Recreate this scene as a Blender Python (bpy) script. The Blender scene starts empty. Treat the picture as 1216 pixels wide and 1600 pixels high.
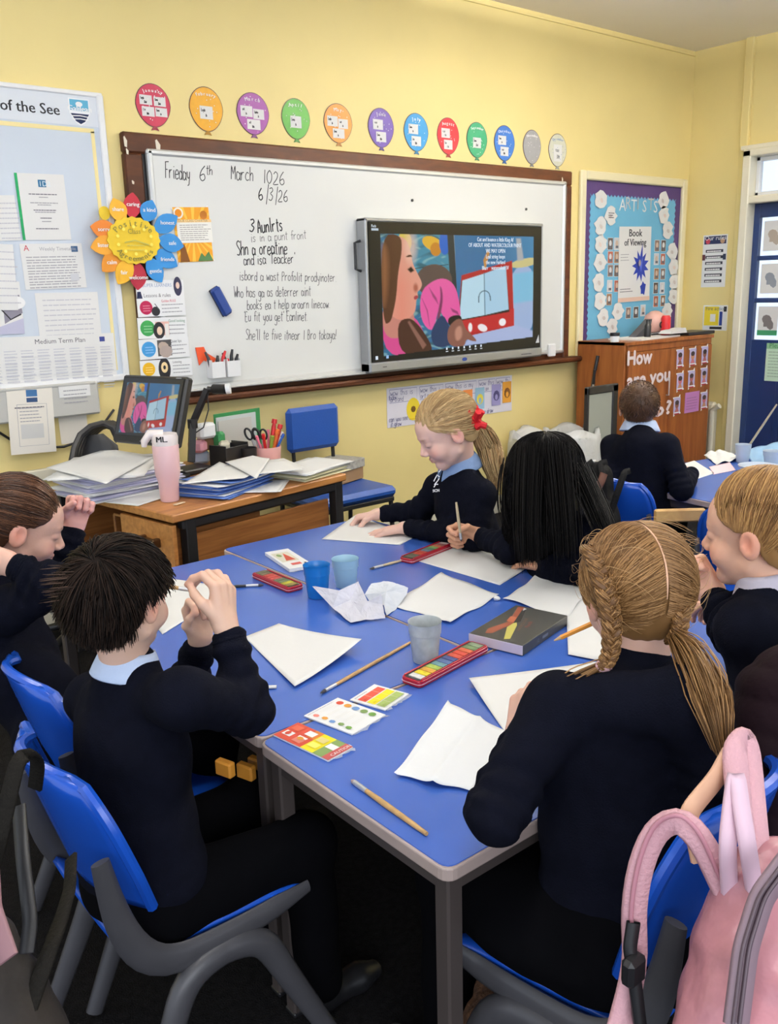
import bpy, math, random
import numpy as np
from mathutils import Vector, Matrix
R_ = math.radians
rng = np.random.RandomState(7)
S = bpy.context.scene
COL = S.collection

# ---------------------------------------------------------------- camera
FPX = 1400.0
CZ = 1.51
CM = np.array([[0.7704078146762473, -0.6369612549696299, -0.027425512817141208],
               [-0.17475539863060824, -0.169607002976466, -0.9698938164514702],
               [0.6131332234802044, 0.7520065320253908, -0.24197897854135708]])
cd = bpy.data.cameras.new('camera')
cam = bpy.data.objects.new('camera', cd)
COL.objects.link(cam)
cd.sensor_fit = 'VERTICAL'; cd.sensor_height = 36.0; cd.lens = 36.0 * FPX / 1600.0
cd.clip_start = 0.02
m4 = Matrix.Identity(4)
for i in range(3):
    m4[i][0] = CM[0][i]; m4[i][1] = -CM[1][i]; m4[i][2] = -CM[2][i]
m4[2][3] = CZ
cam.matrix_world = m4
S.camera = cam

# ---------------------------------------------------------------- light and exposure
S.view_settings.view_transform = 'Standard'
S.view_settings.look = 'None'
S.view_settings.gamma = 1.0
S.view_settings.use_curve_mapping = False
S.view_settings.exposure = -0.10
w = bpy.data.worlds.new('overcast_sky'); S.world = w
w.use_nodes = True
bg = w.node_tree.nodes['Background']
bg.inputs[0].default_value = (0.80, 0.88, 1.0, 1)
bg.inputs[1].default_value = 1.45
def area(name, loc, rot, sx, sy, power, col):
    l = bpy.data.lights.new(name, 'AREA'); l.shape = 'RECTANGLE'; l.size = sx; l.size_y = sy
    l.energy = power; l.color = col
    o = bpy.data.objects.new(name, l); COL.objects.link(o); o.location = loc
    o.rotation_euler = [R_(a) for a in rot]
    return o
for k, (lx, ly) in enumerate(((0.6, 0.4), (3.4, 0.4), (0.6, 2.3), (4.02, 2.62), (5.6, 1.2))):
    area('ceiling_lamp_light', (lx, ly, 2.96), (0, 0, 0), 1.3, 0.28, 10, (0.95, 0.98, 1.0))
    area('ceiling_fill_light', (lx, ly, 3.035), (180, 0, 0), 1.3, 0.2, 200 if lx > 3.9 else 40, (0.98, 0.96, 0.94))  # upward fill added above each fitting to brighten the ceiling
area('daylight_from_windows', (-1.2, -2.4, 1.9), (82, 0, -28), 4.2, 1.8, 92, (0.92, 0.95, 1.0))

# ---------------------------------------------------------------- back projection from the photograph to real surfaces
def ray(x, y):
    return CM.T @ np.array([(x - 608) / FPX, (y - 800) / FPX, 1.0])
def atd(x, y, d):
    return CM.T @ np.array([(x - 608) / FPX * d, (y - 800) / FPX * d, d]) + np.array([0, 0, CZ])
def atz(x, y, z):
    r = ray(x, y); return r * ((z - CZ) / r[2]) + np.array([0, 0, CZ])
def aty(x, y, yy):
    r = ray(x, y); return r * (yy / r[1]) + np.array([0, 0, CZ])
def atx(x, y, xx):
    r = ray(x, y); return r * (xx / r[0]) + np.array([0, 0, CZ])
WY = 4.15      # plane of the whiteboard wall
RX = 6.456     # plane of the door wall
TZ = 0.64      # table height

# ---------------------------------------------------------------- materials
MATS = {}
def mat(name, col, rough=0.6, metal=0.0, noise=0.0, nscale=8.0, bump=0.0, bscale=60.0, spec=0.5, emit=0.0,
        trans=0.0, coat=0.0, wood=None, attr=False, sss=0.0, sheen=0.0, alpha=1.0):
    if name in MATS: return MATS[name]
    m = bpy.data.materials.new(name); m.use_nodes = True
    nt = m.node_tree; N = nt.nodes; L = nt.links
    b = N['Principled BSDF']
    b.inputs['Base Color'].default_value = (*col, 1)
    b.inputs['Roughness'].default_value = rough
    b.inputs['Metallic'].default_value = metal
    b.inputs['Specular IOR Level'].default_value = spec
    b.inputs['Coat Weight'].default_value = coat
    b.inputs['Transmission Weight'].default_value = trans
    b.inputs['Subsurface Weight'].default_value = sss
    b.inputs['Alpha'].default_value = alpha
    if sss: b.inputs['Subsurface Radius'].default_value = (0.012, 0.005, 0.003); b.inputs['Subsurface Scale'].default_value = 0.6
    if sheen: b.inputs['Sheen Weight'].default_value = sheen
    tc = N.new('ShaderNodeTexCoord')
    src = None
    if attr:
        a = N.new('ShaderNodeVertexColor'); a.layer_name = 'Col'; src = a.outputs['Color']
    if wood:
        mp = N.new('ShaderNodeMapping'); mp.inputs['Scale'].default_value = wood[0]
        L.new(tc.outputs['Object'], mp.inputs[0])
        nz = N.new('ShaderNodeTexNoise'); nz.inputs['Scale'].default_value = 3.0; nz.inputs['Detail'].default_value = 6
        nz.inputs['Distortion'].default_value = 0.6
        L.new(mp.outputs[0], nz.inputs[0])
        cr = N.new('ShaderNodeValToRGB'); cr.color_ramp.elements[0].position = 0.32; cr.color_ramp.elements[1].position = 0.68
        cr.color_ramp.elements[0].color = (*wood[1], 1); cr.color_ramp.elements[1].color = (*col, 1)
        L.new(nz.outputs[0], cr.inputs[0]); src = cr.outputs[0]
    if noise:
        nz = N.new('ShaderNodeTexNoise'); nz.inputs['Scale'].default_value = nscale; nz.inputs['Detail'].default_value = 4
        L.new(tc.outputs['Object'], nz.inputs[0])
        hs = N.new('ShaderNodeMixRGB'); hs.blend_type = 'MULTIPLY'; hs.inputs[0].default_value = 1.0
        cr = N.new('ShaderNodeValToRGB')
        cr.color_ramp.elements[0].position = 0.3; cr.color_ramp.elements[1].position = 0.7
        cr.color_ramp.elements[0].color = (1 - noise,) * 3 + (1,); cr.color_ramp.elements[1].color = (1, 1, 1, 1)
        L.new(nz.outputs[0], cr.inputs[0]); L.new(cr.outputs[0], hs.inputs[2])
        if src is not None: L.new(src, hs.inputs[1])
        else: hs.inputs[1].default_value = (*col, 1)
        src = hs.outputs[0]
    if src is not None: L.new(src, b.inputs['Base Color'])
    if bump:
        nb = N.new('ShaderNodeTexNoise'); nb.inputs['Scale'].default_value = bscale; nb.inputs['Detail'].default_value = 3
        L.new(tc.outputs['Object'], nb.inputs[0])
        bp = N.new('ShaderNodeBump'); bp.inputs['Strength'].default_value = bump; bp.inputs['Distance'].default_value = 0.01
        L.new(nb.outputs[0], bp.inputs['Height']); L.new(bp.outputs[0], b.inputs['Normal'])
    if emit:
        if src is not None: L.new(src, b.inputs['Emission Color'])
        else: b.inputs['Emission Color'].default_value = (*col, 1)
        b.inputs['Emission Strength'].default_value = emit
        b.inputs['Base Color'].default_value = (0, 0, 0, 1)
        if src is not None:
            for l in list(b.inputs['Base Color'].links): L.remove(l)
    MATS[name] = m
    return m
def srgb(r, g=None, b=None):
    if g is None: r, g, b = [int(r[i:i + 2], 16) for i in (0, 2, 4)]
    return tuple((v / 255 / 12.92) if v / 255 <= 0.04045 else ((v / 255 + 0.055) / 1.055) ** 2.4 for v in (r, g, b))
INK = mat('print_ink', (1, 1, 1), 0.6, attr=True, spec=0.3)
INKG = mat('print_ink_glow', (1, 1, 1), 0.4, attr=True, emit=1.0)
YELLOW = mat('yellow_wall_paint', (0.83, 0.69, 0.30), 0.6, noise=0.06, nscale=2.0, bump=0.04, bscale=30)
PAPER = mat('white_paper', (0.76, 0.76, 0.75), 0.75, noise=0.02, nscale=5, bump=0.03, bscale=80)
WHITE = mat('white_plastic', (0.82, 0.83, 0.84), 0.35)
CREAM = mat('cream_gloss_paint', (0.83, 0.78, 0.62), 0.35)
BLACK = mat('black_plastic', (0.012, 0.012, 0.014), 0.4)
BLACKM = mat('black_metal', (0.02, 0.019, 0.02), 0.45, metal=0.3)
GREY = mat('grey_plastic', (0.065, 0.064, 0.072), 0.38, noise=0.1, nscale=20)
TRUNK = mat('grey_trunking', (0.50, 0.50, 0.47), 0.5)
SILVER = mat('silver_metal', (0.60, 0.61, 0.63), 0.35, metal=0.6)
BROWN = mat('dark_stained_wood', (0.085, 0.026, 0.008), 0.45, wood=((2, 8, 8), (0.045, 0.013, 0.005)), spec=0.25)
OAK = mat('desk_wood', (0.56, 0.25, 0.07), 0.38, wood=((1, 14, 14), (0.36, 0.14, 0.035)))
OAKX = mat('desk_wood_panel', (0.36, 0.145, 0.04), 0.42, wood=((1.2, 6, 22), (0.21, 0.075, 0.018)))
TEAK = mat('cabinet_wood', (0.34, 0.115, 0.03), 0.4, wood=((9, 9, 1.0), (0.22, 0.065, 0.016)), spec=.3)
BLUET = mat('blue_laminate', (0.045, 0.125, 0.50), 0.2, noise=0.05, nscale=3, bump=0.015, bscale=200, spec=0.55)
EDGE = mat('taupe_table_edge', (0.42, 0.33, 0.30), 0.45, noise=0.15, nscale=12)
LEGM = mat('brown_grey_table_leg', (0.075, 0.060, 0.056), 0.45, metal=0.2)
BLUEC = mat('blue_polypropylene', (0.010, 0.085, 0.52), 0.22, spec=0.6, bump=0.02, bscale=180)
BLUEF = mat('blue_vinyl', (0.012, 0.07, 0.33), 0.4, bump=0.1, bscale=150)
NAVY = mat('navy_sweatshirt', (0.0045, 0.0052, 0.0115), 0.95, noise=0.25, nscale=40, bump=0.2, bscale=350, spec=0.08)
NAVYR = mat('navy_ribbing', (0.004, 0.0046, 0.010), 0.95, bump=0.4, bscale=220, spec=0.08)
DARKT = mat('black_trousers', (0.0025, 0.0025, 0.0035), 0.95, noise=0.2, nscale=20, spec=0.05)
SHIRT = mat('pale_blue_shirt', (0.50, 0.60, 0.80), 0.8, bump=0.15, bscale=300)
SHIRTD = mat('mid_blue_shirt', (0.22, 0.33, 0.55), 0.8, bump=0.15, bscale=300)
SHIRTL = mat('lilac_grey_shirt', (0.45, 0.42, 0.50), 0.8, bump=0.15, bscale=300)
RED = mat('red_tin', (0.42, 0.012, 0.03), 0.25, spec=0.6)

# ---------------------------------------------------------------- object helpers
def tag(o, label=None, cat=None, group=None, kind=None):
    if label: o['label'] = label
    if cat: o['category'] = cat
    if group: o['group'] = group
    if kind: o['kind'] = kind
    return o
def empty(name, loc=(0, 0, 0), rz=0.0, label=None, cat=None, group=None):
    o = bpy.data.objects.new(name, None); COL.objects.link(o)
    o.location = [float(v) for v in loc]; o.rotation_euler = (0, 0, rz); o.empty_display_size = 0.05
    return tag(o, label, cat, group)
def root_of(o):
    while o.parent: o = o.parent
    return o
def finish(name, me, m, parent=None, world=True, smooth=False):
    """link a mesh; world=True means its coordinates are world ones"""
    if m is not None:
        for x in (m if isinstance(m, (list, tuple)) else [m]): me.materials.append(x)
    o = bpy.data.objects.new(name, me); COL.objects.link(o)
    if smooth: me.shade_smooth()
    if parent is not None:
        o.parent = parent
        if world:
            bpy_off = Vector((0, 0, 0)); p = parent
            M = Matrix.Identity(4)
            while p:
                M = p.matrix_basis @ M; p = p.parent
            me.transform(M.inverted())
    elif world and len(me.vertices):
        n = len(me.vertices); a = np.empty(n * 3, np.float32); me.vertices.foreach_get('co', a); a = a.reshape(-1, 3)
        c = (a.max(0) + a.min(0)) / 2; c[2] = a[:, 2].min()
        me.transform(Matrix.Translation([-float(v) for v in c])); o.location = [float(v) for v in c]
    return o
def quads(name, V, F, m=None, parent=None, smooth=True, cols=None, world=True, mark=None):
    me = bpy.data.meshes.new(name)
    V = np.asarray(V, np.float32); F = np.asarray(F, np.int32)
    me.vertices.add(len(V)); me.vertices.foreach_set('co', V.ravel())
    k = F.shape[1]
    me.loops.add(F.size); me.loops.foreach_set('vertex_index', F.ravel())
    me.polygons.add(len(F)); me.polygons.foreach_set('loop_start', np.arange(0, F.size, k, dtype=np.int32))
    me.polygons.foreach_set('loop_total', np.full(len(F), k, np.int32))
    me.update(calc_edges=True)
    if cols is not None:
        a = me.color_attributes.new('Col', 'FLOAT_COLOR', 'POINT')
        c = np.ones((len(V), 4), np.float32); c[:, :3] = cols; a.data.foreach_set('color', c.ravel())
    return finish(name, me, m, parent, world, smooth)
class MB:
    """collects boxes, prisms, tubes and lathes; build() links them as one mesh"""
    def __init__(s): s.v = []; s.f = []; s.mi = []
    def add(s, V, F, mi=0):
        b = len(s.v); s.v += [tuple(float(c) for c in p) for p in V]
        s.f += [tuple(b + i for i in f) for f in F]; s.mi += [mi] * len(F); return s
    def box(s, c, d, rz=0.0, mi=0, bev=None, M=None):
        x, y, z = [q / 2 for q in d]
        b = min(x, y, z) * 0.35 if bev is None else min(bev, min(x, y, z) * 0.9)
        V = []; ids = {}
        for sx in (-1, 1):
            for sy in (-1, 1):
                for sz in (-1, 1):
                    for ax, p in (('x', (sx * x, sy * (y - b), sz * (z - b))), ('y', (sx * (x - b), sy * y, sz * (z - b))), ('z', (sx * (x - b), sy * (y - b), sz * z))):
                        ids[(sx, sy, sz, ax)] = len(V); V.append(p)
        F = []
        for q in (-1, 1):
            F.append([ids[(q, a, c2, 'x')] for a, c2 in ((-1, -1), (1, -1), (1, 1), (-1, 1))][::q])
            F.append([ids[(a, q, c2, 'y')] for a, c2 in ((-1, -1), (1, -1), (1, 1), (-1, 1))][::-q])
            F.append([ids[(a, c2, q, 'z')] for a, c2 in ((-1, -1), (1, -1), (1, 1), (-1, 1))][::q])
        for a in (-1, 1):
            for c2 in (-1, 1):
                F.append([ids[(a, c2, -1, 'x')], ids[(a, c2, -1, 'y')], ids[(a, c2, 1, 'y')], ids[(a, c2, 1, 'x')]][::-a * c2])
                F.append([ids[(a, -1, c2, 'x')], ids[(a, 1, c2, 'x')], ids[(a, 1, c2, 'z')], ids[(a, -1, c2, 'z')]][::-a * c2])
                F.append([ids[(-1, a, c2, 'y')], ids[(-1, a, c2, 'z')], ids[(1, a, c2, 'z')], ids[(1, a, c2, 'y')]][::-a * c2])
                for d2 in (-1, 1):
                    F.append([ids[(a, c2, d2, 'x')], ids[(a, c2, d2, 'y')], ids[(a, c2, d2, 'z')]][::a * c2 * d2])
        if M is None:
            cr, sr = math.cos(rz), math.sin(rz)
            V = [(c[0] + p[0] * cr - p[1] * sr, c[1] + p[0] * sr + p[1] * cr, c[2] + p[2]) for p in V]
        else:
            V = [tuple(Vector(c) + M @ Vector(p)) for p in V]
        return s.add(V, F, mi)
    def tube(s, pts, r, n=10, mi=0, flat=None, caps=True, up=(0, 0, 1)):
        P = [np.array(p, float) for p in pts]
        rs = r if isinstance(r, (list, tuple, np.ndarray)) else [r] * len(P)
        V = []; pu = None
        for i, p in enumerate(P):
            t = P[min(i + 1, len(P) - 1)] - P[max(i - 1, 0)]; t = t / (np.linalg.norm(t) + 1e-9)
            if pu is None:
                u = np.array(up, float); u = u - t * (u @ t)
                if np.linalg.norm(u) < 1e-3: u = np.array([1, 0, 0.]) - t * t[0]
            else: u = pu - t * (pu @ t)
            u /= np.linalg.norm(u); pu = u; v2 = np.cross(t, u)
            fa = flat or 1.0
            for k in range(n):
                a = 2 * math.pi * k / n
                V.append(p + u * math.cos(a) * rs[i] * fa + v2 * math.sin(a) * rs[i])
        F = []
        for i in range(len(P) - 1):
            for k in range(n):
                F.append((i * n + k, i * n + (k + 1) % n, (i + 1) * n + (k + 1) % n, (i + 1) * n + k))
        if caps:
            F.append(tuple(range(n))[::-1]); F.append(tuple((len(P) - 1) * n + k for k in range(n)))
        return s.add(V, F, mi)
    def lathe(s, prof, c=(0, 0, 0), n=28, mi=0, sx=1, sy=1):
        V = []; F = []
        for r, z in prof:
            for k in range(n):
                a = 2 * math.pi * k / n; V.append((c[0] + r * sx * math.cos(a), c[1] + r * sy * math.sin(a), c[2] + z))
        for i in range(len(prof) - 1):
            for k in range(n): F.append((i * n + k, i * n + (k + 1) % n, (i + 1) * n + (k + 1) % n, (i + 1) * n + k))
        F.append(tuple(range(n))[::-1]); F.append(tuple((len(prof) - 1) * n + k for k in range(n)))
        return s.add(V, F, mi)
    def prism(s, pts, z0, z1, frame=None, mi=0):
        """polygon extruded; frame=(O,U,V,N) places it"""
        n = len(pts)
        if frame is None:
            V = [(x, y, z0) for x, y in pts] + [(x, y, z1) for x, y in pts]
        else:
            O, U, W, Nn = [np.array(q, float) for q in frame]
            V = [O + U * x + W * y + Nn * z0 for x, y in pts] + [O + U * x + W * y + Nn * z1 for x, y in pts]
        F = [tuple(range(n))[::-1], tuple(range(n, 2 * n))] + [(i, (i + 1) % n, n + (i + 1) % n, n + i) for i in range(n)]
        return s.add(V, F, mi)
    def build(s, name, m, parent=None, smooth=False, world=True, bevel=0.0):
        me = bpy.data.meshes.new(name); me.from_pydata(s.v, [], s.f)
        if any(s.mi): me.polygons.foreach_set('material_index', s.mi)
        me.update()
        o = finish(name, me, m, parent, world, smooth)
        if smooth:
            me.shade_smooth()
            try: me.set_sharp_from_angle(angle=R_(40))
            except Exception: pass
        if bevel:
            b = o.modifiers.new('bevel', 'BEVEL'); b.width = bevel; b.segments = 2; b.limit_method = 'ANGLE'
        return o

# ---------------------------------------------------------------- flat print (lettering, pictures) as thin coloured mesh
_TXT = {}
def text_mesh(t):
    if t in _TXT: return _TXT[t]
    cu = bpy.data.curves.new('t', 'FONT'); cu.body = t; cu.size = 1.0; cu.resolution_u = 2; cu.fill_mode = 'FRONT'
    ob = bpy.data.objects.new('t', cu)
    me = ob.to_mesh()
    V = [(v.co.x, v.co.y) for v in me.vertices]; F = [tuple(p.vertices) for p in me.polygons]
    ob.to_mesh_clear(); bpy.data.objects.remove(ob); bpy.data.curves.remove(cu)
    _TXT[t] = (V, F); return _TXT[t]
HF = {  # one-stroke handwriting, on a 4 x 7 grid (0 = base line)
 'a': ['3.4 2.8 1 4 .2 2.5 .4 .6 1.6 0 3 1.2 3.3 3.6', '3.3 3.6 3.2 .8 4 0'], 'b': ['.4 7 .4 0', '.4 2.4 1.6 4 3.2 3.2 3.2 .8 1.6 0 .4 1'],
 'c': ['3.2 3.4 1.8 4 .4 2.6 .4 1 1.8 0 3.4 .6'], 'd': ['3.2 2.8 1.4 4 .2 2.2 .8 .2 2.4 .2 3.2 1.6', '3.3 7 3.2 .6 3.8 0'],
 'e': ['.4 2 3.2 2.3 2.8 3.8 1.4 4 .3 2.4 .6 .4 2 0 3.4 .7'], 'f': ['3.2 6.6 2.2 7 1.4 6 1.4 0', '.2 3.8 2.8 3.9'],
 'g': ['3.2 3.4 1.4 4 .2 2.4 1 .6 2.6 .8 3.2 2', '3.3 4 3 -2 1.4 -2.8 .2 -2'], 'h': ['.4 7 .4 0', '.4 2.4 1.8 4 3 3.2 3 0'],
 'i': ['1 4 1 .4 1.6 0', '1 5.4 1.1 5.8'], 'j': ['1.8 4 1.6 -2 .4 -2.6', '1.8 5.4 1.9 5.8'], 'k': ['.4 7 .4 0', '3 4 .5 1.8 3.2 0'],
 'l': ['1 7 1 .6 1.8 0'], 'm': ['.2 4 .3 0', '.3 2.6 1.2 4 2 3.2 2 0', '2 2.6 3 4 3.8 3.2 3.8 0'], 'n': ['.4 4 .4 0', '.4 2.4 1.8 4 3 3.2 3.1 0'],
 'o': ['1.8 4 .4 3 .3 1 1.6 0 3 .8 3.2 2.8 1.8 4'], 'p': ['.4 4 .4 -2.8', '.4 2.8 1.8 4 3.2 2.8 2.8 .6 1.4 0 .4 1'],
 'q': ['3.2 3.4 1.4 4 .2 2.4 1 .4 2.6 .6 3.2 2', '3.3 4 3.2 -2.8'], 'r': ['.4 4 .5 0', '.5 2.4 1.6 3.8 3 3.8'], 's': ['3 3.5 1.6 4 .6 3 2.8 1.4 2 0 .3 .5'],
 't': ['1.4 6.4 1.4 .6 2.4 0', '.2 4.4 2.8 4.5'], 'u': ['.4 4 .5 .8 1.6 0 3 1', '3.1 4 3.1 0'], 'v': ['.3 4 1.6 0 3.1 4'], 'w': ['.2 4 1 0 2 3 3 0 3.9 4'],
 'x': ['.3 4 3.2 0', '3.2 4 .3 0'], 'y': ['.4 4 .8 1.4 2 .8 3 1.6', '3.2 4 2.6 -2 .8 -2.8'], 'z': ['.3 4 3.2 4 .3 0 3.4 0'],
 'A': ['.2 0 1.8 7 3.6 0', '.8 2.6 3.2 2.6'], 'F': ['.6 7 .5 0', '.2 7 3.8 7.2', '.5 3.8 2.6 3.8'], 'M': ['.2 0 .6 6.6 2.1 2.6 3.8 6.6 4 0'],
 'S': ['3.4 6.2 1.8 7 .4 5.6 1.8 3.8 3.4 2.2 2.4 .2 .4 .6'], 'T': ['1.9 7 1.8 0', '0 6.9 3.8 7'], 'W': ['.1 7 1 0 2 4 3 0 3.9 7'], 'P': ['.5 0 .5 7', '.5 7 2.8 6.8 3 4.6 .6 3.4'],
 'E': ['3.4 7 .5 7 .5 0 3.4 0', '.5 3.6 2.6 3.6'], 'B': ['.5 0 .5 7 2.6 6.6 2.4 4 .6 3.6 3 3 2.8 .4 .5 0'], 'I': ['1 7 1 0'], 'L': ['.5 7 .5 0 3 0'],
 '1': ['1.4 7 1.4 0'], '0': ['1.8 7 .4 5 .4 2 1.8 0 3.2 2 3.2 5 1.8 7'], '2': ['.4 5.6 1.6 7 3 5.6 2.4 3 .3 0 3.6 .2'],
 '3': ['.5 6.4 2.2 7 2.8 5.4 1.4 3.8 3 2.4 2 .1 .3 .6'], '6': ['2.6 7 .8 4.4 .4 1.4 1.8 0 3.2 1.2 2.4 3.2 .6 2.2'], '/': ['2.6 8.6 1.6 -2.6'],
 "'": ['1 7.2 .8 5.8'], '.': ['.6 0 .9 .2'], '!': ['1 7 .9 2', '.8 .3 .9 0'], '-': ['.4 2.6 2.6 2.8']}
HW = {'i': 2.2, 'l': 2.4, 'j': 2.6, '.': 1.6, "'": 1.6, '!': 2, '/': 3, 'I': 2, '1': 2.6, 'm': 4.8, 'w': 4.8, 'M': 4.9, 't': 3.2, 'f': 3.2}
class Canvas:
    def __init__(s): s.v = []; s.f = []; s.c = []; s.L = 1
    def poly(s, pts, col):
        b = len(s.v); z = s.L * 0.00012; s.L += 1
        s.v += [(x, y, z) for x, y in pts]; s.c += [col] * len(pts); s.f.append(tuple(range(b, b + len(pts)))); return s
    def rect(s, x, y, w_, h_, col): return s.poly([(x, y), (x, y + h_), (x + w_, y + h_), (x + w_, y)], col)
    def ell(s, cx, cy, rx, ry, col, n=20, ang=0):
        ca, sa = math.cos(ang), math.sin(ang)
        return s.poly([(cx + rx * math.cos(-a) * ca - ry * math.sin(-a) * sa, cy + rx * math.cos(-a) * sa + ry * math.sin(-a) * ca) for a in [2 * math.pi * i / n for i in range(n)]], col)
    def stroke(s, pts, wd, col, same=False):
        b = len(s.v); z = s.L * 0.00012
        if not same: s.L += 1
        P = [np.array(p, float) for p in pts]
        for i, p in enumerate(P):
            t = P[min(i + 1, len(P) - 1)] - P[max(i - 1, 0)]; t /= (np.linalg.norm(t) + 1e-9); nn = np.array([-t[1], t[0]]) * wd / 2
            s.v += [(p[0] + nn[0], p[1] + nn[1], z), (p[0] - nn[0], p[1] - nn[1], z)]; s.c += [col] * 2
        for i in range(len(P) - 1):
            s.f.append((b + 2 * i, b + 2 * i + 2, b + 2 * i + 3, b + 2 * i + 1)[::1])
        return s
    def hand(s, t, x, y, h, col, wd=None, ang=0.0, sx=1.0, jit=0.12):
        """handwriting, y = base line (down positive), h = capital height"""
        wd = wd or h * 0.09; k = h / 7.0; cx = 0.0
        ca, sa = math.cos(ang), math.sin(ang)
        for ch in t:
            if ch in HF:
                jy = (random.random() - .5) * jit * 4; js = 1 + (random.random() - .5) * jit
                for st in HF[ch]:
                    a = [float(q) for q in st.split()]; P = [np.array([a[i], a[i + 1]]) for i in range(0, len(a), 2)]
                    Q = []
                    for i in range(len(P) - 1):
                        p0 = P[max(i - 1, 0)]; p1 = P[i]; p2 = P[i + 1]; p3 = P[min(i + 2, len(P) - 1)]
                        for u in ((0, .33, .66) if len(P) > 2 else (0,)):
                            Q.append(.5 * ((2 * p1) + (p2 - p0) * u + (2 * p0 - 5 * p1 + 4 * p2 - p3) * u * u + (3 * p1 - p0 - 3 * p2 + p3) * u ** 3) if len(P) > 2 else p1)
                    Q.append(P[-1])
                    pts = []
                    for q in Q:
                        X = (cx + q[0] * js + q[1] * .08) * k * sx; Yv = -(q[1] * js + jy) * k
                        pts.append((x + X * ca - Yv * sa, y + X * sa + Yv * ca))
                    s.stroke(pts, wd, col, same=True)
            cx += HW.get(ch, 4.1) if ch != ' ' else 3.4
        s.L += 1
        return s
    def text(s, t, x, y, size, col, align='l', ang=0.0, sx=1.0, bold=0.0):
        V, F = text_mesh(t)
        if not V: return s
        xs = [p[0] for p in V]; wd = max(xs)
        ox = 0 if align == 'l' else (-wd * size * sx / 2 if align == 'c' else -wd * size * sx)
        ca, sa = math.cos(ang), math.sin(ang)
        for dx in ((0,) if not bold else (0, bold, -bold)):
            b = len(s.v); z = s.L * 0.00012; s.L += 1
            for px, py in V:
                X = px * size * sx + ox + dx; Yv = -py * size
                s.v.append((x + X * ca - Yv * sa, y + X * sa + Yv * ca, z)); s.c.append(col)
            s.f += [tuple(b + i for i in f) for f in F]
        return s
    def lines(s, x, y, w_, n, dy, col, th=None, gaps=0.25):
        th = th or dy * 0.35
        for i in range(n):
            xx = x; end = x + w_ * (1 - gaps * random.random())
            while xx < end:
                l = min(end - xx, w_ * (.06 + .1 * random.random())); b = len(s.v); z = s.L * 0.00012
                s.v += [(xx, y + i * dy, z), (xx, y + i * dy + th, z), (xx + l, y + i * dy + th, z), (xx + l, y + i * dy, z)]; s.c += [col] * 4
                s.f.append((b, b + 1, b + 2, b + 3)); xx += l + w_ * .015
        s.L += 1
        return s
    def build(s, parent, fr, z0=0.0, m=None, name='print'):
        if not s.v: return None
        O, U, V_, N_ = [np.array(q, float) for q in fr]
        v = np.array(s.v)
        V = O + np.outer(v[:, 0], U) + np.outer(v[:, 1], V_) + np.outer(v[:, 2] + z0, N_)
        me = bpy.data.meshes.new(name); me.from_pydata(V.tolist(), [], s.f); me.update()
        a = me.color_attributes.new('Col', 'FLOAT_COLOR', 'POINT')
        c = np.ones((len(V), 4), np.float32); c[:, :3] = np.array(s.c); a.data.foreach_set('color', c.ravel())
        return finish(name, me, m or INK, parent)
BK = (0.02, 0.02, 0.025); GY = (0.35, 0.35, 0.38); WH = (0.85, 0.85, 0.85)
def sheet(name, fr, w_, h_, m=PAPER, th=0.0015, cv=None, label=None, cat=None, group=None, parent=None, rad=0, off=0.0):
    pts = [(0, 0), (0, h_), (w_, h_), (w_, 0)]
    if rad:
        pts = []
        for cx, cy, a0 in ((rad, rad, 270), (rad, h_ - rad, 180), (w_ - rad, h_ - rad, 90), (w_ - rad, rad, 0)):
            for k in range(5):
                a = R_(a0 - k * 22.5); pts.append((cx + rad * math.sin(a), cy - rad * math.cos(a)))
    o = MB().prism(pts, off, off + th, fr).build(name, m, parent)
    tag(o, label, cat, group)
    if cv is not None: cv.build(o, fr, off + th)
    return o
def wallframe(tl, tr, bl, plane=WY, flat=True):
    """rectangle on the whiteboard wall from three photo points -> frame, w, h"""
    a, b, c = aty(*tl, plane), aty(*tr, plane), aty(*bl, plane)
    U = b - a; w_ = np.linalg.norm(U); U /= w_
    V = c - a; h_ = np.linalg.norm(V); V /= h_
    V = V - U * (U @ V); V /= np.linalg.norm(V)
    return (a, U, V, np.array([0, -1., 0])), w_, h_
def rightframe(tl, tr, bl, plane=RX):
    a, b, c = atx(*tl, plane), atx(*tr, plane), atx(*bl, plane)
    U = np.array([0, -1., 0]); V = np.array([0, 0, -1.])
    return (a, U, V, np.array([-1., 0, 0])), abs(a[1] - b[1]), abs(a[2] - c[2])
# ================================================================ setting
def struct(o): o['kind'] = 'structure'; return o
CARPET = mat('dark_carpet', (0.014, 0.013, 0.014), 0.95, noise=0.5, nscale=60, bump=0.6, bscale=250, spec=0.1)
CEIL = mat('white_ceiling', (0.92, 0.87, 0.80), 0.8, noise=0.03, nscale=2)
struct(MB().box((1.7, 0.8, -0.05), (9.6, 6.8, 0.1), bev=0.001).build('floor', CARPET))
struct(MB().box((1.7, 0.8, 3.21), (9.6, 6.8, 0.1), bev=0.001).build('ceiling', CEIL))
struct(MB().box((1.75, WY + 0.06, 1.6), (9.5, 0.12, 3.2), bev=0.001).build('wall_back', YELLOW))
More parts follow.
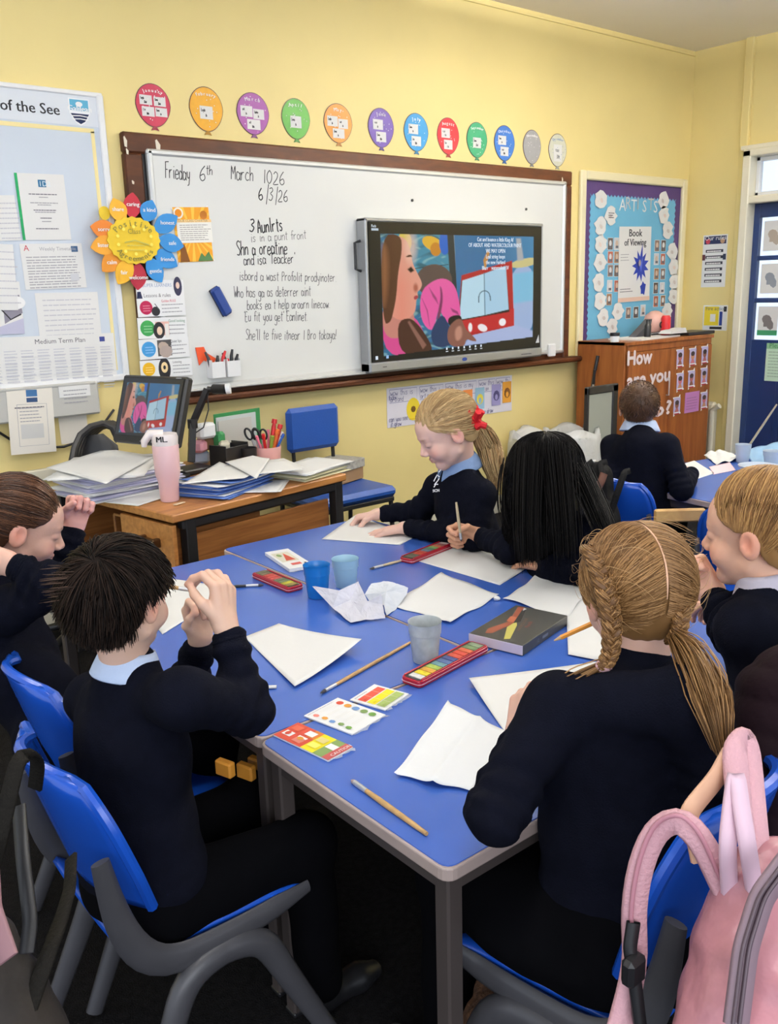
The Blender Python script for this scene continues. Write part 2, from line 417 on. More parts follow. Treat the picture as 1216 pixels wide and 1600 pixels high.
# door wall with its openings: pieces round the doorway (y 2.55..3.60, z 0..2.40)
DY0, DY1 = 2.60, 3.66
wr = MB()
wr.box((RX + .08, (WY + DY1) / 2, 1.6), (.16, WY - DY1, 3.2), bev=.001)
wr.box((RX + .08, (DY1 + DY0) / 2, 2.80), (.16, DY1 - DY0, 0.8), bev=.001)
wr.box((RX + .08, (DY0 - 2.6) / 2, 1.6), (.16, DY0 + 2.6, 3.2), bev=.001)
struct(wr.build('wall_right', YELLOW))
struct(MB().box((RX - .015, 3.70, 1.6), (.03, .06, 3.2), bev=.004).build('trim_1', YELLOW))
tr = MB()
for y in (DY0 + .03, DY1 - .03): tr.box((RX - .01, y, 1.2), (.17, .06, 2.4), bev=.006)
tr.box((RX - .01, (DY0 + DY1) / 2, 2.38), (.17, DY1 - DY0, .05), bev=.006)
tr.box((RX - .01, (DY0 + DY1) / 2, 2.06), (.15, DY1 - DY0, .05), bev=.006)
struct(tr.build('trim_2', CREAM))
struct(MB().box((RX - .03, (DY0 + DY1) / 2, 2.42), (.10, DY1 - DY0 + .06, .03), bev=.004).build('trim_3', CREAM))
struct(MB().box((1.75, WY - .01, .06), (9.4, .02, .12), bev=.004).build('baseboard_back', CREAM))
struct(MB().box((2.2, WY - .0055, 3.13), (8.5, .011, .012), bev=.002).build('trim_4', YELLOW))
GLASS = mat('window_glass', (0.9, 0.95, 1), 0.03, trans=1.0, spec=0.5)
# transom window
wn = empty('window_1', (RX, (DY0 + DY1) / 2, 2.09)); wn['kind'] = 'structure'
f = MB()
for y in (DY0 + .075, DY1 - .075): f.box((RX + .02, y, 2.22), (.05, .03, .27))
for z in (2.10, 2.34): f.box((RX + .02, (DY0 + DY1) / 2, z), (.05, DY1 - DY0 - .12, .03))
f.build('window_frame', WHITE, wn)
MB().box((RX + .03, (DY0 + DY1) / 2, 2.22), (.006, DY1 - DY0 - .17, .22), bev=.001).build('pane', GLASS, wn)
# door: dark blue, glazed in three rows of two
DB = mat('dark_blue_door_paint', (0.008, 0.028, 0.115), 0.3, noise=0.1, nscale=3, spec=0.5)
dr = empty('door_1', (RX, (DY0 + DY1) / 2, 0)); dr['kind'] = 'structure'
y0, y1 = DY0 + .06, DY1 - .06
zs = [(1.05, 1.35), (1.40, 1.63), (1.68, 1.90)]
zs = [(atx(1180, 531, RX)[2], atx(1180, 473, RX)[2]), (atx(1182, 466, RX)[2], atx(1182, 407, RX)[2]), (atx(1186, 400, RX)[2], atx(1186, 340, RX)[2])]
ys = []
ya = atx(1184, 380, RX)[1]
pw = 0.215
ys = [(ya - pw * (k + 1) - .035 * k, ya - pw * k - .035 * k) for k in range(3)]
d = MB()
ztop = 2.035
bars = [y1] + [q for a in ys for q in (a[1], a[0])] + [y0]
for i in range(0, len(bars), 2):
    d.box((RX + .03, (bars[i] + bars[i + 1]) / 2, ztop / 2 + .005), (.045, abs(bars[i] - bars[i + 1]), ztop - .01), bev=.003)
zb = [0.005] + [q for a in zs for q in a] + [ztop]
for i in range(0, len(zb), 2):
    for a in ys: d.box((RX + .03, (a[0] + a[1]) / 2, (zb[i] + zb[i + 1]) / 2), (.04, a[1] - a[0] + .004, zb[i + 1] - zb[i]), bev=.003)
d.build('door_leaf', DB, dr)
for a in ys:
    for zz in zs: MB().box((RX + .03, (a[0] + a[1]) / 2, (zz[0] + zz[1]) / 2), (.006, a[1] - a[0], zz[1] - zz[0]), bev=.001).build('pane', GLASS, dr)
MB().tube([(RX - .0, y0 + .06, 1.0), (RX - .05, y0 + .06, 1.0), (RX - .05, y0 + .18, 1.0)], .009).build('door_handle', SILVER, dr, smooth=True)
# pictures taped to the door glass
cards = [(1173, 1186, 344, 372, 0), (1186, 1204, 350, 384, 1), (1180, 1196, 414, 452, 1), (1196, 1212, 420, 450, 0), (1178, 1190, 478, 500, 0), (1192, 1206, 500, 528, 2)]
GREENP = mat('green_paper', (0.16, 0.42, 0.22), .7)
k = 0
for a in ys[:2]:
    for j, zz in enumerate(zs):
        cw, ch = pw * .72, (zz[1] - zz[0]) * .78
        cv = Canvas(); cc = [(.18, .16, .16), (.25, .28, .33), (.42, .36, .30)][(j + k) % 3]
        cv.ell(cw * .45, ch * .45, cw * .25, ch * .16, cc, 9, .4); cv.ell(cw * .62, ch * .62, cw * .18, ch * .2, cc, 7, -.3); cv.rect(cw * .3, ch * .5, cw * .28, ch * .2, cc)
        if j == 0: cv.rect(0, ch * .82, cw, ch * .18, (.05, .30, .13))
        fr = (np.array([RX + .0265, a[1] - pw * .14, zz[1] - (zz[1] - zz[0]) * .1]), np.array([0, -1., 0]), np.array([0, 0, -1.]), np.array([-1., 0, 0]))
        sheet('paper_picture', fr, cw, ch, PAPER, .001, cv, 'small %s picture taped inside the door glass, %s row, %s column' % (('green-based', 'grey shape', 'dark shape')[j], ('bottom', 'middle', 'top')[j], ('left', 'second')[k]), 'picture', 'pictures in the door glass')
    k += 1
fr, w_, h_ = rightframe((1198, 536), (1240, 536), (1195, 595))
cv = Canvas(); cv.rect(0, 0, w_, h_ * .15, (.25, .50, .28)); cv.text('Please', .02, h_ * .12, .05, (.05, .2, .08)); cv.lines(.02, h_ * .22, w_ * .9, 9, h_ * .08, (.35, .5, .38))
fr = (fr[0] + np.array([.008, 0, 0]), *fr[1:])
sheet('door_notice', fr, w_, h_, mat('mint_paper', (.55, .74, .58), .6), .002, cv, 'pale green notice fixed on the blue door', 'notice')
# radiator pipe by the cabinet
p = MB(); p.tube([(6.36, 3.78, 0), (6.36, 3.78, .52), (6.36, 3.72, .56)], .022); p.box((6.40, 3.88, .33), (.07, .22, .50), bev=.02)
tag(p.build('radiator_pipe', CREAM, smooth=True), 'cream painted radiator end and pipe beside the brown cabinet', 'radiator')
# ceiling lamps
LAMP = mat('lamp_diffuser', (1, .97, .92), .5, emit=3.0)
for i, (lx, ly) in enumerate(((0.6, 0.4), (3.4, 0.4), (0.6, 2.3), (4.02, 2.62), (5.6, 1.2))):
    t = empty('ceiling_light', (lx, ly, 2.97), 0, 'long white suspended ceiling light, ' + ('nearest the left corner behind the viewer', 'behind the viewer on the right', 'above the notice board side', 'nearest the ceiling corner by the whiteboard', 'nearest the door side')[i], 'ceiling light', 'ceiling lights')
    MB().box((lx, ly, 3.01), (1.4, .3, .03), bev=.01).build('housing', WHITE, t)
    for dx in (-.5, .5): MB().tube([(lx + dx, ly, 3.02), (lx + dx, ly, 3.165)], .006, 6).build('suspension_rod', WHITE, t)
    MB().box((lx, ly, 2.985), (1.36, .26, .02), bev=.005).build('diffuser', LAMP, t)

# ================================================================ whiteboard and frame
P = aty
wf = empty('whiteboard_surround', (3.45, WY, 0.95), 0, 'dark stained wooden frame around the big whiteboard', 'frame')
X0, X1, ZT, ZB = 1.855, 5.02, 2.235, 1.0
MB().box(((X0 + X1) / 2, WY - .02, ZT - .045), (X1 - X0, .04, .09), bev=.008).build('top_rail', BROWN, wf)
MB().box((X0 + .045, WY - .02, (ZT + ZB) / 2 - .045), (.09, .04, ZT - ZB - .09), bev=.008).build('side_rail', BROWN, wf)
MB().box((X1 - .03, WY - .02, (ZT + ZB) / 2 - .045), (.06, .04, ZT - ZB - .09), bev=.008).build('side_rail', BROWN, wf)
b = MB(); b.box(((X0 + X1) / 2 + .03, WY - .05, ZB - .005), (X1 - X0 + .10, .10, .035), bev=.01); b.box(((X0 + X1) / 2, WY - .015, ZB + .03), (X1 - X0, .03, .05), bev=.004)
b.build('ledge', BROWN, wf)
CHIP = mat('pale_plaster_chip', (.72, .66, .55), .8)
c = MB()
for (px, py, a, h) in ((196, 222, .008, .022), (199, 237, .006, .012), (247, 229, .012, .026), (208, 285, .006, .008), (879, 281, .006, .014), (882, 300, .005, .01)):
    q = P(px, py, WY - .041); c.prism([(-a, -h), (-a * .4, -h * 1.2), (a, -h * .3), (a * .6, h), (-a * .8, h * .8)], 0, .0015, (q, (1, 0, 0), (0, 0, -1), (0, -1, 0)))
c.build('paint_chip', CHIP, wf)
MB().box((X0 + .105, WY - .012, 1.62), (.05, .02, 1.1), bev=.002).build('dark_backing', BLACK, wf)
WB = mat('whiteboard_enamel', (0.74, 0.75, 0.73), 0.22, noise=0.04, nscale=1.5, spec=0.5)
ALU = mat('board_trim', (0.66, 0.67, 0.66), 0.35, metal=.4)
wb = empty('whiteboard', (3.4, WY, 1.05), 0, 'large whiteboard with black handwriting inside the brown frame', 'whiteboard')
bx0, bx1, bz1, bz0 = 1.965, 4.945, 2.165, 1.045
MB().box(((bx0 + bx1) / 2, WY - .035, (bz0 + bz1) / 2), (bx1 - bx0, .02, bz1 - bz0), bev=.002).build('board_panel', WB, wb)
e = MB()
for z in (bz0 + .012, bz1 - .012): e.box(((bx0 + bx1) / 2, WY - .038, z), (bx1 - bx0 + .01, .034, .028), bev=.008)
for x in (bx0 + .012, bx1 - .012): e.box((x, WY - .038, (bz0 + bz1) / 2), (.028, .034, bz1 - bz0), bev=.008)
e.box(((bx0 + bx1) / 2 - .3, WY - .065, bz0 + .0), (bx1 - bx0 - .8, .05, .012), bev=.004)
e.build('aluminium_rim', ALU, wb)
BYp = WY - .0455
def bpx(px, py): q = P(px, py, BYp); return q[0] - bx0, bz1 - q[2]
WFR = (np.array([bx0, BYp, bz1]), np.array([1., 0, 0]), np.array([0, 0, -1.]), np.array([0, -1., 0]))
def hw(t, p0, p1, h, col=BK, wd=.007):
    global cv
    h *= .80; wd *= .62
    (x0, y0), (x1, y1) = bpx(*p0), bpx(*p1)
    L0 = sum((HW.get(ch, 4.1) if ch != ' ' else 3.4) for ch in t) * h / 7.0
    D = math.hypot(x1 - x0, y1 - y0)
    cv = Canvas(); cv.hand(t, x0, y0, h, col, wd, math.atan2(y1 - y0, x1 - x0), D / L0); cv.build(wb, WFR, 0, name='handwriting')
hw('Frieday', (258, 278), (298, 282), .085); hw('6', (311, 282), (322, 284), .085); hw('th', (322, 273), (333, 274), .055, wd=.006)
hw('March', (361, 280), (397, 283), .085); hw('1026', (410, 286), (446, 289), .08)
hw('6', (404, 313), (412, 313), .07, wd=.01); hw('/3/26', (413, 312), (451, 316), .075)
hw('3', (389, 361), (399, 362), .075, wd=.011); hw('Aunlrts', (403, 364), (443, 360), .085, wd=.011)
G2 = (.10, .10, .11)
hw('is in a punt front', (392, 378), (479, 373), .055, G2, .005)
hw('Shn a oreatine', (370, 399), (450, 397), .085, BK, .009); hw("and isa 'Teacker'", (381, 414), (462, 411), .065, BK, .007)
hw('isbord a wast Profolit prodyinoter.', (374, 438), (526, 440), .06, G2, .006)
hw('Who has ga as deterrer aint', (366, 465), (486, 462), .065, G2, .006)
hw('books ea t help aroarn linecow.', (386, 484), (516, 481), .062, G2, .006)
hw("'Eu fit you get' Eanlinet.", (381, 502), (481, 501), .062, G2, .006)
hw("She'll te five itnear 1 Bro tokaya!", (384, 531), (526, 530), .066, (.12, .12, .13), .006)
for (px, py) in ((644, 313), (822, 327)):
    q = P(px, py, BYp); tag(MB().lathe([(.008, 0), (.008, .006), (.005, .008)], (0, 0, 0), 12).build('magnet', BLACK), 'tiny black round magnet on the whiteboard above the %s of the display screen' % ('left half' if px < 700 else 'right end'), 'magnet')
    o = COL.objects[-1]; o.rotation_euler = (R_(90), 0, 0); o.location = q
# eraser
q = P(343, 471, BYp)
t = empty('board_eraser', q, 0, 'dark blue oblong eraser stuck to the whiteboard', 'eraser')
M = Matrix.Rotation(R_(-28), 3, 'Y')
MB().box(q + np.array([0, -.018, 0]), (.055, .03, .15), M=M, bev=.01).build('grip', mat('eraser_blue', (.008, .04, .22), .5), t)
MB().box(q + np.array([0, -.004, 0]), (.053, .008, .148), M=M, bev=.002).build('felt_pad', BLACK, t)
def wfr(px, py, dy=0.0): return (P(px, py, BYp - dy), np.array([1., 0, 0]), np.array([0, 0, -1.]), np.array([0, -1., 0]))
# sun-ray poster
fr, w_, h_ = wallframe((266, 321), (327, 321), (276, 413), BYp - .001)
OR = srgb('e9a02c'); cv = Canvas(); m_ = .008
cv.rect(m_, m_, w_ - 2 * m_, h_ - 2 * m_, OR)
for k in range(16):
    a = k / 16 * math.pi * 2; a2 = a + .13; r = h_ * .47
    cxx, cyy = w_ / 2, h_ / 2
    def cl(a_): x = cxx + r * 1.2 * math.cos(a_); y = cyy + r * 1.2 * math.sin(a_); return (min(max(x, m_), w_ - m_), min(max(y, m_), h_ - m_))
    cv.poly([(cxx, cyy), cl(a), cl(a2)], srgb('f6c34e'))
cv.rect(.02, h_ * .24, w_ * .9, h_ * .40, (.86, .85, .80)); cv.rect(.02, h_ * .24, w_ * .9, h_ * .05, srgb('f2cf94'))
cv.text('OUR CLASS CHARTER', .03, h_ * .283, .016, (.3, .2, .1)); cv.lines(.035, h_ * .33, w_ * .8, 8, h_ * .036, (.35, .33, .33))
cv.ell(.035, .035, .026, .026, (.85, .8, .7)); cv.ell(.035, .035, .018, .018, srgb('e08a20'))
cv.ell(w_ - .04, .045, .02, .02, srgb('b06a20'))
cv.poly([(w_ * .55, h_ - .01), (w_ * .66, h_ - .05), (w_ * .74, h_ - .03), (w_ * .85, h_ - .055), (w_ * .95, h_ - .01)], srgb('4f7a4a')); cv.poly([(.02, h_ - .01), (.03, h_ - .09), (.05, h_ - .09), (.07, h_ - .01)], srgb('7a4a1c'))
sheet('sunburst_poster', fr, w_, h_, WHITE, .002, cv, 'orange sunburst poster with printed text on the whiteboard', 'poster', rad=.01)
# strip of five rule cards
DG = (.1, .1, .12)
specs = [((211, 438), (286, 437), (213, 468), 'SUPER LEARNERS', None), ((213, 467), (288, 464), (215, 496), 'Golden RULE', 'b01f4f'),
         ((214, 497), (291, 495), (216, 530), 'Good looking', '3a9a50'), ((216, 531), (294, 526), (218, 563), 'Quiet lips', '3f93d0'), ((218, 564), (299, 559), (220, 592), 'Listening', 'e6b320')]
for i, (a, b2, c2, t, cc) in enumerate(specs):
    fr, w_, h_ = wallframe(a, b2, c2, WY - .0575 - .0022 * (i % 2)); cv = Canvas()
    if cc:
        c_ = srgb(cc); r = h_ * .38
        cv.ell(.012 + r, h_ * .5, r, r, c_, 22); cv.lines(.012 + r * .5, h_ * .38, r * 1.2, 3, r * .35, tuple(min(1, q + .25) for q in c_), gaps=.1)
        if i == 1: cv.ell(w_ * .37, h_ * .72, .022, .022, BK); cv.stroke([(w_ * .36, h_ * .3), (w_ * .44, h_ * .62)], .004, DG)
        if i == 2: cv.rect(w_ * .35, h_ * .2, w_ * .28, h_ * .66, (.75, .45, .40)); cv.ell(w_ * .42, h_ * .62, .03, .04, BK); cv.ell(w_ * .43, h_ * .64, .014, .02, (.8, .6, .45)); cv.rect(w_ * .54, h_ * .3, .02, .07, (.8, .78, .76))
        if i == 3: cv.rect(w_ * .36, h_ * .08, w_ * .28, h_ * .8, (.07, .07, .07)); cv.ell(w_ * .48, h_ * .4, .028, .022, (.45, .36, .3), 9, .3); cv.ell(w_ * .52, h_ * .66, .035, .03, (.40, .33, .30), 9)
        if i == 4: cv.ell(w_ * .46, h_ * .55, .032, .055, BK); cv.ell(w_ * .46, h_ * .45, .018, .026, (.85, .65, .35)); cv.ell(w_ * .46, h_ * .45, .007, .01, BK)
        x0 = w_ * .62 if i > 1 else w_ * .5
        cv.text(t, x0, h_ * .24, h_ * .2, srgb('c03050') if i == 1 else (.1, .25, .15) if i == 2 else DG, sx=.8); cv.lines(x0, h_ * .36, w_ - x0 - .01, 3, h_ * .2, GY, h_ * .05)
    else:
        cv.text(t, w_ * .14, h_ * .36, h_ * .26, (.25, .33, .5), sx=.85); cv.text('Lessons & rules', w_ * .14, h_ * .9, h_ * .28, DG, sx=.9)
        cv.poly([(w_ * .02, h_ * .6), (w_ * .09, h_ * .6), (w_ * .12, h_ * .98), (.0, h_ * .98)], (.01, .015, .06)); cv.ell(w_ * .87, h_ * .35, .022, .045, (.03, .03, .07)); cv.ell(w_ * .87, h_ * .3, .01, .016, (.8, .6, .5))
    sheet('rule_card', fr, w_, h_, WHITE, .0015, cv, ('white rule card with heading text, top of the strip on the whiteboard', 'white rule card with a crimson disc on the whiteboard strip', 'white rule card with a green disc on the whiteboard strip', 'white rule card with a blue disc on the whiteboard strip', 'white rule card with a yellow shirt-like disc, bottom of the strip')[i], 'card', 'rule cards down the whiteboard')
# red arrow
fr = wfr(305, 543, .003)
A = [bpx(*p) for p in ((305, 543), (318, 542), (322, 551), (337, 560), (333, 570), (318, 563), (311, 571))]
A = [(x - A[0][0], y - A[0][1]) for x, y in A]
tag(MB().prism(A, 0, .004, fr).build('arrow_magnet', mat('orange_red_card', (.80, .09, .02), .5)), 'orange-red arrow on the whiteboard pointing up left', 'arrow')
# white pen caddy on the board
o_ = P(317, 588, BYp)
t = empty('pen_caddy', o_, 0, 'white pocket of board pens fixed low on the whiteboard', 'pen holder')
cb = MB()
for k in range(2):
    x = .032 + k * .088 + .03
    for dx in (-.036, .036): cb.box(o_ + np.array([x + dx, -.03, .035]), (.004, .055, .09), bev=.001)
    cb.box(o_ + np.array([x, -.057, .03]), (.074, .004, .08), bev=.001); cb.box(o_ + np.array([x, -.03, -.008]), (.074, .055, .004), bev=.001); cb.box(o_ + np.array([x, -.003, .035]), (.074, .004, .09), bev=.001)
cb.build('caddy_tray', WHITE, t)
REDP = mat('red_plastic', (.55, .015, .02), .35); GREEN = mat('green_plastic', (.03, .22, .07), .4); BLUEP = mat('blue_pen', (.02, .10, .45), .35)
for k, (x, tl, m_, h) in enumerate(((.04, -.25, GREY, .12), (.065, .1, BLACK, .1), (.085, .25, REDP, .12), (.125, -.15, BLACK, .11), (.145, .12, BLACK, .125), (.165, .2, BLACK, .10), (.135, 0, REDP, .08))):
    q = o_ + np.array([x, -.025 - .008 * (k % 3), 0])
    tag(MB().tube([q, q + np.array([tl * h * .5, 0, h * .75]), q + np.array([tl * h, 0, h])], [.009, .009, .006], 8).build('board_pen', m_, smooth=True), '%s board pen, %s in the white pocket on the whiteboard' % ('grey' if m_ is GREY else 'red capped' if m_ is REDP else 'black', ('leftmost', 'second from the left', 'tall third', 'short fourth', 'tall upright', 'rightmost', 'small middle')[k]), 'pen', 'board pens in the white pocket')

# ================================================================ interactive screen (its own raster painting as vertex colours)
def paint_screen(nx, ny):
    """a video call picture: a woman in profile, a pink sleeve, a hand, and a sketchbook on a red cloth"""
    X, Y = np.meshgrid((np.arange(nx) + .5) / nx, (np.arange(ny) + .5) / ny); C = np.zeros((ny, nx, 3)); C[:] = srgb('14171f')
    aa = 1.2 / nx
    def over(mask, col):
        m_ = np.clip(mask, 0, 1)[..., None]; C[:] = C * (1 - m_) + np.array(col) * m_
    def ell(cx, cy, rx, ry, ang=0, soft=1.0):
        c_, s_ = math.cos(ang), math.sin(ang); x = (X - cx) * c_ + (Y - cy) * .6 * s_; y = -(X - cx) * s_ + (Y - cy) * .6 * c_
        return np.clip((1 - np.sqrt((x / rx) ** 2 + (y / (ry * .6)) ** 2)) * min(rx, ry) / (aa * soft) + .5, 0, 1)
    def poly(pts, soft=1.0):
        ins = np.zeros(X.shape, bool); dmin = np.full(X.shape, 9.0); n = len(pts)
        for i in range(n):
            x0, y0 = pts[i]; x1, y1 = pts[(i + 1) % n]
            cr = ((y0 > Y) != (y1 > Y)) & (X < (x1 - x0) * (Y - y0) / (y1 - y0 + 1e-12) + x0); ins ^= cr
            dx, dy = x1 - x0, y1 - y0; t = np.clip(((X - x0) * dx + (Y - y0) * dy) / (dx * dx + dy * dy + 1e-12), 0, 1)
            dmin = np.minimum(dmin, np.hypot(X - x0 - t * dx, Y - y0 - t * dy))
        return np.clip(np.where(ins, dmin, -dmin) / (aa * soft) + .5, 0, 1)
    def smooth(pts, n=4):
        for _ in range(n - 2):
            q = []
            for i in range(len(pts)):
                a, b = np.array(pts[i]), np.array(pts[(i + 1) % len(pts)]); q += [tuple(a * .75 + b * .25), tuple(a * .25 + b * .75)]
            pts = q
        return pts
    nz = lambda f_, s_: (np.sin(X * f_ + 3 * np.sin(Y * f_ * .7 + s_)) * np.sin(Y * f_ * .8 + 2 * np.sin(X * f_ * .5 + s_ * 2)))
    # picture area: x .06-.945, y .085-.90
    pic = poly([(.06, .085), (.945, .085), (.945, .905), (.06, .96)])
    base = np.zeros_like(C); base[:] = srgb('2f6f9c'); C0 = C.copy()
    over(pic, srgb('2e6c98'))
    over(pic * poly([(.13, .07), (.44, .07), (.44, .6), (.2, .6)]), srgb('3f8aa6'))
    over(pic * np.clip(nz(38, 1.0) * 1.2, 0, .75) * (X < .42), srgb('2b5560')); over(pic * np.clip(nz(60, 2.2) - .35, 0, .8) * (X < .42), srgb('8fc0c0'))
    over(ell(.185, .14, .035, .08), srgb('d8c25a')); over(ell(.335, .15, .06, .05, .3), srgb('e0b13a')); over(ell(.35, .19, .03, .05), srgb('c9872c')); over(ell(.40, .14, .03, .09), srgb('1f64c8'))
    for k in range(4): over(poly([(.2, .33 + .05 * k), (.42, .30 + .05 * k), (.42, .306 + .05 * k), (.2, .338 + .05 * k)]), srgb('1f3f48'))
    over(poly([(.415, .08), (.455, .08), (.475, .62), (.435, .62)]), srgb('26323a')); over(poly([(.452, .08), (.462, .08), (.485, .62), (.474, .62)]), srgb('7d98a4'))
    over(poly([(.455, .08), (.945, .085), (.945, .92), (.48, .92)]) * pic, srgb('2d6ea2'))
    over(pic * np.clip((X - .70) / .2, 0, 1) * .55 * (Y < .5), srgb('4a93c0'))
    over(ell(.34, .42, .10, .12), srgb('5a4a48'))
    # light blue jar and cloth at the right
    over(pic * poly(smooth([(.80, .33), (.96, .30), (.96, .94), (.62, .94), (.80, .62)])), srgb('9fb6dd')); over(pic * poly([(.81, .38), (.96, .36), (.96, .60), (.81, .62)], 6), srgb('7fbfe0'))
    over(pic * poly(smooth([(.80, .28), (.97, .24), (.97, .31), (.80, .345)])), srgb('cfc58a')); over(pic * poly([(.83, .1), (.86, .1), (.88, .27), (.84, .28)], 3), srgb('a9aeb4'))
    over(poly([(.625, .27), (.65, .20), (.665, .21), (.635, .36)]), srgb('c08a4a'))
    over(pic * poly([(.50, .93), (.58, .80), (.80, .78), (.96, .86), (.96, .93)], 4), srgb('a9b8e0'))
    # red cloth and sketchbook
    over(poly([(.495, .385), (.805, .275), (.82, .80), (.52, .86), (.47, .74)]), srgb('b3202a')); over(poly([(.47, .72), (.82, .66), (.82, .80), (.50, .84)]), srgb('c42430'))
    over(poly([(.495, .43), (.765, .315), (.79, .685), (.475, .735)]), srgb('2a1a20'))
    over(poly([(.50, .425), (.63, .375), (.635, .70), (.48, .725)]), srgb('b9dcee')); over(poly([(.63, .375), (.765, .315), (.785, .665), (.635, .70)]), srgb('a9cfe8'))
    over(poly([(.628, .37), (.633, .37), (.638, .70), (.632, .70)]), srgb('5f7f96'))
    for k in range(9):
        a0 = math.pi * (1.0 + k / 9); a1 = math.pi * (1.0 + (k + 1) / 9); p = lambda a, r: (.632 + .036 * r * math.cos(a), .555 + .05 * r * math.sin(a))
        over(poly([p(a0, 1), p(a1, 1), p(a1, .86), p(a0, .86)]), srgb('3f5a70'))
    over(poly([(.594, .55), (.600, .55), (.600, .60), (.594, .60)]), srgb('3f5a70')); over(poly([(.664, .55), (.670, .55), (.672, .59), (.666, .59)]), srgb('3f5a70'))
    over(ell(.545, .79, .012, .035), srgb('f0eef0')); over(ell(.62, .80, .03, .028, .3), srgb('efe9ee')); over(ell(.745, .765, .022, .03), srgb('f3eef2'))
    # woman: neck, hair, face
    PK = srgb('d94a92')
    over(poly(smooth([(.06, .60), (.22, .66), (.28, .80), (.30, .97), (.06, .97)])), PK)
    over(poly(smooth([(.06, .55), (.20, .55), (.24, .75), (.16, .84), (.06, .82)])), srgb('c98478'))
    face = smooth([(.10, .10), (.185, .10), (.215, .20), (.222, .29), (.25, .37), (.275, .44), (.262, .485), (.243, .50), (.25, .535), (.238, .56), (.236, .62), (.225, .66), (.19, .70), (.13, .70), (.08, .62)])
    over(poly(face), srgb('e0a08c')); over(poly(face) * np.clip((Y - .2) * 2, 0, .5) * np.clip(1 - abs(X - .16) * 9, 0, 1), srgb('e77a68')); over(ell(.215, .17, .03, .11, 0, 8) * .6, srgb('f0c8b4'))
    over(poly([(.195, .335), (.215, .315), (.232, .345), (.212, .36)], 2), srgb('2a1a16')); over(poly(smooth([(.182, .25), (.21, .225), (.226, .245), (.21, .245)]), 1), srgb('4a2a1c'))
    over(ell(.237, .47, .012, .03, 0, 3), srgb('b0604e')); over(poly(smooth([(.225, .53), (.25, .525), (.248, .55), (.228, .56)])), srgb('a83c48'))
    over(poly(smooth([(.06, .09), (.165, .085), (.17, .2), (.145, .36), (.135, .52), (.12, .62), (.10, .72), (.06, .72)])), srgb('553225')); over(poly(smooth([(.06, .12), (.10, .2), (.09, .5), (.06, .66)]), 8), srgb('8a5a3c'))
    over(poly(smooth([(.13, .72), (.20, .68), (.26, .76), (.33, .93), (.30, .96), (.15, .97)])), srgb('4a2b26')); over(poly([(.19, .72), (.20, .71), (.29, .9), (.27, .93)], 2), srgb('8a5f55'))
    # pink sleeve and arm
    over(poly(smooth([(.26, .50), (.33, .42), (.40, .40), (.46, .46), (.485, .62), (.49, .72), (.42, .76), (.39, .70), (.36, .62), (.33, .82), (.26, .72)])), srgb('e85aa6'))
    over(poly(smooth([(.37, .45), (.385, .50), (.385, .60), (.36, .74), (.34, .80), (.36, .64), (.375, .55)]), 2), srgb('7a2f5c')); over(poly([(.27, .55), (.30, .64), (.31, .76), (.295, .64)], 2), srgb('8a2f62')); over(poly([(.31, .47), (.35, .55), (.36, .60), (.33, .54)], 2), srgb('9c3a72')); over(poly([(.43, .63), (.47, .66), (.48, .69), (.44, .66)], 2), srgb('9c3a72'))
    over(poly(smooth([(.31, .80), (.38, .66), (.42, .76), (.45, .90), (.40, .93), (.33, .92)])), srgb('1d3a66'))
    over(poly(smooth([(.41, .70), (.485, .68), (.50, .74), (.42, .78)])), srgb('1a1620'))
    over(poly(smooth([(.42, .76), (.49, .70), (.515, .80), (.555, .85), (.59, .905), (.555, .90), (.52, .875), (.51, .94), (.43, .93), (.405, .86)])), srgb('8a5a50')); over(poly(smooth([(.45, .80), (.49, .76), (.50, .86), (.46, .9)]), 4), srgb('c08a78'))
    C[:] = np.where(pic[..., None] < .5, np.where((np.abs(X - .5) < 2)[..., None], C0, C0), C)
    # caption lines, tool bar icons
    return np.clip(C, 0, 1)
def raster(name, fr, w_, h_, C, off, m, parent):
    ny, nx = C.shape[:2]; O, U, V_, N_ = [np.array(q, float) for q in fr]
    u, v = np.meshgrid(np.linspace(0, w_, nx), np.linspace(0, h_, ny))
    V = O + u.reshape(-1, 1) * U + v.reshape(-1, 1) * V_ + N_ * off
    i = np.arange((ny - 1) * (nx - 1)); r, c_ = i // (nx - 1), i % (nx - 1); a = r * nx + c_
    return quads(name, V, np.stack([a, a + nx, a + nx + 1, a + 1], 1), m, parent, False, C.reshape(-1, 3))
SY = WY - .13
tl, tr_, bl, br = P(567, 340, SY), P(848, 349, SY), P(581, 586, SY), P(848.5, 554, SY)
sx0, sx1, sz1, sz0 = (tl[0] + bl[0]) / 2, (tr_[0] + br[0]) / 2, (tl[2] + tr_[2]) / 2, (bl[2] + br[2]) / 2
sw, sh = sx1 - sx0, sz1 - sz0
t = empty('interactive_screen', ((sx0 + sx1) / 2, SY, sz0), 0, 'large grey framed touch display showing a video of a woman in pink', 'screen')
SB = mat('screen_silver_bezel', (.36, .37, .38), .35, metal=.5)
b = MB(); bt = .02
b.box(((sx0 + sx1) / 2, SY + .04, sz1 - bt / 2), (sw, .08, bt), bev=.006); b.box((sx0 + bt / 2, SY + .04, (sz0 + sz1) / 2), (bt, .08, sh), bev=.006); b.box((sx1 - bt / 2, SY + .04, (sz0 + sz1) / 2), (bt, .08, sh), bev=.006)
b.box(((sx0 + sx1) / 2, SY + .038, sz0 + .03), (sw, .09, .06), bev=.01)
b.build('bezel', SB, t); MB().box(((sx0 + sx1) / 2, SY + .045, (sz0 + sz1) / 2), (sw - .02, .07, sh - .02), bev=.005).build('casing', BLACK, t)
MB().box(((sx0 + sx1) / 2, SY + .10, (sz0 + sz1) / 2), (.6, .06, .4), bev=.005).build('wall_mount', BLACKM, t)
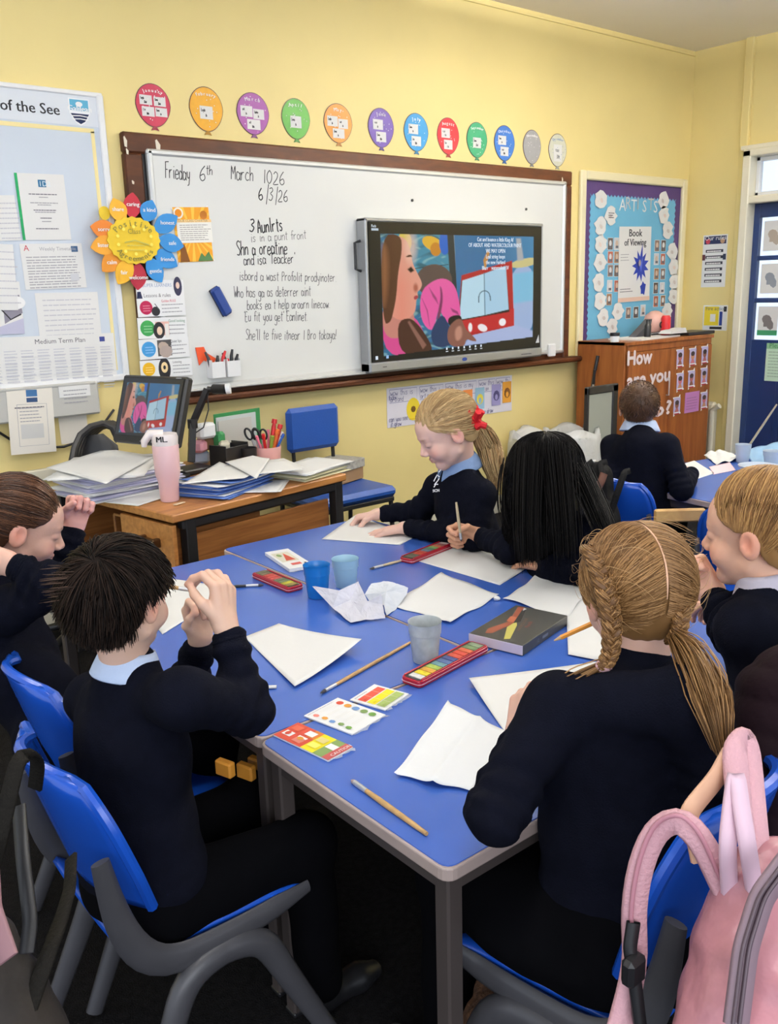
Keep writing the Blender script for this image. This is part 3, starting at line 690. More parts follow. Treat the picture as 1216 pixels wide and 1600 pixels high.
MB().tube([(sx0 - .0, SY + .05, sz1 - .12), (sx0 - .035, SY + .05, sz1 - .13), (sx0 - .035, SY + .05, sz1 - .27), (sx0, SY + .05, sz1 - .28)], .008).build('carry_handle', BLACK, t, smooth=True)
fr = (np.array([sx0 + bt, SY + .004, sz1 - bt]), np.array([1., 0, 0]), np.array([0, 0, -1.]), np.array([0, -1., 0]))
pw_, ph_ = sw - 2 * bt, sh - bt - .06
GLOSS = mat('screen_display', (1, 1, 1), 0.15, attr=True, emit=0.95, spec=0.4)
raster('display', fr, pw_, ph_, paint_screen(330, 190), .006, GLOSS, t)
cv = Canvas(); WW = (.75, .85, .95)
for i, s_ in enumerate(('Cut and bounce a little King Af', 'OF ABOUT AND WATERCOLOUR PAINT', 'WE MAY OPEN', 'Leaf string loops', 'the new Fairland', 'Blurr    watercolour IV')):
    cv = Canvas(); cv.text(s_, pw_ * .70, ph_ * (.125 + .044 * i), .034, WW, 'c', bold=.0006, sx=.75); cv.build(t, fr, .0075, INKG, 'on_screen_text')
cv = Canvas()
cv.text('Reb', .02, .03, .022, WW); cv.rect(.02, .035, .05, .012, (.4, .5, .6))
for i in range(7): cv.rect(pw_ * (.40 + .034 * i), ph_ * .935, .012, .014, WW); cv.rect(pw_ * (.398 + .034 * i), ph_ * .962, .02, .006, (.5, .55, .6))
cv.rect(pw_ * .015, ph_ * .955, .018, .02, WW); cv.rect(pw_ * .07, ph_ * .955, .018, .018, (.3, .5, .8)); cv.poly([(pw_ * .965, ph_ * .96), (pw_ * .985, ph_ * .89), (pw_ * .99, ph_ * .96)], (.6, .6, .6))
cv.build(t, fr, .0075, INKG, 'on_screen_text')
cv = Canvas(); cv.ell(pw_ * .52, .0, .022, .011, srgb('2f4a9a')); cv.lines(pw_ * .88, .002, .10, 1, .01, (.1, .1, .12), .006, .02); cv.rect(.09, -.003, .03, .005, (.1, .1, .1))
cv.build(t, (np.array([sx0, SY - .0075, sz0 + .03]), np.array([1., 0, 0]), np.array([0, 0, -1.]), np.array([0, -1., 0])), .0005, name='badge')
q = P(860, 547, BYp); MB_ = MB().box(q + np.array([0, -.012, 0]), (.07, .024, .085), bev=.006); tag(MB_.build('wall_socket', WHITE), 'small white square control box on the board right of the screen', 'control box')

# ================================================================ balloons of the months
months = ['January', 'February', 'March', 'April', 'May', 'June', 'July', 'August', 'September', 'October', 'November', 'December']
bal = [(239, 165, 27, 34, 'c22a4e', 4), (322, 171, 26, 35, 'e9a91c', 1), (395, 178, 25, 33, '9a4a9c', 3), (462, 186, 22, 32, '4a9c2c', 1), (528, 193, 22, 31, 'e39a45', 3), (595, 200, 20, 31, '5a3f96', 2), (650, 207, 19, 30, '2c8fca', 2), (700, 213, 17, 29, 'c42030', 2), (745, 219, 16, 28, '2c9468', 1), (788, 224, 16, 28, '2f6cbc', 2), (831, 230, 14, 27, 'a3a3a6', 0), (871, 235, 14, 26, 'd9d9c8', 1)]
cn = ['crimson', 'golden yellow', 'magenta', 'leaf green', 'soft orange', 'violet', 'sky blue', 'red', 'teal green', 'royal blue', 'plain silver', 'white speckled']
for i, (px, py, rx, ry, cc, nc) in enumerate(bal):
    c_ = P(px, py, WY); rxx = (P(px + rx, py, WY) - c_)[0]; rz_ = abs((P(px, py + ry, WY) - c_)[2])
    ky = rz_ / .148; kx = rxx / .112
    fr = (c_ + np.array([0, -.001, 0]), np.array([1., 0, 0]), np.array([0, 0, -1.]), np.array([0, -1., 0]))
    t = empty('paper_balloon', (c_[0], WY, c_[2] - rz_), 0, '%s paper balloon with %s name card%s, in the row above the whiteboard' % (cn[i], ('no', 'one', 'two', 'three', 'four')[nc], '' if nc == 1 else 's'), 'balloon', 'paper balloons above the whiteboard')
    el = lambda k, sq=1.0: [((1 - .12 * math.sin(a)) * rxx * k * math.cos(a) if math.sin(a) > 0 else rxx * k * math.cos(a), rz_ * k * math.sin(a)) for a in [-2 * math.pi * j / 36 for j in range(36)]]
    m_ = mat('balloon_card_' + cn[i].replace(' ', '_'), srgb(cc), .45, noise=.12, nscale=35)
    MB().prism(el(1.0), 0, .002, fr).build('rim', mat('dark_card_rim', (.05, .02, .03), .6), t)
    MB().prism(el(.965), 0, .0032, fr).build('balloon_face', m_, t)
    MB().prism([(-.006, rz_ * .95), (-.020, rz_ * 1.15), (0, rz_ * 1.11), (.020, rz_ * 1.15), (.006, rz_ * .95)], 0, .004, fr).build('knot', mat('balloon_knot_' + cn[i].replace(' ', '_'), tuple(.45 * q for q in srgb(cc)), .5), t)
    lay = {0: [], 1: [(-.045, -.02, .085, .085)], 2: [(-.07, -.06, .085, .075), (-.045, .03, .085, .075)], 3: [(-.085, -.05, .08, .075), (.0, -.035, .075, .07), (-.045, .04, .09, .07)], 4: [(-.085, -.065, .078, .065), (.005, -.06, .075, .062), (-.075, .012, .078, .065), (.01, .012, .075, .06)]}[nc]
    if i == 11: lay = [(-.05, -.05, .1, .15)]
    for (x, y, a, h) in lay:
        x, a, y, h = x * kx, a * kx, y * ky, h * ky
        cv = Canvas(); cv.hand(random.choice(['Emma', 'Leo', 'Grace', 'Jack', 'Sophia', 'Noah', 'Layla']), a * .1, h * .42, h * .24, BK, .0025, 0, .6); cv.hand(random.choice(['4th', '17th', '22nd', '9th', '30th']), a * .35, h * .82, h * .22, BK, .0025, 0, .6)
        sheet('name_card', (fr[0] + fr[1] * x + fr[2] * y, *fr[1:]), a, h, PAPER, .001, cv, parent=t, off=.0034)
    cv = Canvas(); mt = months[i]; lc = (.85, .85, .85) if i != 11 else (.2, .3, .5); n = len(mt)
    for k, ch in enumerate(mt):
        a = (k - (n - 1) / 2) * min(.26, 1.7 / n); cv.text(ch, rxx * .72 * math.sin(a) * 1.0, -rz_ * .50 - rz_ * .20 * (math.cos(a) - .5), .034 * ky * (1.1 if n < 7 else .95), lc, 'c', ang=a * .6, bold=.0008)
    rs = random.Random(i)
    for k in range(14):
        a, r_ = rs.random() * 6.28, rs.random() ** .5; cv.ell(rxx * .8 * r_ * math.cos(a), rz_ * .8 * r_ * math.sin(a), .0028, .0028, lc, 6)
    cv.build(t, fr, .0034, name='lettering')

# ================================================================ notice board on the left
NB = mat('pale_blue_backing_paper', (.60, .67, .76), .7, noise=.05, nscale=3)
n0, n1, nz1, nz0 = .55, 1.765, 2.37, 1.145
t = empty('notice_board', ((n0 + n1) / 2, WY, nz0), 0, 'big pale blue notice board with white frame and yellow border strip', 'notice board')
MB().box(((n0 + n1) / 2, WY - .008, (nz0 + nz1) / 2), (n1 - n0, .014, nz1 - nz0), bev=.001).build('backing', NB, t)
f = MB(); f.box((n1 + .008, WY - .014, (nz0 + nz1) / 2), (.03, .028, nz1 - nz0 + .02)); f.box(((n0 + n1) / 2, WY - .014, nz0 - .01), (n1 - n0 + .04, .03, .03)); f.box(((n0 + n1) / 2, WY - .012, nz1 + .008), (n1 - n0 + .04, .024, .02))
f.build('frame', WHITE, t)
FB = (np.array([n0, WY - .0155, nz1]), np.array([1., 0, 0]), np.array([0, 0, -1.]), np.array([0, -1., 0]))
def npx(px, py): q = P(px, py, WY - .0155); return q[0] - n0, nz1 - q[2]
yb = mat('yellow_border_strip', (.86, .74, .36), .7)
(xa, ya_), (xb, yb_) = npx(0, 197), npx(147, 206)
b = MB(); b.prism([(0, yb_ - .012), (0, yb_ + .006), (xb, yb_ + .006), (xb, yb_ - .012)], 0, .001, FB); b.prism([(xb - .016, yb_), (xb - .016, 1.2), (xb, 1.2), (xb, yb_)], 0, .001, FB); b.build('border_strip', yb, t)
sheet('title_strip', FB, n1 - n0, yb_ - .02, mat('title_paper', (.70, .74, .80), .6), .001, parent=t)
cv = Canvas(); (tx, ty), (tx2, _) = npx(0, 171), npx(93, 176)
V, F = text_mesh('of the See'); wtx = max(p[0] for p in V); sz = (tx2 - tx) / wtx
cv.text('of the See', tx, ty, sz, BK, bold=.0012); cv.text('Star', tx - .27, ty, sz, BK, bold=.0012)
cv.build(t, FB, .0012, name='title_lettering')
cx_, cy_ = npx(124, 172); cv = Canvas(); k = .052
cv.poly([(cx_ - k * .9, cy_ - k * .9), (cx_ - k * .9, cy_ + k * .3), (cx_ - k * .4, cy_ + k), (cx_, cy_ + k * 1.25), (cx_ + k * .4, cy_ + k), (cx_ + k * .9, cy_ + k * .3), (cx_ + k * .9, cy_ - k * .9)], (.85, .87, .9))
cv.poly([(cx_ - k * .8, cy_ - k * .8), (cx_ - k * .8, cy_ + k * .1), (cx_ + k * .8, cy_ + k * .1), (cx_ + k * .8, cy_ - k * .8)], srgb('58a6c8')); cv.ell(cx_, cy_ - k * .45, k * .3, k * .2, WH)
cv.poly([(cx_ - k * .8, cy_ + k * .3), (cx_ - k * .4, cy_ + k * .9), (cx_, cy_ + k * 1.12), (cx_ + k * .4, cy_ + k * .9), (cx_ + k * .8, cy_ + k * .3)], srgb('14234a'))
for j in range(2): cv.stroke([(cx_ - k * .7, cy_ + k * (.5 + .25 * j)), (cx_, cy_ + k * (.45 + .25 * j)), (cx_ + k * .7, cy_ + k * (.52 + .25 * j))], .004, WH)
cv.text('Galilean', cx_, cy_ + k * .12, .034, WH, 'c', bold=.001)
cv.build(t, FB, .0015, name='crest')
def npaper(tl, tr, bl, lab, fn=None, m=PAPER, d=.017, name='notice_sheet'):
    fr, w_, h_ = wallframe(tl, tr, bl, WY - d); cv = Canvas()
    if fn: fn(cv, w_, h_)
    return sheet(name, fr, w_, h_, m, .0012, cv, lab, 'notice', 'sheets on the left notice board')
def f1(cv, w_, h_):
    cv.rect(-.012, 0, .012, h_, srgb('1f9a5c')); cv.rect(w_ * .42, h_ * .09, w_ * .17, h_ * .11, srgb('2f6c94')); cv.text('1D2', w_ * .43, h_ * .185, .03, (.7, .8, .85))
    for y, a in ((.3, .62), (.345, .2), (.43, .6), (.46, .3), (.54, .5), (.57, .45), (.66, .25), (.71, .2), (.82, .5)): cv.lines(w_ * (.5 - a / 2), h_ * y, w_ * a, 1, .01, (.15, .15, .18) if a in (.62, .25, .5) else GY, .004, .02)
def f2(cv, w_, h_):
    cv.text('A', .015, .03, .035, srgb('b03040')); cv.rect(w_ - .05, .012, .03, .025, srgb('3a5a80')); cv.text('Weekly Timetable', w_ * .3, .03, .022, GY)
    for r in range(6): cv.lines(.02, .055 + r * h_ * .12, w_ * .85, 2, .013, GY, .004, .1)
    cv.rect(w_ * .75, h_ * .68, w_ * .14, h_ * .16, (.62, .63, .66))
def f3(cv, w_, h_):
    for r in range(8): cv.lines(.03, .03 + r * h_ * .11, w_ * .85, 1, .01, (.55, .55, .6), .005, .15)
def f4(cv, w_, h_):
    cv.text('Medium Term Plan', w_ * .45, .035, .03, DG); cv.rect(w_ - .07, .015, .025, .022, srgb('404a90'))
    for r in range(7):
        for c_ in range(9): cv.lines(.02 + c_ * w_ * .108, .06 + r * h_ * .125, w_ * .085, 3, .012, (.55, .56, .62), .004, .2)
npaper((26, 270), (99, 273), (34, 375), 'green-edged typed document on the notice board', f1)
npaper((30, 381), (127, 380), (33, 453), 'landscape timetable sheet below the green-edged document', f2)
npaper((54, 458), (152, 456), (58, 530), 'faint printed sheet above the long plan sheet', f3)
npaper((-60, 530), (177, 520), (-60, 610), 'long landscape plan sheet along the board bottom', f4, d=.021)
npaper((-20, 305), (22, 305), (-20, 376), 'partly cut off sheet left of the green-edged document', f3)
npaper((-20, 380), (20, 382), (-20, 484), 'tall white sheet at the left picture edge', f3, d=.023)
def f5(cv, w_, h_):
    cv.poly([(w_ * .4, h_ * .3), (w_ * .95, h_ * .25), (w_, h_ * .6), (w_ * .4, h_ * .8)], (.25, .24, .3)); cv.ell(w_ * .75, h_ * .4, .05, .03, WH); cv.poly([(0, h_ * .9), (w_, h_ * .7), (w_, h_), (0, h_)], (.5, .5, .65)); cv.stroke([(w_ * .3, h_ * .5), (w_ * .6, h_ * .72), (w_ * .95, h_ * .62)], .006, BK)
npaper((-20, 440), (30, 440), (-20, 523), 'sheet with a dark skull drawing at the left edge', f5, d=.019)
# grey trunking below with papers
tk = MB(); tk.box(((.4 + 1.615) / 2, WY - .03, 1.055), (1.215, .06, .15), bev=.008); tk.box(((.4 + 1.6) / 2, WY - .032, 1.125), (1.2, .066, .012), bev=.003)
tag(tk.build('cable_trunking', TRUNK), 'grey cable trunking box under the left notice board', 'trunking')
def f6(cv, w_, h_):
    cv.rect(w_ * .42, .01, w_ * .24, .03, srgb('3f6ea0')); cv.rect(w_ * .42, .045, w_ * .24, .02, srgb('304a70')); cv.lines(w_ * .15, .085, w_ * .65, 1, .01, DG, .005, .02)
    cv.stroke([(w_ * .2, h_ * .25), (w_ * .2, h_ * .88), (w_ * .85, h_ * .88), (w_ * .85, h_ * .25), (w_ * .2, h_ * .25)], .002, GY); cv.lines(w_ * .25, h_ * .3, w_ * .5, 5, h_ * .05, GY, .004); cv.rect(w_ * .25, h_ * .55, w_ * .5, h_ * .22, (.62, .62, .60))
fr, w_, h_ = wallframe((9, 607), (81, 604), (20, 711), WY - .062); cv = Canvas(); f6(cv, w_, h_); sheet('hanging_notice', fr, w_, h_, mat('cream_paper', (.80, .76, .68), .7), .001, cv, 'cream printed notice taped onto the grey trunking, hanging low', 'notice')
fr, w_, h_ = wallframe((91, 604), (140, 600), (93, 622), WY - .062); cv = Canvas(); cv.lines(.02, .02, w_ * .8, 4, .018, GY, .005); sheet('label_slip', fr, w_, h_, PAPER, .001, cv, 'small white slip stuck on the grey trunking', 'label')
fr, w_, h_ = wallframe((90, 645), (134, 640), (92, 695), WY - .004); sheet('blank_sheet', fr, w_, h_, mat('cream_paper', (.80, .76, .68), .7), .001, None, 'plain curled sheet on the wall under the grey trunking', 'paper')
# dangling black cable
pts = [P(*p, WY - .02) for p in ((-10, 670), (15, 686), (60, 700), (100, 698), (130, 688), (160, 665), (178, 640))]
tag(MB().tube(pts, .006, 8).build('wall_cable', BLACK, smooth=True), 'black cable drooping along the wall behind the desk', 'cable')
pts = [P(*p, WY - .02) for p in ((-10, 755), (45, 742), (100, 728), (128, 722))]
tag(MB().box(P(60, 742, WY - .03), (1.0, .03, .05), bev=.005).build('pipe_casing', CREAM), 'cream boxed pipe low on the wall beside the desk', 'pipe')

# ================================================================ flower sign with twelve petals
c_ = P(208, 376, WY - .06); fr = (c_, np.array([1., 0, 0]), np.array([0, 0, -1.]), np.array([0, -1., 0]))
t = empty('flower_sign', c_, 0, 'paper flower with yellow centre and red, orange and blue petals', 'flower')
def pl2(px, py): q = P(px, py, WY - .06) - c_; return q[0], -q[2]
pet = [((207, 301), (206, 342), 'b81c34'), ((237, 313), (226, 347), '2a86cc'), ((277, 338), (240, 361), '2a86cc'), ((286, 385), (246, 374), '2a86cc'), ((277, 416), (240, 392), '2a86cc'), ((252, 441), (230, 402), '2a86cc'),
       ((215, 453), (216, 410), 'a81834'), ((184, 444), (204, 404), 'e8b02a'), ((160, 424), (190, 393), 'e08f24'), ((141, 387), (184, 379), 'e6a02c'), ((141, 354), (185, 364), 'e0802a'), ((176, 310), (192, 348), 'ecb02c')]
words = ['caring', 'a kind', 'honest', 'safe', 'friends', 'gentle', 'welcome', 'fair', 'calm', 'listen', 'sorry', 'share']
for k, (tip, base, cc) in enumerate(pet):
    (x1, y1), (x0, y0) = pl2(*tip), pl2(*base); L = math.hypot(x1 - x0, y1 - y0); ux, uy = (x1 - x0) / L, (y1 - y0) / L; wd = .043
    pts = []
    for s_ in (1, -1):
        for j in range(8):
            u = j / 7 if s_ == 1 else 1 - j / 7
            r = wd * math.sin(math.pi * min(1, u * .98 + .01)) ** .8
            pts.append((x0 + ux * L * u - uy * r * s_, y0 + uy * L * u + ux * r * s_))
    MB().prism(pts[::-1], .004 * (k % 2), .004 * (k % 2) + .003, fr).build('petal', mat('petal_' + cc, srgb(cc), .55), t)
    cv = Canvas(); a = math.atan2(uy, ux); a = a if abs(a) < 1.6 else a + math.pi
    cv.text(words[k], x0 + ux * L * .55, y0 + uy * L * .55 + .008, .026, WH, 'c', ang=0, bold=.0006); cv.build(t, fr, .008, name='petal_lettering')
MB().lathe([(0.001, 0), (.125, 0), (.125, .006), (.12, .008), (.001, .009)], (0, 0, 0), 36)
sc = MB(); n = 40; sc.prism([(.128 * (1 + .03 * math.cos(k * math.pi)) * math.cos(-2 * math.pi * k / n), .104 * (1 + .03 * math.cos(k * math.pi)) * math.sin(-2 * math.pi * k / n)) for k in range(n)], .008, .012, fr)
sc.build('flower_centre', mat('yellow_card', srgb('ecca2c'), .55, noise=.12, nscale=14), t)
cv = Canvas(); TX = (.25, .22, .05)
for k, ch in enumerate('Positive'): a = (k - 3.5) * .24; cv.text(ch, .100 * math.sin(a), -.076 * math.cos(a) + .012, .038, TX, 'c', a, bold=.001)
for k, ch in enumerate('Agreements'): a = (k - 4.5) * .22; cv.text(ch, .100 * math.sin(a), .080 * math.cos(a) + .012, .034, TX, 'c', -a, bold=.001)
cv.text('Class', 0, -.03, .03, TX, 'c'); cv.stroke([(-.05, .01), (0, .0), (.07, .02)], .006, (.5, .45, .1)); cv.lines(-.04, .02, .1, 2, .02, (.6, .5, .1), .005, .1)
for k in range(10): a = k * .63 + .3; cv.ell(.085 * math.cos(a), .06 * math.sin(a), .008, .008, srgb('f6e468'), 9)
cv.build(t, fr, .0125, name='lettering')
c2_ = P(163, 333, WY - .05); o = MB(); o.prism([(.026 * math.cos(-a), .03 * math.sin(-a)) for a in [k * math.pi / 9 for k in range(18)]], 0, .004, (c2_, (1, 0, 0), (0, 0, -1), (0, -1, 0)))
tag(o.build('round_badge', mat('yellow_card', srgb('ecca2c'), .55)), 'little round yellow badge at the upper left of the flower', 'badge')

# ================================================================ poster of drawings under the screen
fr, w_, h_ = wallframe((604, 607), (800, 586), (605, 669), WY - .002); cv = Canvas()
for (x, a) in ((.02, .2), (.24, .18), (.44, .25), (.71, .14), (.86, .12)):
    cv.stroke([(w_ * x, h_ * .05), (w_ * (x + a), h_ * .05), (w_ * (x + a), h_ * .38), (w_ * x, h_ * .38), (w_ * x, h_ * .05)], .003, (.2, .2, .4))
    cv.hand('wow this is my ' [:int(a * 60)], w_ * (x + .005), h_ * .2, .035, (.15, .15, .3), .003, 0, .9); cv.hand('art and'[:int(a * 45)], w_ * (x + .005), h_ * .35, .03, (.15, .15, .3), .003, 0, .9)
cv.ell(w_ * .19, h_ * .60, .055, .07, srgb('e8cf3a'), 18); cv.ell(w_ * .19, h_ * .60, .02, .02, srgb('6a4a18'), 8); cv.stroke([(w_ * .16, h_ * .85), (w_ * .22, h_ * .85)], .006, srgb('d9b92a'))
cv.hand('can you see', w_ * .01, h_ * .85, .03, (.15, .15, .3), .003, 0, .8); cv.hand('it grow', w_ * .02, h_ * .98, .03, (.15, .15, .3), .003, 0, .8); cv.hand('today', w_ * .01, h_ * .30, .03, (.15, .15, .3), .003, 0, .8)
for (x, y, cc, c3) in ((.62, .58, 'e28a4a', 'c0402a'), (.72, .56, '8fb4cc', 'd8c84a'), (.86, .52, '9a94c4', '4a4470'), (.955, .48, 'd89a3c', '6a4420')):
    cv.rect(w_ * x - .045, h_ * y - .075, .085, .14, srgb(cc)); cv.ell(w_ * x, h_ * y, .03, .035, srgb(c3), 9); cv.ell(w_ * x, h_ * y + .01, .014, .02, srgb(cc), 7)
cv.hand('then we draw', w_ * .68, h_ * .97, .03, (.15, .15, .3), .003, 0, .8)
sheet('drawing_poster', fr, w_, h_, mat('lilac_white_paper', (.72, .70, .78), .7), .0015, cv, 'long poster of pen notes and coloured sketches under the screen', 'poster')
# ================================================================ display board of artists
d0, d1, dz1, dz0 = 5.19, 6.345, 2.195, 1.02
t = empty('display_board', ((d0 + d1) / 2, WY, dz0), 0, 'blue display board with purple border and cream frame', 'display board')
f = MB()
for x in (d0 - .03, d1 + .03): f.box((x, WY - .015, (dz0 + dz1) / 2), (.06, .03, dz1 - dz0 + .12), bev=.008)
for z in (dz0 - .03, dz1 + .03): f.box(((d0 + d1) / 2, WY - .015, z), (d1 - d0, .03, .06), bev=.008)
f.box(((d0 + d1) / 2, WY - .03, dz0 - .03), (d1 - d0 + .16, .06, .03), bev=.006)
f.build('frame', mat('cream_yellow_gloss', (.84, .76, .50), .35), t)
FD = (np.array([d0, WY - .004, dz1]), np.array([1., 0, 0]), np.array([0, 0, -1.]), np.array([0, -1., 0]))
W_, H_ = d1 - d0, dz1 - dz0
sheet('purple_border', FD, W_, H_, mat('purple_border_paper', (.055, .025, .12), .6), .002, parent=t)
bx, n = .06, 26; pts = []
for k in range(n * 2): pts.append((bx + (k % 2) * .012, .085 + (H_ - .10) * k / (n * 2)))
for k in range(n * 2): pts.append((bx + (W_ - 2 * bx) * k / (n * 2), H_))
for k in range(n * 2): pts.append((W_ - bx - (k % 2) * .012, H_ - (H_ - .085) * k / (n * 2)))
for k in range(n * 2): pts.append((W_ - bx - (W_ - 2 * bx) * k / (n * 2), .085 + (k % 2) * .018))
MB().prism(pts, .002, .004, FD).build('blue_backing', mat('sky_blue_backing_paper', srgb('69aed0'), .7, noise=.06, nscale=5), t)
def dpx(px, py): q = P(px, py, WY - .01); return q[0] - d0, dz1 - q[2]
FD2 = (FD[0] + np.array([0, -.0045, 0]), *FD[1:])
x, y = dpx(966, 328); x2, _ = dpx(1028, 331)
for k, ch in enumerate('ARTISTS'):
    cv = MB(); V, F = text_mesh(ch); s_ = .12; ox = x + (x2 - x) * k / 7 + .01
    V3 = [FD2[0] + FD2[1] * (ox + p[0] * s_) + FD2[2] * (y - p[1] * s_ + (-.01 if k % 2 else .005)) + FD2[3] * .003 for p in V]
    c3 = MB(); c3.add(V3, F); c3.build('title_letter', SILVER if k % 2 else WHITE, t)
# hand-cut paper shapes round the edge
ORDN = ['first', 'second', 'third', 'fourth', 'fifth', 'sixth', 'seventh', 'eighth', 'ninth', 'tenth', 'eleventh']
shp = [(938, 312), (1036, 313), (954, 337), (1037, 336), (938, 353), (1043, 360), (938, 381), (1050, 393), (937, 410), (1052, 417), (935, 441), (1053, 440), (937, 470), (1052, 463), (965, 486), (1042, 486), (942, 496), (956, 510)]
rs = random.Random(5)
for k, (px, py) in enumerate(shp):
    x, y = dpx(px, py); m_ = 15; r0 = .062
    pts = [(r0 * (1 + .22 * math.sin(j * 2.4 + k) + .12 * rs.random()) * math.cos(-2 * math.pi * j / m_) * 1.0, r0 * (.92 + .2 * rs.random()) * math.sin(-2 * math.pi * j / m_)) for j in range(m_)]
    fr = (FD2[0] + FD2[1] * x + FD2[2] * y, *FD2[1:]); th = .012
    lp = [p for p in shp if (p[0] < 990) == (px < 990)]; rk = sorted(lp, key=lambda p: (p[1], p[0])).index((px, py)); o = MB().prism(pts, .006, .0075, fr).prism([(-.012, .012), (.012, .012), (.012, -.012), (-.012, -.012)], 0, .006, fr).build('paper_cutout', PAPER)
    side = 'left' if px < 990 else 'right'
    tag(o, 'white ragged paper cut-out on the %s side of the artists display, %s from the top' % (side, ORDN[rk]), 'paper shape', 'paper cut-outs around the artists display')
    cv = Canvas(); cv.ell(rs.uniform(-.01, .01), .005, .02, .014, (.55, .5, .48) if k % 3 else (.72, .6, .55), 8, rs.random())
    if k in (2,): cv.lines(-.03, -.02, .07, 3, .015, BK, .006)
    cv.stroke([(-.03, .02), (0, -.03), (.03, .01)], .0025, (.6, .6, .62)); cv.build(o, fr, .0078, name='pencil_drawing')
# small photographs in columns
ph = [(954, 381), (964, 381), (954, 402), (964, 402), (954, 423), (964, 423), (953, 447), (964, 447), (952, 468), (1027, 384), (1037, 384), (1026, 405), (1036, 405), (1026, 428), (1036, 428), (1025, 450), (1035, 450), (1025, 471), (1036, 470), (982, 489), (994, 488), (1005, 485)]
for k, (px, py) in enumerate(ph):
    x, y = dpx(px, py); w2, h2 = .062, .085
    fr = (FD2[0] + FD2[1] * (x - w2 / 2) + FD2[2] * (y - h2 / 2), *FD2[1:]); cv = Canvas(); c_ = [(.09, .07, .06), (.35, .10, .06), (.20, .14, .12), (.6, .6, .62), (.28, .15, .08)][(k * 3) % 5]
    cv.rect(.003, .003, w2 - .006, h2 - .006, c_); cv.ell(w2 * .5, h2 * .45, .016, .022, (.55, .42, .33) if k % 2 else (.7, .7, .7), 8); cv.rect(w2 * .3, h2 * .65, w2 * .5, h2 * .2, (.1, .1, .12))
    sheet('small_photo', fr, w2, h2, WHITE, .0015, cv, 'small photograph on the artists display, %s' % (('below the poster, %s' % {982: 'left', 994: 'middle', 1005: 'right'}[px]) if 975 < px < 1012 else '%s column %s of the poster, %s from the top' % (('outer' if (px < 960 or px > 1030) else 'inner'), 'left' if px < 975 else 'right', ORDN[(py - 380) // 21])), 'photo', 'small photographs on the artists display')
fr, w_, h_ = wallframe((968, 354), (1018, 354), (967, 473), WY - .012); cv = Canvas(); DBL = srgb('24389a')
cv.text('Book', w_ * .5, h_ * .13, .075, BK, 'c', bold=.002); cv.text('of Viewing', w_ * .5, h_ * .25, .07, BK, 'c', bold=.002, sx=.9)
cx, cy, r = w_ * .68, h_ * .52, .105
pts = []
for j in range(22): a = -j * 2 * math.pi / 22; rr = r * (1.0 if j % 2 else .55) * (1.35 if j == 5 else 1); pts.append((cx + rr * math.cos(a), cy + rr * 1.15 * math.sin(a)))
cv.poly(pts, DBL); cv.poly([(cx - .01, cy), (cx + .03, cy - .07), (cx + .01, cy + .05)], srgb('5a6ac8')); cv.poly([(cx - .05, cy - .02), (cx, cy - .05), (cx - .02, cy + .04)], srgb('16246a')); cv.ell(cx - .01, cy - .02, .014, .025, srgb('a89a94'), 8)
pts = [(w_ * .78 + .04 * (1 if j % 2 else .7) * math.cos(-j * .57), h_ * .83 + .055 * (1 if j % 2 else .7) * math.sin(-j * .57)) for j in range(11)]; cv.poly(pts, DBL)
cv.lines(w_ * .05, h_ * .36, w_ * .3, 3, .02, GY, .005); cv.lines(w_ * .05, h_ * .82, w_ * .4, 2, .018, DG, .005); cv.rect(.0, h_ * .94, w_, h_ * .055, srgb('d9b9a8'))
sheet('book_poster', fr, w_, h_, PAPER, .0015, cv, 'white poster with a dark blue paper flower on the display board', 'poster')
# two posters on the door wall
fr, w_, h_ = rightframe((1100, 368), (1138, 367), (1098, 449)); cv = Canvas()
cv.rect(.01, .01, w_ - .02, h_ * .15, (.02, .03, .09)); cv.ell(w_ * .2, h_ * .12, .02, .02, srgb('c04050'), 8); cv.ell(w_ * .8, h_ * .12, .02, .02, srgb('c09a7a'), 8); cv.text('Our rules', w_ * .5, h_ * .1, .045, WH, 'c')
for j in range(6): cv.rect(w_ * .13, h_ * (.28 + .115 * j), w_ * .72, h_ * .055, (.04, .04, .06)); cv.lines(w_ * .18, h_ * (.30 + .115 * j), w_ * .6, 1, .01, WH, .01, .05)
cv.rect(.0, h_ * .37, .025, h_ * .11, (.1, .03, .04)); cv.rect(w_ - .03, h_ * .37, .025, h_ * .11, (.03, .04, .08))
sheet('rules_poster', fr, w_, h_, WHITE, .002, cv, 'white poster with dark text bars on the wall beside the door', 'poster')
fr, w_, h_ = rightframe((1100, 477), (1138, 477), (1100, 516)); cv = Canvas()
cv.rect(w_ * .05, 0.01, w_ * .6, h_ * .75, srgb('e8d23c')); cv.rect(w_ * .3, h_ * .35, w_ * .22, h_ * .3, (.8, .8, .78)); cv.rect(w_ * .68, h_ * .25, w_ * .12, h_ * .55, srgb('2c3f8a')); cv.rect(w_ * .84, .01, w_ * .12, h_ * .2, BK); cv.rect(w_ * .3, h_ * .85, w_ * .5, h_ * .1, BK)
cv.text('Fire action', w_ * .1, h_ * .2, .04, DG)
sheet('yellow_notice', fr, w_, h_, WHITE, .002, cv, 'small yellow and white notice below the rules poster', 'notice')

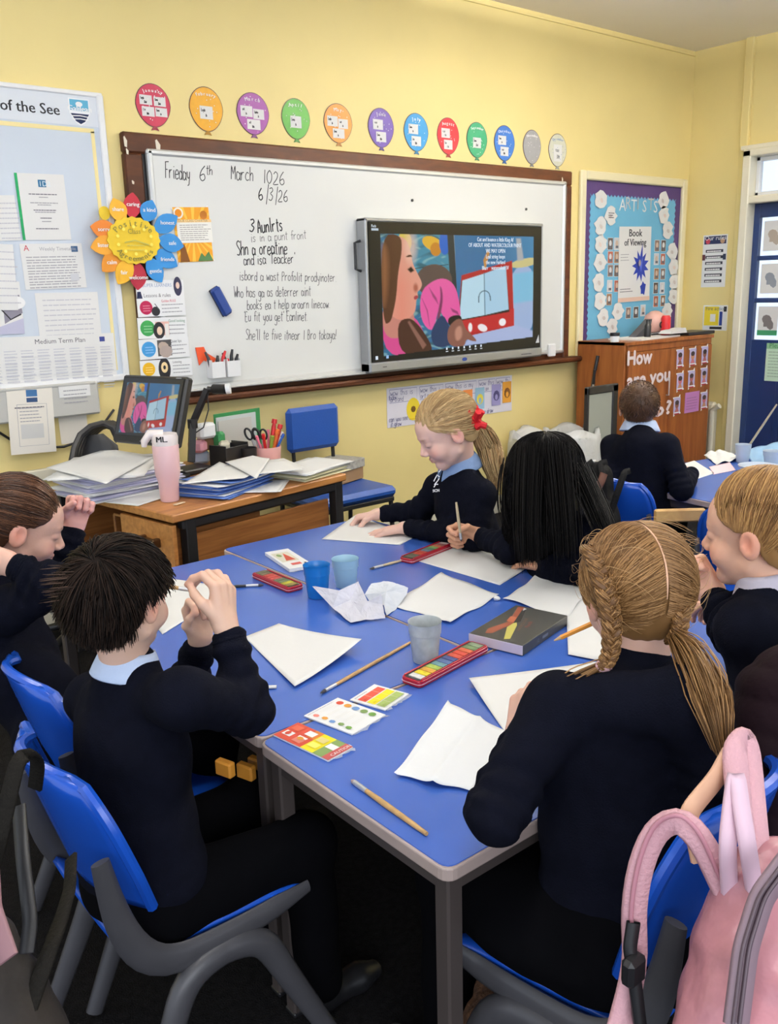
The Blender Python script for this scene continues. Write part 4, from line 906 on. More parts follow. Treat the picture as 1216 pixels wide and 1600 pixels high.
# ================================================================ brown cabinet
cx0, cx1, cy0, cy1, ch = 5.10, 6.16, 3.68, 4.10, 1.115
t = empty('wooden_cabinet', ((cx0 + cx1) / 2, (cy0 + cy1) / 2, 0), 0, 'brown wooden two-door cupboard with white letters on its doors', 'cupboard')
b = MB(); b.box((cx0 + .01, (cy0 + cy1) / 2 + .01, ch / 2), (.02, cy1 - cy0 - .02, ch), bev=.003); b.box((cx1 - .01, (cy0 + cy1) / 2 + .01, ch / 2), (.02, cy1 - cy0 - .02, ch), bev=.003)
b.box(((cx0 + cx1) / 2, (cy0 + cy1) / 2, ch - .012), (cx1 - cx0, cy1 - cy0, .024), bev=.003); b.box(((cx0 + cx1) / 2, (cy0 + cy1) / 2 + .01, .05), (cx1 - cx0 - .04, cy1 - cy0 - .06, .1), bev=.003); b.box(((cx0 + cx1) / 2, cy1 - .01, ch / 2), (cx1 - cx0 - .04, .01, ch - .03), bev=.002)
b.box(((cx0 + cx1) / 2, cy0 + .02, ch - .045), (cx1 - cx0 - .04, .02, .045), bev=.002)
b.build('carcass', TEAK, t)
mx = P(1046, 600, cy0)[0]
doors = []
for a, c_ in ((cx0 + .022, mx - .003), (mx + .003, cx1 - .022)):
    doors.append(MB().box(((a + c_) / 2, cy0 + .012, (ch - .07 + .08) / 2), (c_ - a, .022, ch - .07 - .08), bev=.002).build('door', TEAK, t))
MB().tube([(mx - .03, cy0, .72), (mx - .03, cy0 - .02, .72), (mx - .03, cy0 - .02, .84), (mx - .03, cy0, .84)], .005, 8).build('handle', SILVER, doors[0], smooth=True)
PINKW = mat('pink_white_letters', (.80, .70, .74), .5)
FC = lambda px, py: (P(px, py, cy0 - .0005), np.array([1., 0, 0]), np.array([0, 0, -1.]), np.array([0, -1., 0]))
def letters(s_, p0, p1, size):
    q0, q1 = P(*p0, cy0), P(*p1, cy0); V, F = text_mesh(s_); k = (q1[0] - q0[0]) / max(p[0] for p in V)
    x = 0
    for j, chh in enumerate(s_):
        if chh == ' ': x += .28; continue
        Vc, Fc = text_mesh(chh); pre = text_mesh(s_[:j + 1])[0]; xr = max(p[0] for p in pre) - max(p[0] for p in Vc)
        m_ = MB()
        for dx, dz, off in ((0, 0, .003), (.005, 0, .0028), (-.005, 0, .0026), (0, .005, .0024), (0, -.005, .0022)):
            m_.add([(q0[0] + (xr + p[0]) * k + dx, cy0 - off, q0[2] + (q1[2] - q0[2]) * ((xr + p[0]) * k) / (q1[0] - q0[0]) + p[1] * size + dz) for p in Vc], Fc)
        m_.build('letter', PINKW, t)
letters('How', (979, 571), (1018, 567), .135); letters('are you', (979, 606), (1046, 594), .135); letters('too?', (986, 660), (1048, 645), .135)
FACE = [srgb('b06a6a'), srgb('c08a6a'), srgb('8a5a4a'), srgb('c2707a')]
cl = [(1057, 543), (1077, 541), (1096, 538), (1057, 580), (1075, 576), (1095, 572), (1052, 618), (1095, 610)]
for k, (px, py) in enumerate(cl):
    o_ = P(px, py, cy0 - .001); fr = (o_, np.array([1., 0, 0]), np.array([0, 0, -1.]), np.array([0, -1., 0])); w2, h2 = .105, .155
    cv = Canvas(); cv.rect(.01, .02, w2 - .02, h2 - .05, srgb('b9b2d8')); cv.ell(w2 / 2, h2 * .45, .024, .03, FACE[k % 4], 12); cv.ell(w2 / 2, h2 * .36, .026, .018, (.05, .03, .03), 10); cv.poly([(w2 * .25, h2 * .8), (w2 * .38, h2 * .62), (w2 * .62, h2 * .62), (w2 * .75, h2 * .8)], FACE[(k + 2) % 4]); cv.rect(w2 * .2, h2 * .86, w2 * .6, .008, srgb('b03050'))
    sheet('feelings_card', fr, w2, h2, WHITE, .0015, cv, 'white feelings card with a face on the cupboard door, %s row, %s' % (('top', 'middle', 'bottom')[k // 3], ('left', 'centre', 'right')[k % 3] if k < 6 else ('left', 'right')[k - 6]), 'card', 'feelings cards on the cupboard door', rad=.015)
o_ = P(1071, 614, cy0 - .001); fr = (o_, np.array([1., 0, 0]), np.array([0, 0, -1.]), np.array([0, -1., 0])); w2, h2 = P(1093, 610, cy0)[0] - o_[0], .15
cv = Canvas(); cv.lines(.02, .04, w2 - .04, 5, .02, (.3, .15, .3), .006); sheet('pink_card', fr, w2, h2, mat('mauve_card', srgb('b87ab4'), .6), .002, cv, 'mauve card in the bottom row on the cupboard door', 'card')
# things on the cabinet
def at_cab(px, py, yy): q = P(px, py, yy); return np.array([q[0], yy, ch])
def small(name, lab, cat, mb, m, smooth=False): return tag(mb.build(name, m, smooth=smooth), lab, cat)
small('paper_pile', 'flat white papers on top of the brown cupboard', 'papers', MB().box((5.55, 3.86, ch + .006), (.55, .26, .012), rz=.1, bev=.001), PAPER)
q = at_cab(961, 525, 3.80); t = empty('ink_jar', q, 0, 'small white jar with black lid on the cupboard, left end', 'jar')
MB().lathe([(.03, 0), (.032, .03), (.03, .04)], q + (0, 0, .0), 16).build('glass', WHITE, t, smooth=True); MB().lathe([(.033, .04), (.033, .06), (.03, .062)], q, 16).build('lid', BLACK, t, smooth=True)
q = at_cab(1000, 520, 3.9); small('grey_wedge', 'dark grey folded card standing on the cupboard', 'card', MB().prism([(-.11, 0), (.06, 0), (.1, .13)], -.03, .03, (q, (1, 0, 0), (0, 0, 1), (0, -1, 0))), GREY)
q = at_cab(1012, 520, 3.82); small('black_bottle', 'slim black bottle on the cupboard beside the red tin', 'bottle', MB().lathe([(.022, 0), (.024, .02), (.024, .09), (.014, .105), (.014, .13), (.001, .131)], q, 18), BLACK, True)
q = at_cab(1040, 520, 3.85); small('red_can', 'upright red can on top of the cupboard', 'can', MB().lathe([(.03, 0), (.034, .01), (.034, .13), (.028, .145), (.024, .15), (.001, .15)], q, 20), REDP, True)
q = at_cab(1023, 512, 3.95); small('glasses_model', 'pinkish round face model with dark glasses on the cupboard', 'ornament', MB().lathe([(.03, 0), (.07, .03), (.085, .09), (.07, .15), (.03, .18), (.001, .185)], q, 20), mat('peach_plastic', (.7, .4, .33), .4), True)
o = COL.objects[-1]; a = MB()
for dx in (-.032, .032): a.tube([q + (dx + .024 * math.cos(u), -.083, .085 + .02 * math.sin(u)) for u in [k * math.pi / 6 for k in range(13)]], .005, 6)
a.tube([q + (-.1, -.04, .02), q + (0, -.1, .0 + .03), q + (.07, -.07, .02)], .009, 8); a.build('spectacles', BLACK, o)
q = at_cab(1060, 519, 3.83); small('black_tray', 'shallow black tray at the right end of the cupboard', 'tray', MB().box(q + (.16, .0, .012), (.34, .2, .024), bev=.004), BLACK)
q = at_cab(1045, 515, 3.78); small('white_folded_sheet', 'folded white sheet by the black tray on the cupboard', 'paper', MB().prism([(-.05, 0), (.16, 0), (.14, .035), (-.02, .02)], -.05, .05, (q + (.0, 0, .026), (1, 0, 0), (0, 0, 1), (0, -1, 0))), PAPER)
# broom handles, easel, bins
for k, (a, b_, r) in enumerate((((914, 662, 3.96), (934, 558, 3.92), .009), ((923, 662, 3.93), (929, 580, 3.90), .007))):
    p0, p1 = P(a[0], a[1], a[2]), P(b_[0], b_[1], b_[2]); p0 = p0 + (p0 - p1) * (p0[2] - .02) / (p1[2] - p0[2])
    t = empty('broom', p0, 0, ('taller grey broom handle with black tip leaning on the cupboard', 'shorter steel broom handle leaning on the cupboard')[k], 'broom')
    MB().tube([p0, p1], r, 10).build('handle', SILVER if k else GREY, t, smooth=True); d_ = (p1 - p0) / np.linalg.norm(p1 - p0)
    MB().tube([p1 - d_ * .09, p1 + d_ * .01], r * 1.35, 10).build('grip', BLACK, t, smooth=True)
    MB().box(p0 + (0, 0, .02), (.26, .05, .06), bev=.01).build('brush_head', BLACK, t)
EY = 3.60
a, b_, c_ = P(920, 607, EY), P(968, 612, EY), P(915, 735, EY)
t = empty('easel_board', (a[0], EY, 0), 0, 'grey panel with black frame leaning beside the cupboard', 'easel')
MB().box(((a[0] + b_[0]) / 2, EY + .02, a[2] / 2), (b_[0] - a[0] - .04, .012, a[2] - .08), bev=.002).build('panel', mat('grey_green_panel', (.30, .32, .28), .5), t)
f = MB(); f.box(((a[0] + b_[0]) / 2, EY + .02, a[2] - .02), (b_[0] - a[0], .03, .05)); f.box((a[0] + .01, EY + .02, a[2] / 2), (.02, .03, a[2])); f.box((b_[0] - .03, EY + .02, a[2] / 2), (.055, .03, a[2])); f.build('frame', BLACK, t)
MB().box((b_[0] + .015, EY + .05, a[2] / 2 - .06), (.025, .02, a[2] - .14)).build('white_edge', WHITE, t)
LINER = mat('clear_bin_liner', (.95, .95, .93), .3, alpha=.6, bump=.9, bscale=18, spec=.8)
BING = mat('grey_bin', (.60, .62, .58), .4, noise=.1, nscale=10)
for k, (px, py, yy, r, hh, lab) in enumerate(((838, 668, 3.92, .155, .52, 'grey waste bin with clear liner by the wall, left one'), (895, 672, 3.72, .165, .54, 'larger grey bin with bulging clear liner, right one'))):
    c_ = P(px, py, yy); c_[2] = 0
    t = empty('waste_bin', c_, 0, lab, 'bin', 'waste bins by the back wall'); n = 40
    MB().lathe([(r * .78, 0), (r, hh), (r * 1.05, hh), (r * 1.05, hh + .015), (r * .97, hh + .015), (r * .76, .02), (.001, .02)], c_, 32, sx=1.1).build('bin_body', BING, t, smooth=True)
    V, F = [], []; prof = [(1.12, -.22), (1.14, -.12), (1.1, -.02), (1.02, .05), (.9, .035), (.8, -.08), (.72, -.3)]
    for i, (rr, z) in enumerate(prof):
        for j in range(n):
            a = 2 * math.pi * j / n; w2 = 1 + .05 * math.sin(5 * a + i) + .04 * math.sin(11 * a + 2 * i + k); V.append((c_[0] + r * rr * w2 * 1.1 * math.cos(a), c_[1] + r * rr * w2 * math.sin(a), hh + z + .02 * math.sin(4 * a + k + i)))
    for i in range(len(prof) - 1):
        for j in range(n): F.append((i * n + j, i * n + (j + 1) % n, (i + 1) * n + (j + 1) % n, (i + 1) * n + j))
    quads('bin_liner', V, F, LINER, t)
    MB().tube([c_ + (r * .9 * math.cos(a), -r * .9 * abs(math.sin(a)) * 1.2, hh - .02 - .12 * math.sin(a)) for a in [k2 * math.pi / 10 for k2 in range(11)]], .008, 6).build('knotted_liner_edge', mat('white_liner_edge', (.85, .86, .88), .3), t, smooth=True)
q = P(935, 715, 3.3); small('red_box', 'small red object on the floor near the bins', 'box', MB().box((q[0], 3.3, .12), (.12, .1, .24), bev=.01), REDP)

# ================================================================ teacher's desk
dk = np.array(atz(269, 806, .74)); ang = R_(9)
U = np.array([math.cos(ang), math.sin(ang), 0]); V = np.array([-math.sin(ang), math.cos(ang), 0])
DW, DL = .90, .86
def D(u, v, z): return dk * (1, 1, 0) + U * u + V * v + np.array([0, 0, z])
t = empty('teacher_desk', D(.4, .5, 0), ang, 'wooden teacher desk with black metal frame and drawers', 'desk')
MB().box(D(DW / 2, DL / 2, .725), (DW, DL, .03), rz=ang, bev=.004).build('desk_top', OAK, t)
lg = []
for u, v in ((.085, .03), (DW - .04, .03), (.03, DL - .03), (DW - .04, DL - .03)): MB().box(D(u, v, .355), (.045, .045, .71), rz=ang, bev=.003).build('leg', BLACKM, t)
for v in (.03, DL - .03): MB().box(D(DW / 2, v, .69), (DW - .1, .04, .04), rz=ang).build('rail', BLACKM, t)
MB().box(D(DW / 2, .045, .42), (DW - .16, .016, .44), rz=ang, bev=.002).build('end_panel', OAKX, t)
pd_ = MB(); pd_.box(D(.25, .05 + .21, .67), (.42, .40, .012), rz=ang); pd_.box(D(.25, .05 + .21, .13), (.42, .40, .012), rz=ang); pd_.box(D(.25, .46, .40), (.42, .014, .54), rz=ang); pd_.box(D(.25, .07, .40), (.42, .014, .54), rz=ang); pd_.build('pedestal', OAKX, t)
BRASS = mat('aged_brass', (.10, .055, .025), .35, metal=.8)
for k, (z0_, z1_) in enumerate(((.50, .70), (.31, .495), (.14, .305))):
    dd = MB().box(D(.015, .185, (z0_ + z1_) / 2), (.02, .34, z1_ - z0_ - .006), rz=ang, bev=.003).build('drawer', OAK, t)
    h = MB(); c_ = D(-.010, .150, (z0_ + z1_) / 2 + .025); h.box(c_, (.02, .10, .014), rz=ang)
    for s_ in (-.045, .045): h.box(c_ + V * s_ + (0, 0, -.004), (.035, .022, .034), rz=ang)
    h.build('handle', BRASS, dd)
MB().box(D(.25, DL - .05, .40), (.42, .02, .60), rz=ang, bev=.002).build('side_panel', OAKX, t)
DTZ = .741
# heaps of paper: each sheet bundle its own folder
def bundle(name, lab, cat, c, w_, l_, n, ang_, mats, group=None, lift=0.0, th=.003, spread=.02):
    t = empty(name, c, 0, lab, cat, group); r_ = random.Random(int(c[0] * 1000) + n)
    for k in range(n):
        a = ang_ + r_.uniform(-.12, .12); dx, dy = r_.uniform(-spread, spread), r_.uniform(-spread, spread); z = c[2] + k * th + .001
        nx, ny = 9, 9; Vv = []
        for j in range(ny):
            for i in range(nx):
                x = (i / (nx - 1) - .5) * w_; y = (j / (ny - 1) - .5) * l_; q = abs(i / (nx - 1) - .5) ** 3 * 8 * lift * (k + 1) / n
                Vv.append((c[0] + dx + x * math.cos(a) - y * math.sin(a), c[1] + dy + x * math.sin(a) + y * math.cos(a), z + q * r_.uniform(.8, 1.0) + .0))
        Ff = [(j * nx + i, j * nx + i + 1, (j + 1) * nx + i + 1, (j + 1) * nx + i) for j in range(ny - 1) for i in range(nx - 1)]
        o = quads('sheet', Vv, Ff, mats[k % len(mats)], t, smooth=True); s_ = o.modifiers.new('thickness', 'SOLIDIFY'); s_.thickness = th * .6; s_.offset = 1
    return t
LIL = mat('lilac_paper', (.55, .54, .72), .7); BLP = mat('blue_card', (.10, .20, .55), .6); YELP = mat('pale_yellow_paper', (.80, .76, .50), .7); PNKP = mat('pink_paper', (.82, .60, .66), .7)
q = atz(185, 738, .80)
bundle('paper_stack', 'tall fanned stack of lilac and white papers on the desk corner', 'paper stack', (q[0] - .03, q[1] - .06, DTZ), .42, .30, 14, ang + .0, [PAPER, LIL, LIL, PAPER, PAPER], th=.0065)
q = atz(165, 728, .845)
bundle('loose_sheets', 'large white sheets lying over the tall paper stack', 'papers', (q[0] + .02, q[1] + .02, DTZ + .093), .48, .36, 3, ang + .75, [PAPER], th=.002, spread=.01)
def highsheet(pts, z, lab):
    C4 = [atz(px, py, z) for px, py in pts]; V = []; n = 12
    for j in range(n):
        for i in range(n):
            u, v = i / (n - 1), j / (n - 1); p = C4[0] * (1 - u) * (1 - v) + C4[1] * u * (1 - v) + C4[2] * u * v + C4[3] * (1 - u) * v
            V.append((p[0], p[1], z + .003 * math.sin(3 * u + 1) * math.sin(2.5 * v)))
    o = quads('paper_sheet', V, [(j * n + i, j * n + i + 1, (j + 1) * n + i + 1, (j + 1) * n + i) for j in range(n - 1) for i in range(n - 1)], PAPER, None); s_ = o.modifiers.new('thickness', 'SOLIDIFY'); s_.thickness = .001
    return tag(o, lab, 'paper')
highsheet(((72, 731), (168, 701), (244, 712), (166, 757)), DTZ + .105, 'big white sheet on top of the tall paper stack, overhanging left')
highsheet(((284, 757), (343, 722), (402, 738), (382, 748)), DTZ + .066, 'white sheet covering the blue folders, left part')
highsheet(((352, 722), (395, 712), (422, 716), (401, 749)), DTZ + .072, 'white sheet hanging over the blue folders, right part')
q = atz(222, 780, DTZ); bundle('yellow_sheet', 'pale yellow sheet sticking out under the tall paper stack', 'paper', (q[0] + .01, q[1] + .02, DTZ), .24, .17, 2, ang + .3, [YELP, PAPER], th=.001, spread=.004)
q = atz(350, 752, .77); bundle('blue_folder_pile', 'slumped pile of blue folders and white papers on the desk', 'folders', (q[0], q[1], DTZ), .34, .25, 12, ang + .25, [BLP, BLP, PAPER, BLP], th=.0045, lift=.01, spread=.03)
q = atz(395, 733, .80); bundle('loose_sheets', 'white sheets spread over the blue folder pile', 'papers', (q[0], q[1], DTZ + .06), .32, .24, 3, ang - .35, [PAPER], th=.002, spread=.03)
q = atz(415, 762, DTZ); bundle('pink_white_sheets', 'white and pink sheets spilling over the desk edge', 'papers', (q[0], q[1] + .03, DTZ), .24, .18, 3, ang + .6, [PAPER, PNKP, PAPER], th=.002)
q = atz(480, 735, .76); bundle('exercise_books', 'low pile of yellow and grey books at the desk right end', 'books', (q[0] + .02, q[1] + .02, DTZ), .30, .22, 6, ang + .1, [YELP, TRUNK, PAPER], th=.005)
q = atz(478, 723, .79); bundle('loose_sheets', 'white sheets on the low pile of books', 'papers', (q[0] + .0, q[1] + .0, DTZ + .031), .34, .22, 3, ang + .15, [PAPER], th=.002)
# monitor
Nn = np.array([-.95, -.32, 0.]); Nn /= np.linalg.norm(Nn); Um = np.array([-Nn[1], Nn[0], 0]); Um = -np.cross(Nn, [0, 0, 1.]); 
tilt = R_(20); Vup = np.array([0, 0, 1.]) * math.cos(tilt) - Nn * math.sin(tilt); Nm = Nn * math.cos(tilt) + np.array([0, 0, 1.]) * math.sin(tilt)
Um = np.cross(Vup, Nm); Um /= np.linalg.norm(Um)
dm = 3.72; tlm, trm, blm = atd(187, 588, dm), atd(299, 597, dm - .12), atd(165, 688, dm)
mw, mh = .375, .29; cm = atd(232, 640, 3.72)
O_ = cm - Um * mw / 2 + Vup * mh / 2
t = empty('computer_monitor', (cm[0], cm[1], DTZ), 0, 'black computer monitor showing the same video as the wall screen', 'monitor')
Mx = Matrix((tuple(Um), tuple(Nm), tuple(Vup))).transposed()
MB().box(cm - Nm * .022, (mw, .04, mh), M=Mx, bev=.008).build('casing', BLACK, t)
fr = (O_ + Um * .016 - Vup * .014, Um, -Vup, Nm)
C = paint_screen(150, 110); C = C * .75 + .03
raster('display', fr, mw - .032, mh - .045, C, .0005, GLOSS, t)
st = MB(); ft = cm - Nm * .06 - Vup * .06; ft2 = np.array([ft[0] + .04, ft[1] + .03, DTZ]); st.tube([ft, ft2 + (0, 0, .02)], .025, 12); st.lathe([(.001, 0), (.10, 0), (.10, .012), (.03, .02), (.001, .02)], ft2, 24); st.build('stand', BLACK, t, smooth=True)
cv = Canvas(); cv.rect(mw - .06, .006, .03, .004, GY); 
for k in range(5): cv.rect(mw * .45 + k * .016, mh - .012, .008, .003, GY)
cv.build(t, (O_, Um, -Vup, Nm), .0006, name='button_marks')
nrm_ = lambda v: v / np.linalg.norm(v)
# black office chair back
t = empty('office_chair', (*atd(150, 700, 3.98)[:2], 0), 0, 'black curved mesh office chair behind the desk', 'office chair')
pts = [atd(*p) for p in ((112, 725, 3.90), (117, 700, 3.92), (126, 680, 3.94), (142, 667, 3.97), (160, 662, 4.0), (176, 668, 4.02), (186, 690, 4.03))]
m_ = MB(); 
for k in range(5): m_.tube([p + np.array([.02, .02, -.004]) * k for p in pts], .016, 8)
m_.build('back_rim', BLACK, t, smooth=True)
pc = atd(150, 710, 4.0); b = MB(); b.tube([pc + (0, .0, -.16), pc + (0, 0, -.08), pc + (.0, .01, .03), pc + (.0, .02, .085)], [.10, .115, .105, .05], 16, flat=.25, up=nrm_(CM[2] * (1, 1, 0))); b.build('backrest', BLACK, t, smooth=True)
b = MB(); b.box((pc[0] - .16, pc[1] - .02, .45), (.38, .38, .07), rz=.4, bev=.03); b.build('seat', BLACK, t)
b = MB(); b.tube([(pc[0] - .16, pc[1] - .02, .06), (pc[0] - .16, pc[1] - .02, .42)], .025); 
for k in range(5): a = k * 1.257; b.tube([(pc[0] - .16, pc[1] - .02, .09), (pc[0] - .16 + .22 * math.cos(a), pc[1] - .02 + .22 * math.sin(a), .04)], .018)
b.build('base', BLACK, t, smooth=True)
# pink tumbler
q = atz(266, 782, DTZ); t = empty('pink_tumbler', q, 0, 'pink insulated tumbler with white flip lid on the desk', 'tumbler')
PKM = mat('pink_tumbler', (.72, .47, .49), .35, spec=.4)
MB().lathe([(.034, 0), (.036, .005), (.039, .075), (.046, .10), (.048, .12), (.050, .215), (.046, .22), (.001, .22)], q, 32).build('tumbler_body', PKM, t, smooth=True)
LIDM = mat('cream_lid', (.80, .72, .70), .35); b = MB(); b.lathe([(.048, .218), (.050, .245), (.046, .26), (.001, .262)], q, 32)
b.tube([q + (-.005, .0, .258), q + (-.05, .02, .262), q + (-.07, .028, .235), q + (-.072, .03, .215)], [.018, .018, .014, .010], 10); b.build('lid', LIDM, t, smooth=True)
cv = Canvas(); fr = (q + CM[2] * (1, 1, 0) * -.0505 + (0, 0, .243), CM[0] * (1, 1, 0) / np.linalg.norm(CM[0][:2]), np.array([0, 0, -1.]), -CM[2] * (1, 1, 0) / np.linalg.norm(CM[2][:2]))
cv.text('ML.', 0, .008, .03, BK, 'c', bold=.001); cv.build(t, fr, .001, name='lettering')
small('wooden_stick', 'pale rounded wooden spatula tip lying beside the tumbler', 'stick', MB().box(atz(280, 788, DTZ) + (0, 0, .003), (.05, .018, .004), rz=.3, bev=.002), mat('pale_wood', (.62, .48, .32), .6))
# document camera
b0 = atz(300, 738, DTZ); t = empty('document_camera', b0, 0, 'black jointed document camera arm standing on the desk', 'document camera')
MB().box(b0 + (0, 0, .012), (.16, .12, .024), rz=ang, bev=.005).build('base', BLACK, t)
dd = float((CM @ (b0 - (0, 0, CZ)))[2]); pA, pB, pC = atd(299, 722, dd), atd(301, 662, dd), atd(324, 608, dd)
MB().tube([pA, pB], .019, 4, flat=1.3).build('lower_arm', BLACK, t); MB().tube([pB, pC], .013, 4, flat=1.3).build('upper_arm', BLACK, t)
MB().lathe([(.022, -.02), (.022, .02)], pB, 14).build('hinge', BLACKM, t)
pE = atd(360, 607, dd - .03); h = MB(); h.tube([pC, atd(336, 609, dd)], .013, 10); h.tube([atd(334, 608, dd), atd(354, 608, dd - .03)], .022, 16); h.build('camera_head', BLACK, t, smooth=True); MB().tube([atd(353, 608, dd - .03), pE], .023, 16).build('lens_ring', WHITE, t, smooth=True)
MB().tube([pC, atd(326, 640, dd), atd(318, 668, dd), atd(306, 676, dd)], .003, 6).build('cable', BLACK, t, smooth=True)
# pots and clutter
q = atz(419, 722, DTZ); PKT = mat('pink_pot', (.80, .45, .43), .5)
t = empty('pink_pencil_pot', q, 0, 'pink pot crowded with scissors, knives and pens on the desk', 'pot'); MB().lathe([(.058, 0), (.064, .075), (.061, .075), (.055, .006), (.001, .006)], q, 30).build('pot_wall', PKT, t, smooth=True)
def stick(name, lab, cat, base, dx, dy, L, r, m_, group, tip=None, tm=None):
    p0 = np.array(base); p1 = p0 + np.array([dx, dy, math.sqrt(max(1e-4, L * L - dx * dx - dy * dy))])
    t = empty(name, p0, 0, lab, cat, group); MB().tube([p0, p0 * .1 + p1 * .9, p1], [r, r, r * .7], 9).build('barrel', m_, t, smooth=True)
    if tip: MB().tube([p1, p1 + (p1 - p0) / L * tip], [r * 1.25, r * 1.1], 9).build('cap', tm or m_, t, smooth=True)
def scissors(q, dx, dy, m_, lab, s_=1.0):
    t = empty('scissors', q, 0, lab, 'scissors', 'scissors in the pink pot'); up = np.array([dx, dy, 1.]); up /= np.linalg.norm(up); sd = CM[0] * (1, 1, 0)
    for k in (-1, 1):
        c_ = q + up * .125 * s_ + sd * .018 * k; pts = [c_ + sd * .015 * math.cos(a) + up * .026 * s_ * math.sin(a) for a in [j * math.pi / 7 for j in range(15)]]
        MB().tube(pts, .005, 7).build('finger_loop', m_, t, smooth=True); MB().tube([q + sd * .004 * k, q + up * .10 * s_ + sd * .010 * k], [.003, .006], 6).build('blade', SILVER, t)
OLIVE = mat('olive_plastic', (.25, .35, .05), .4); ORP = mat('orange_plastic', (.75, .16, .03), .35)
scissors(q + (-.035, .0, .012), -.25, .1, BLACK, 'black handled scissors leaning left in the pink pot', 1.05); scissors(q + (-.01, .02, .012), -.12, .0, BLACK, 'second pair of black handled scissors in the pink pot', .95)
for i, (dx, dy, L, m_, lab, r) in enumerate(((.035, .0, .17, REDP, 'tall red handled craft knife in the pink pot', .011), (.05, -.01, .15, REDP, 'second red handled knife at the right in the pink pot', .010), (.025, -.03, .13, ORP, 'orange red marker leaning in the pink pot', .009), (-.03, -.03, .12, REDP, 'red pen at the left of the pink pot', .007), (-.045, -.015, .115, mat('pink_plastic', (.8, .2, .3), .4), 'pink pen at the left rim of the pink pot', .006), (.0, -.035, .105, OLIVE, 'olive green pen at the front of the pink pot', .008), (.045, -.03, .115, BLUEP, 'blue pen at the right of the pink pot', .006), (.06, .0, .12, WHITE, 'white pen leaning right out of the pink pot', .006), (.02, .02, .12, mat('pink_plastic', (.8, .2, .3), .4), 'pink pen in the middle of the pink pot', .006))):
    stick('pot_pen', lab, 'pen', q + (dx * .3, dy * .3, .01), dx, dy, L, r, m_, 'pens and knives in the pink pot', .02)
q = atz(360, 730, DTZ); t = empty('black_pot', q, 0, 'black open desk tidy behind the paper pile', 'desk tidy'); b = MB(); b.box(q + (0, 0, .004), (.15, .1, .008), rz=.3)
for s_ in (-1, 1): b.box(q + np.array([math.cos(.3) * .072 * s_, math.sin(.3) * .072 * s_, .055]), (.006, .1, .11), rz=.3); b.box(q + np.array([-math.sin(.3) * .048 * s_, math.cos(.3) * .048 * s_, .05]), (.15, .006, .1), rz=.3)
b.build('tidy_box', BLACK, t)
q = atz(390, 728, DTZ); small('wire_pot', 'black mesh pot beside the pink pot', 'pot', MB().lathe([(.034, 0), (.038, .085), (.035, .085), (.031, .004), (.001, .004)], q, 24), BLACKM, True)
for k, (px, py, dz, s_, m_, lab, shp_) in enumerate(((330, 668, .10, (.09, .06, .07), WHITE, 'white tape dispenser on top of the desk clutter', 'box'), (318, 700, .0, (.10, .08, .06), mat('printed_blue_white_box', (.4, .5, .65), .5), 'pale blue printed box behind the black camera arm', 'box'), (316, 686, .06, (.08, .06, .055), mat('pink_striped_box', (.75, .35, .42), .5), 'pink striped box stacked behind the black camera arm', 'box'), (333, 690, .03, (.10, .07, .06), mat('brown_tape', (.20, .10, .05), .4), 'brown roll of tape in the desk clutter', 'box'), (358, 700, .05, (.08, .05, .05), mat('putty_plastic', (.62, .58, .45), .5), 'putty coloured tool in the black tidy', 'box'), (350, 690, .045, (.05, .05, .10), GREEN, 'dark green glue stick box in the desk clutter', 'box'))):
    q = atz(px, 728 - (k % 2) * 4, DTZ); z = atd(px, py, float((CM @ (q - (0, 0, CZ)))[2]))[2]; zz = DTZ + dz * 1.0
    if k == 0: zz = DTZ + .125
    if k == 3: zz = DTZ + .062
    if k == 4: zz = DTZ + .06
    small(('tape_dispenser', 'printed_box', 'striped_box', 'tape_roll', 'hand_tool', 'glue_box')[k], lab, ('tape dispenser', 'box', 'box', 'tape', 'tool', 'box')[k], MB().box((q[0], q[1] + .03, zz + s_[2] / 2 + .001), s_, rz=.2 + k, bev=.012), m_)
# green topped folders standing behind
for k in range(3):
    q = atz(385 + k * 7, 715, DTZ); small('document_wallet', ('green edged wallet standing against the wall, front one', 'grey document wallet standing behind the pots', 'dark green topped wallet standing nearest the blue chair')[k], 'wallet', MB().box((q[0] - .02, q[1] + .05 + k * .03, DTZ + .10 + .006 * k), ((.20, .24, .28)[k], .006, .17 + .02 * k), rz=.15, bev=.001, M=None), (TRUNK, mat('pale_grey_wallet', (.5, .55, .55), .3), GREEN)[k])
# blue upholstered chair behind the desk
c0 = atz(545, 768, .45); t = empty('stacking_chair', (2.80, 3.88, 0), 0, 'blue vinyl chair with black legs against the yellow wall', 'chair')
hx = [P(447, 665, 4.02), P(527, 655, 4.02)]
SX0, SX1, SYa, SYb = 2.50, 3.02, 3.62, 4.02
M_ = MB().box(((SX0 + SX1) / 2, (SYa + SYb) / 2, .45), (SX1 - SX0, SYb - SYa, .06), bev=.022); M_.build('seat', BLUEF, t)
bb0, bb1 = P(447, 664, 4.04)[0], P(528, 655, 4.04)[0]; MB().box(((bb0 + bb1) / 2, 4.04, .78), (bb1 - bb0, .05, .24), bev=.024).build('backrest', BLUEF, t)
for x in (SX0 + .03, SX1 - .03):
    for y in (SYa + .03, SYb - .01): MB().tube([(x, y, .43), (x, y + (.02 if y > 3.9 else -.02), 0)], .013, 10).build('leg', BLACKM, t, smooth=True)
b = MB(); b.box(((SX0 + SX1) / 2, SYa + .02, .41), (SX1 - SX0 - .04, .025, .025)); b.box((SX0 + .03, (SYa + SYb) / 2, .41), (.025, .38, .025)); b.box((SX1 - .03, (SYa + SYb) / 2, .41), (.025, .38, .025))
for x in (bb0 + .05, bb1 - .03): b.tube([(x, 4.05, .41), (x, 4.06, .68), (x, 4.06, .80)], .011)
b.build('frame', BLACKM, t)
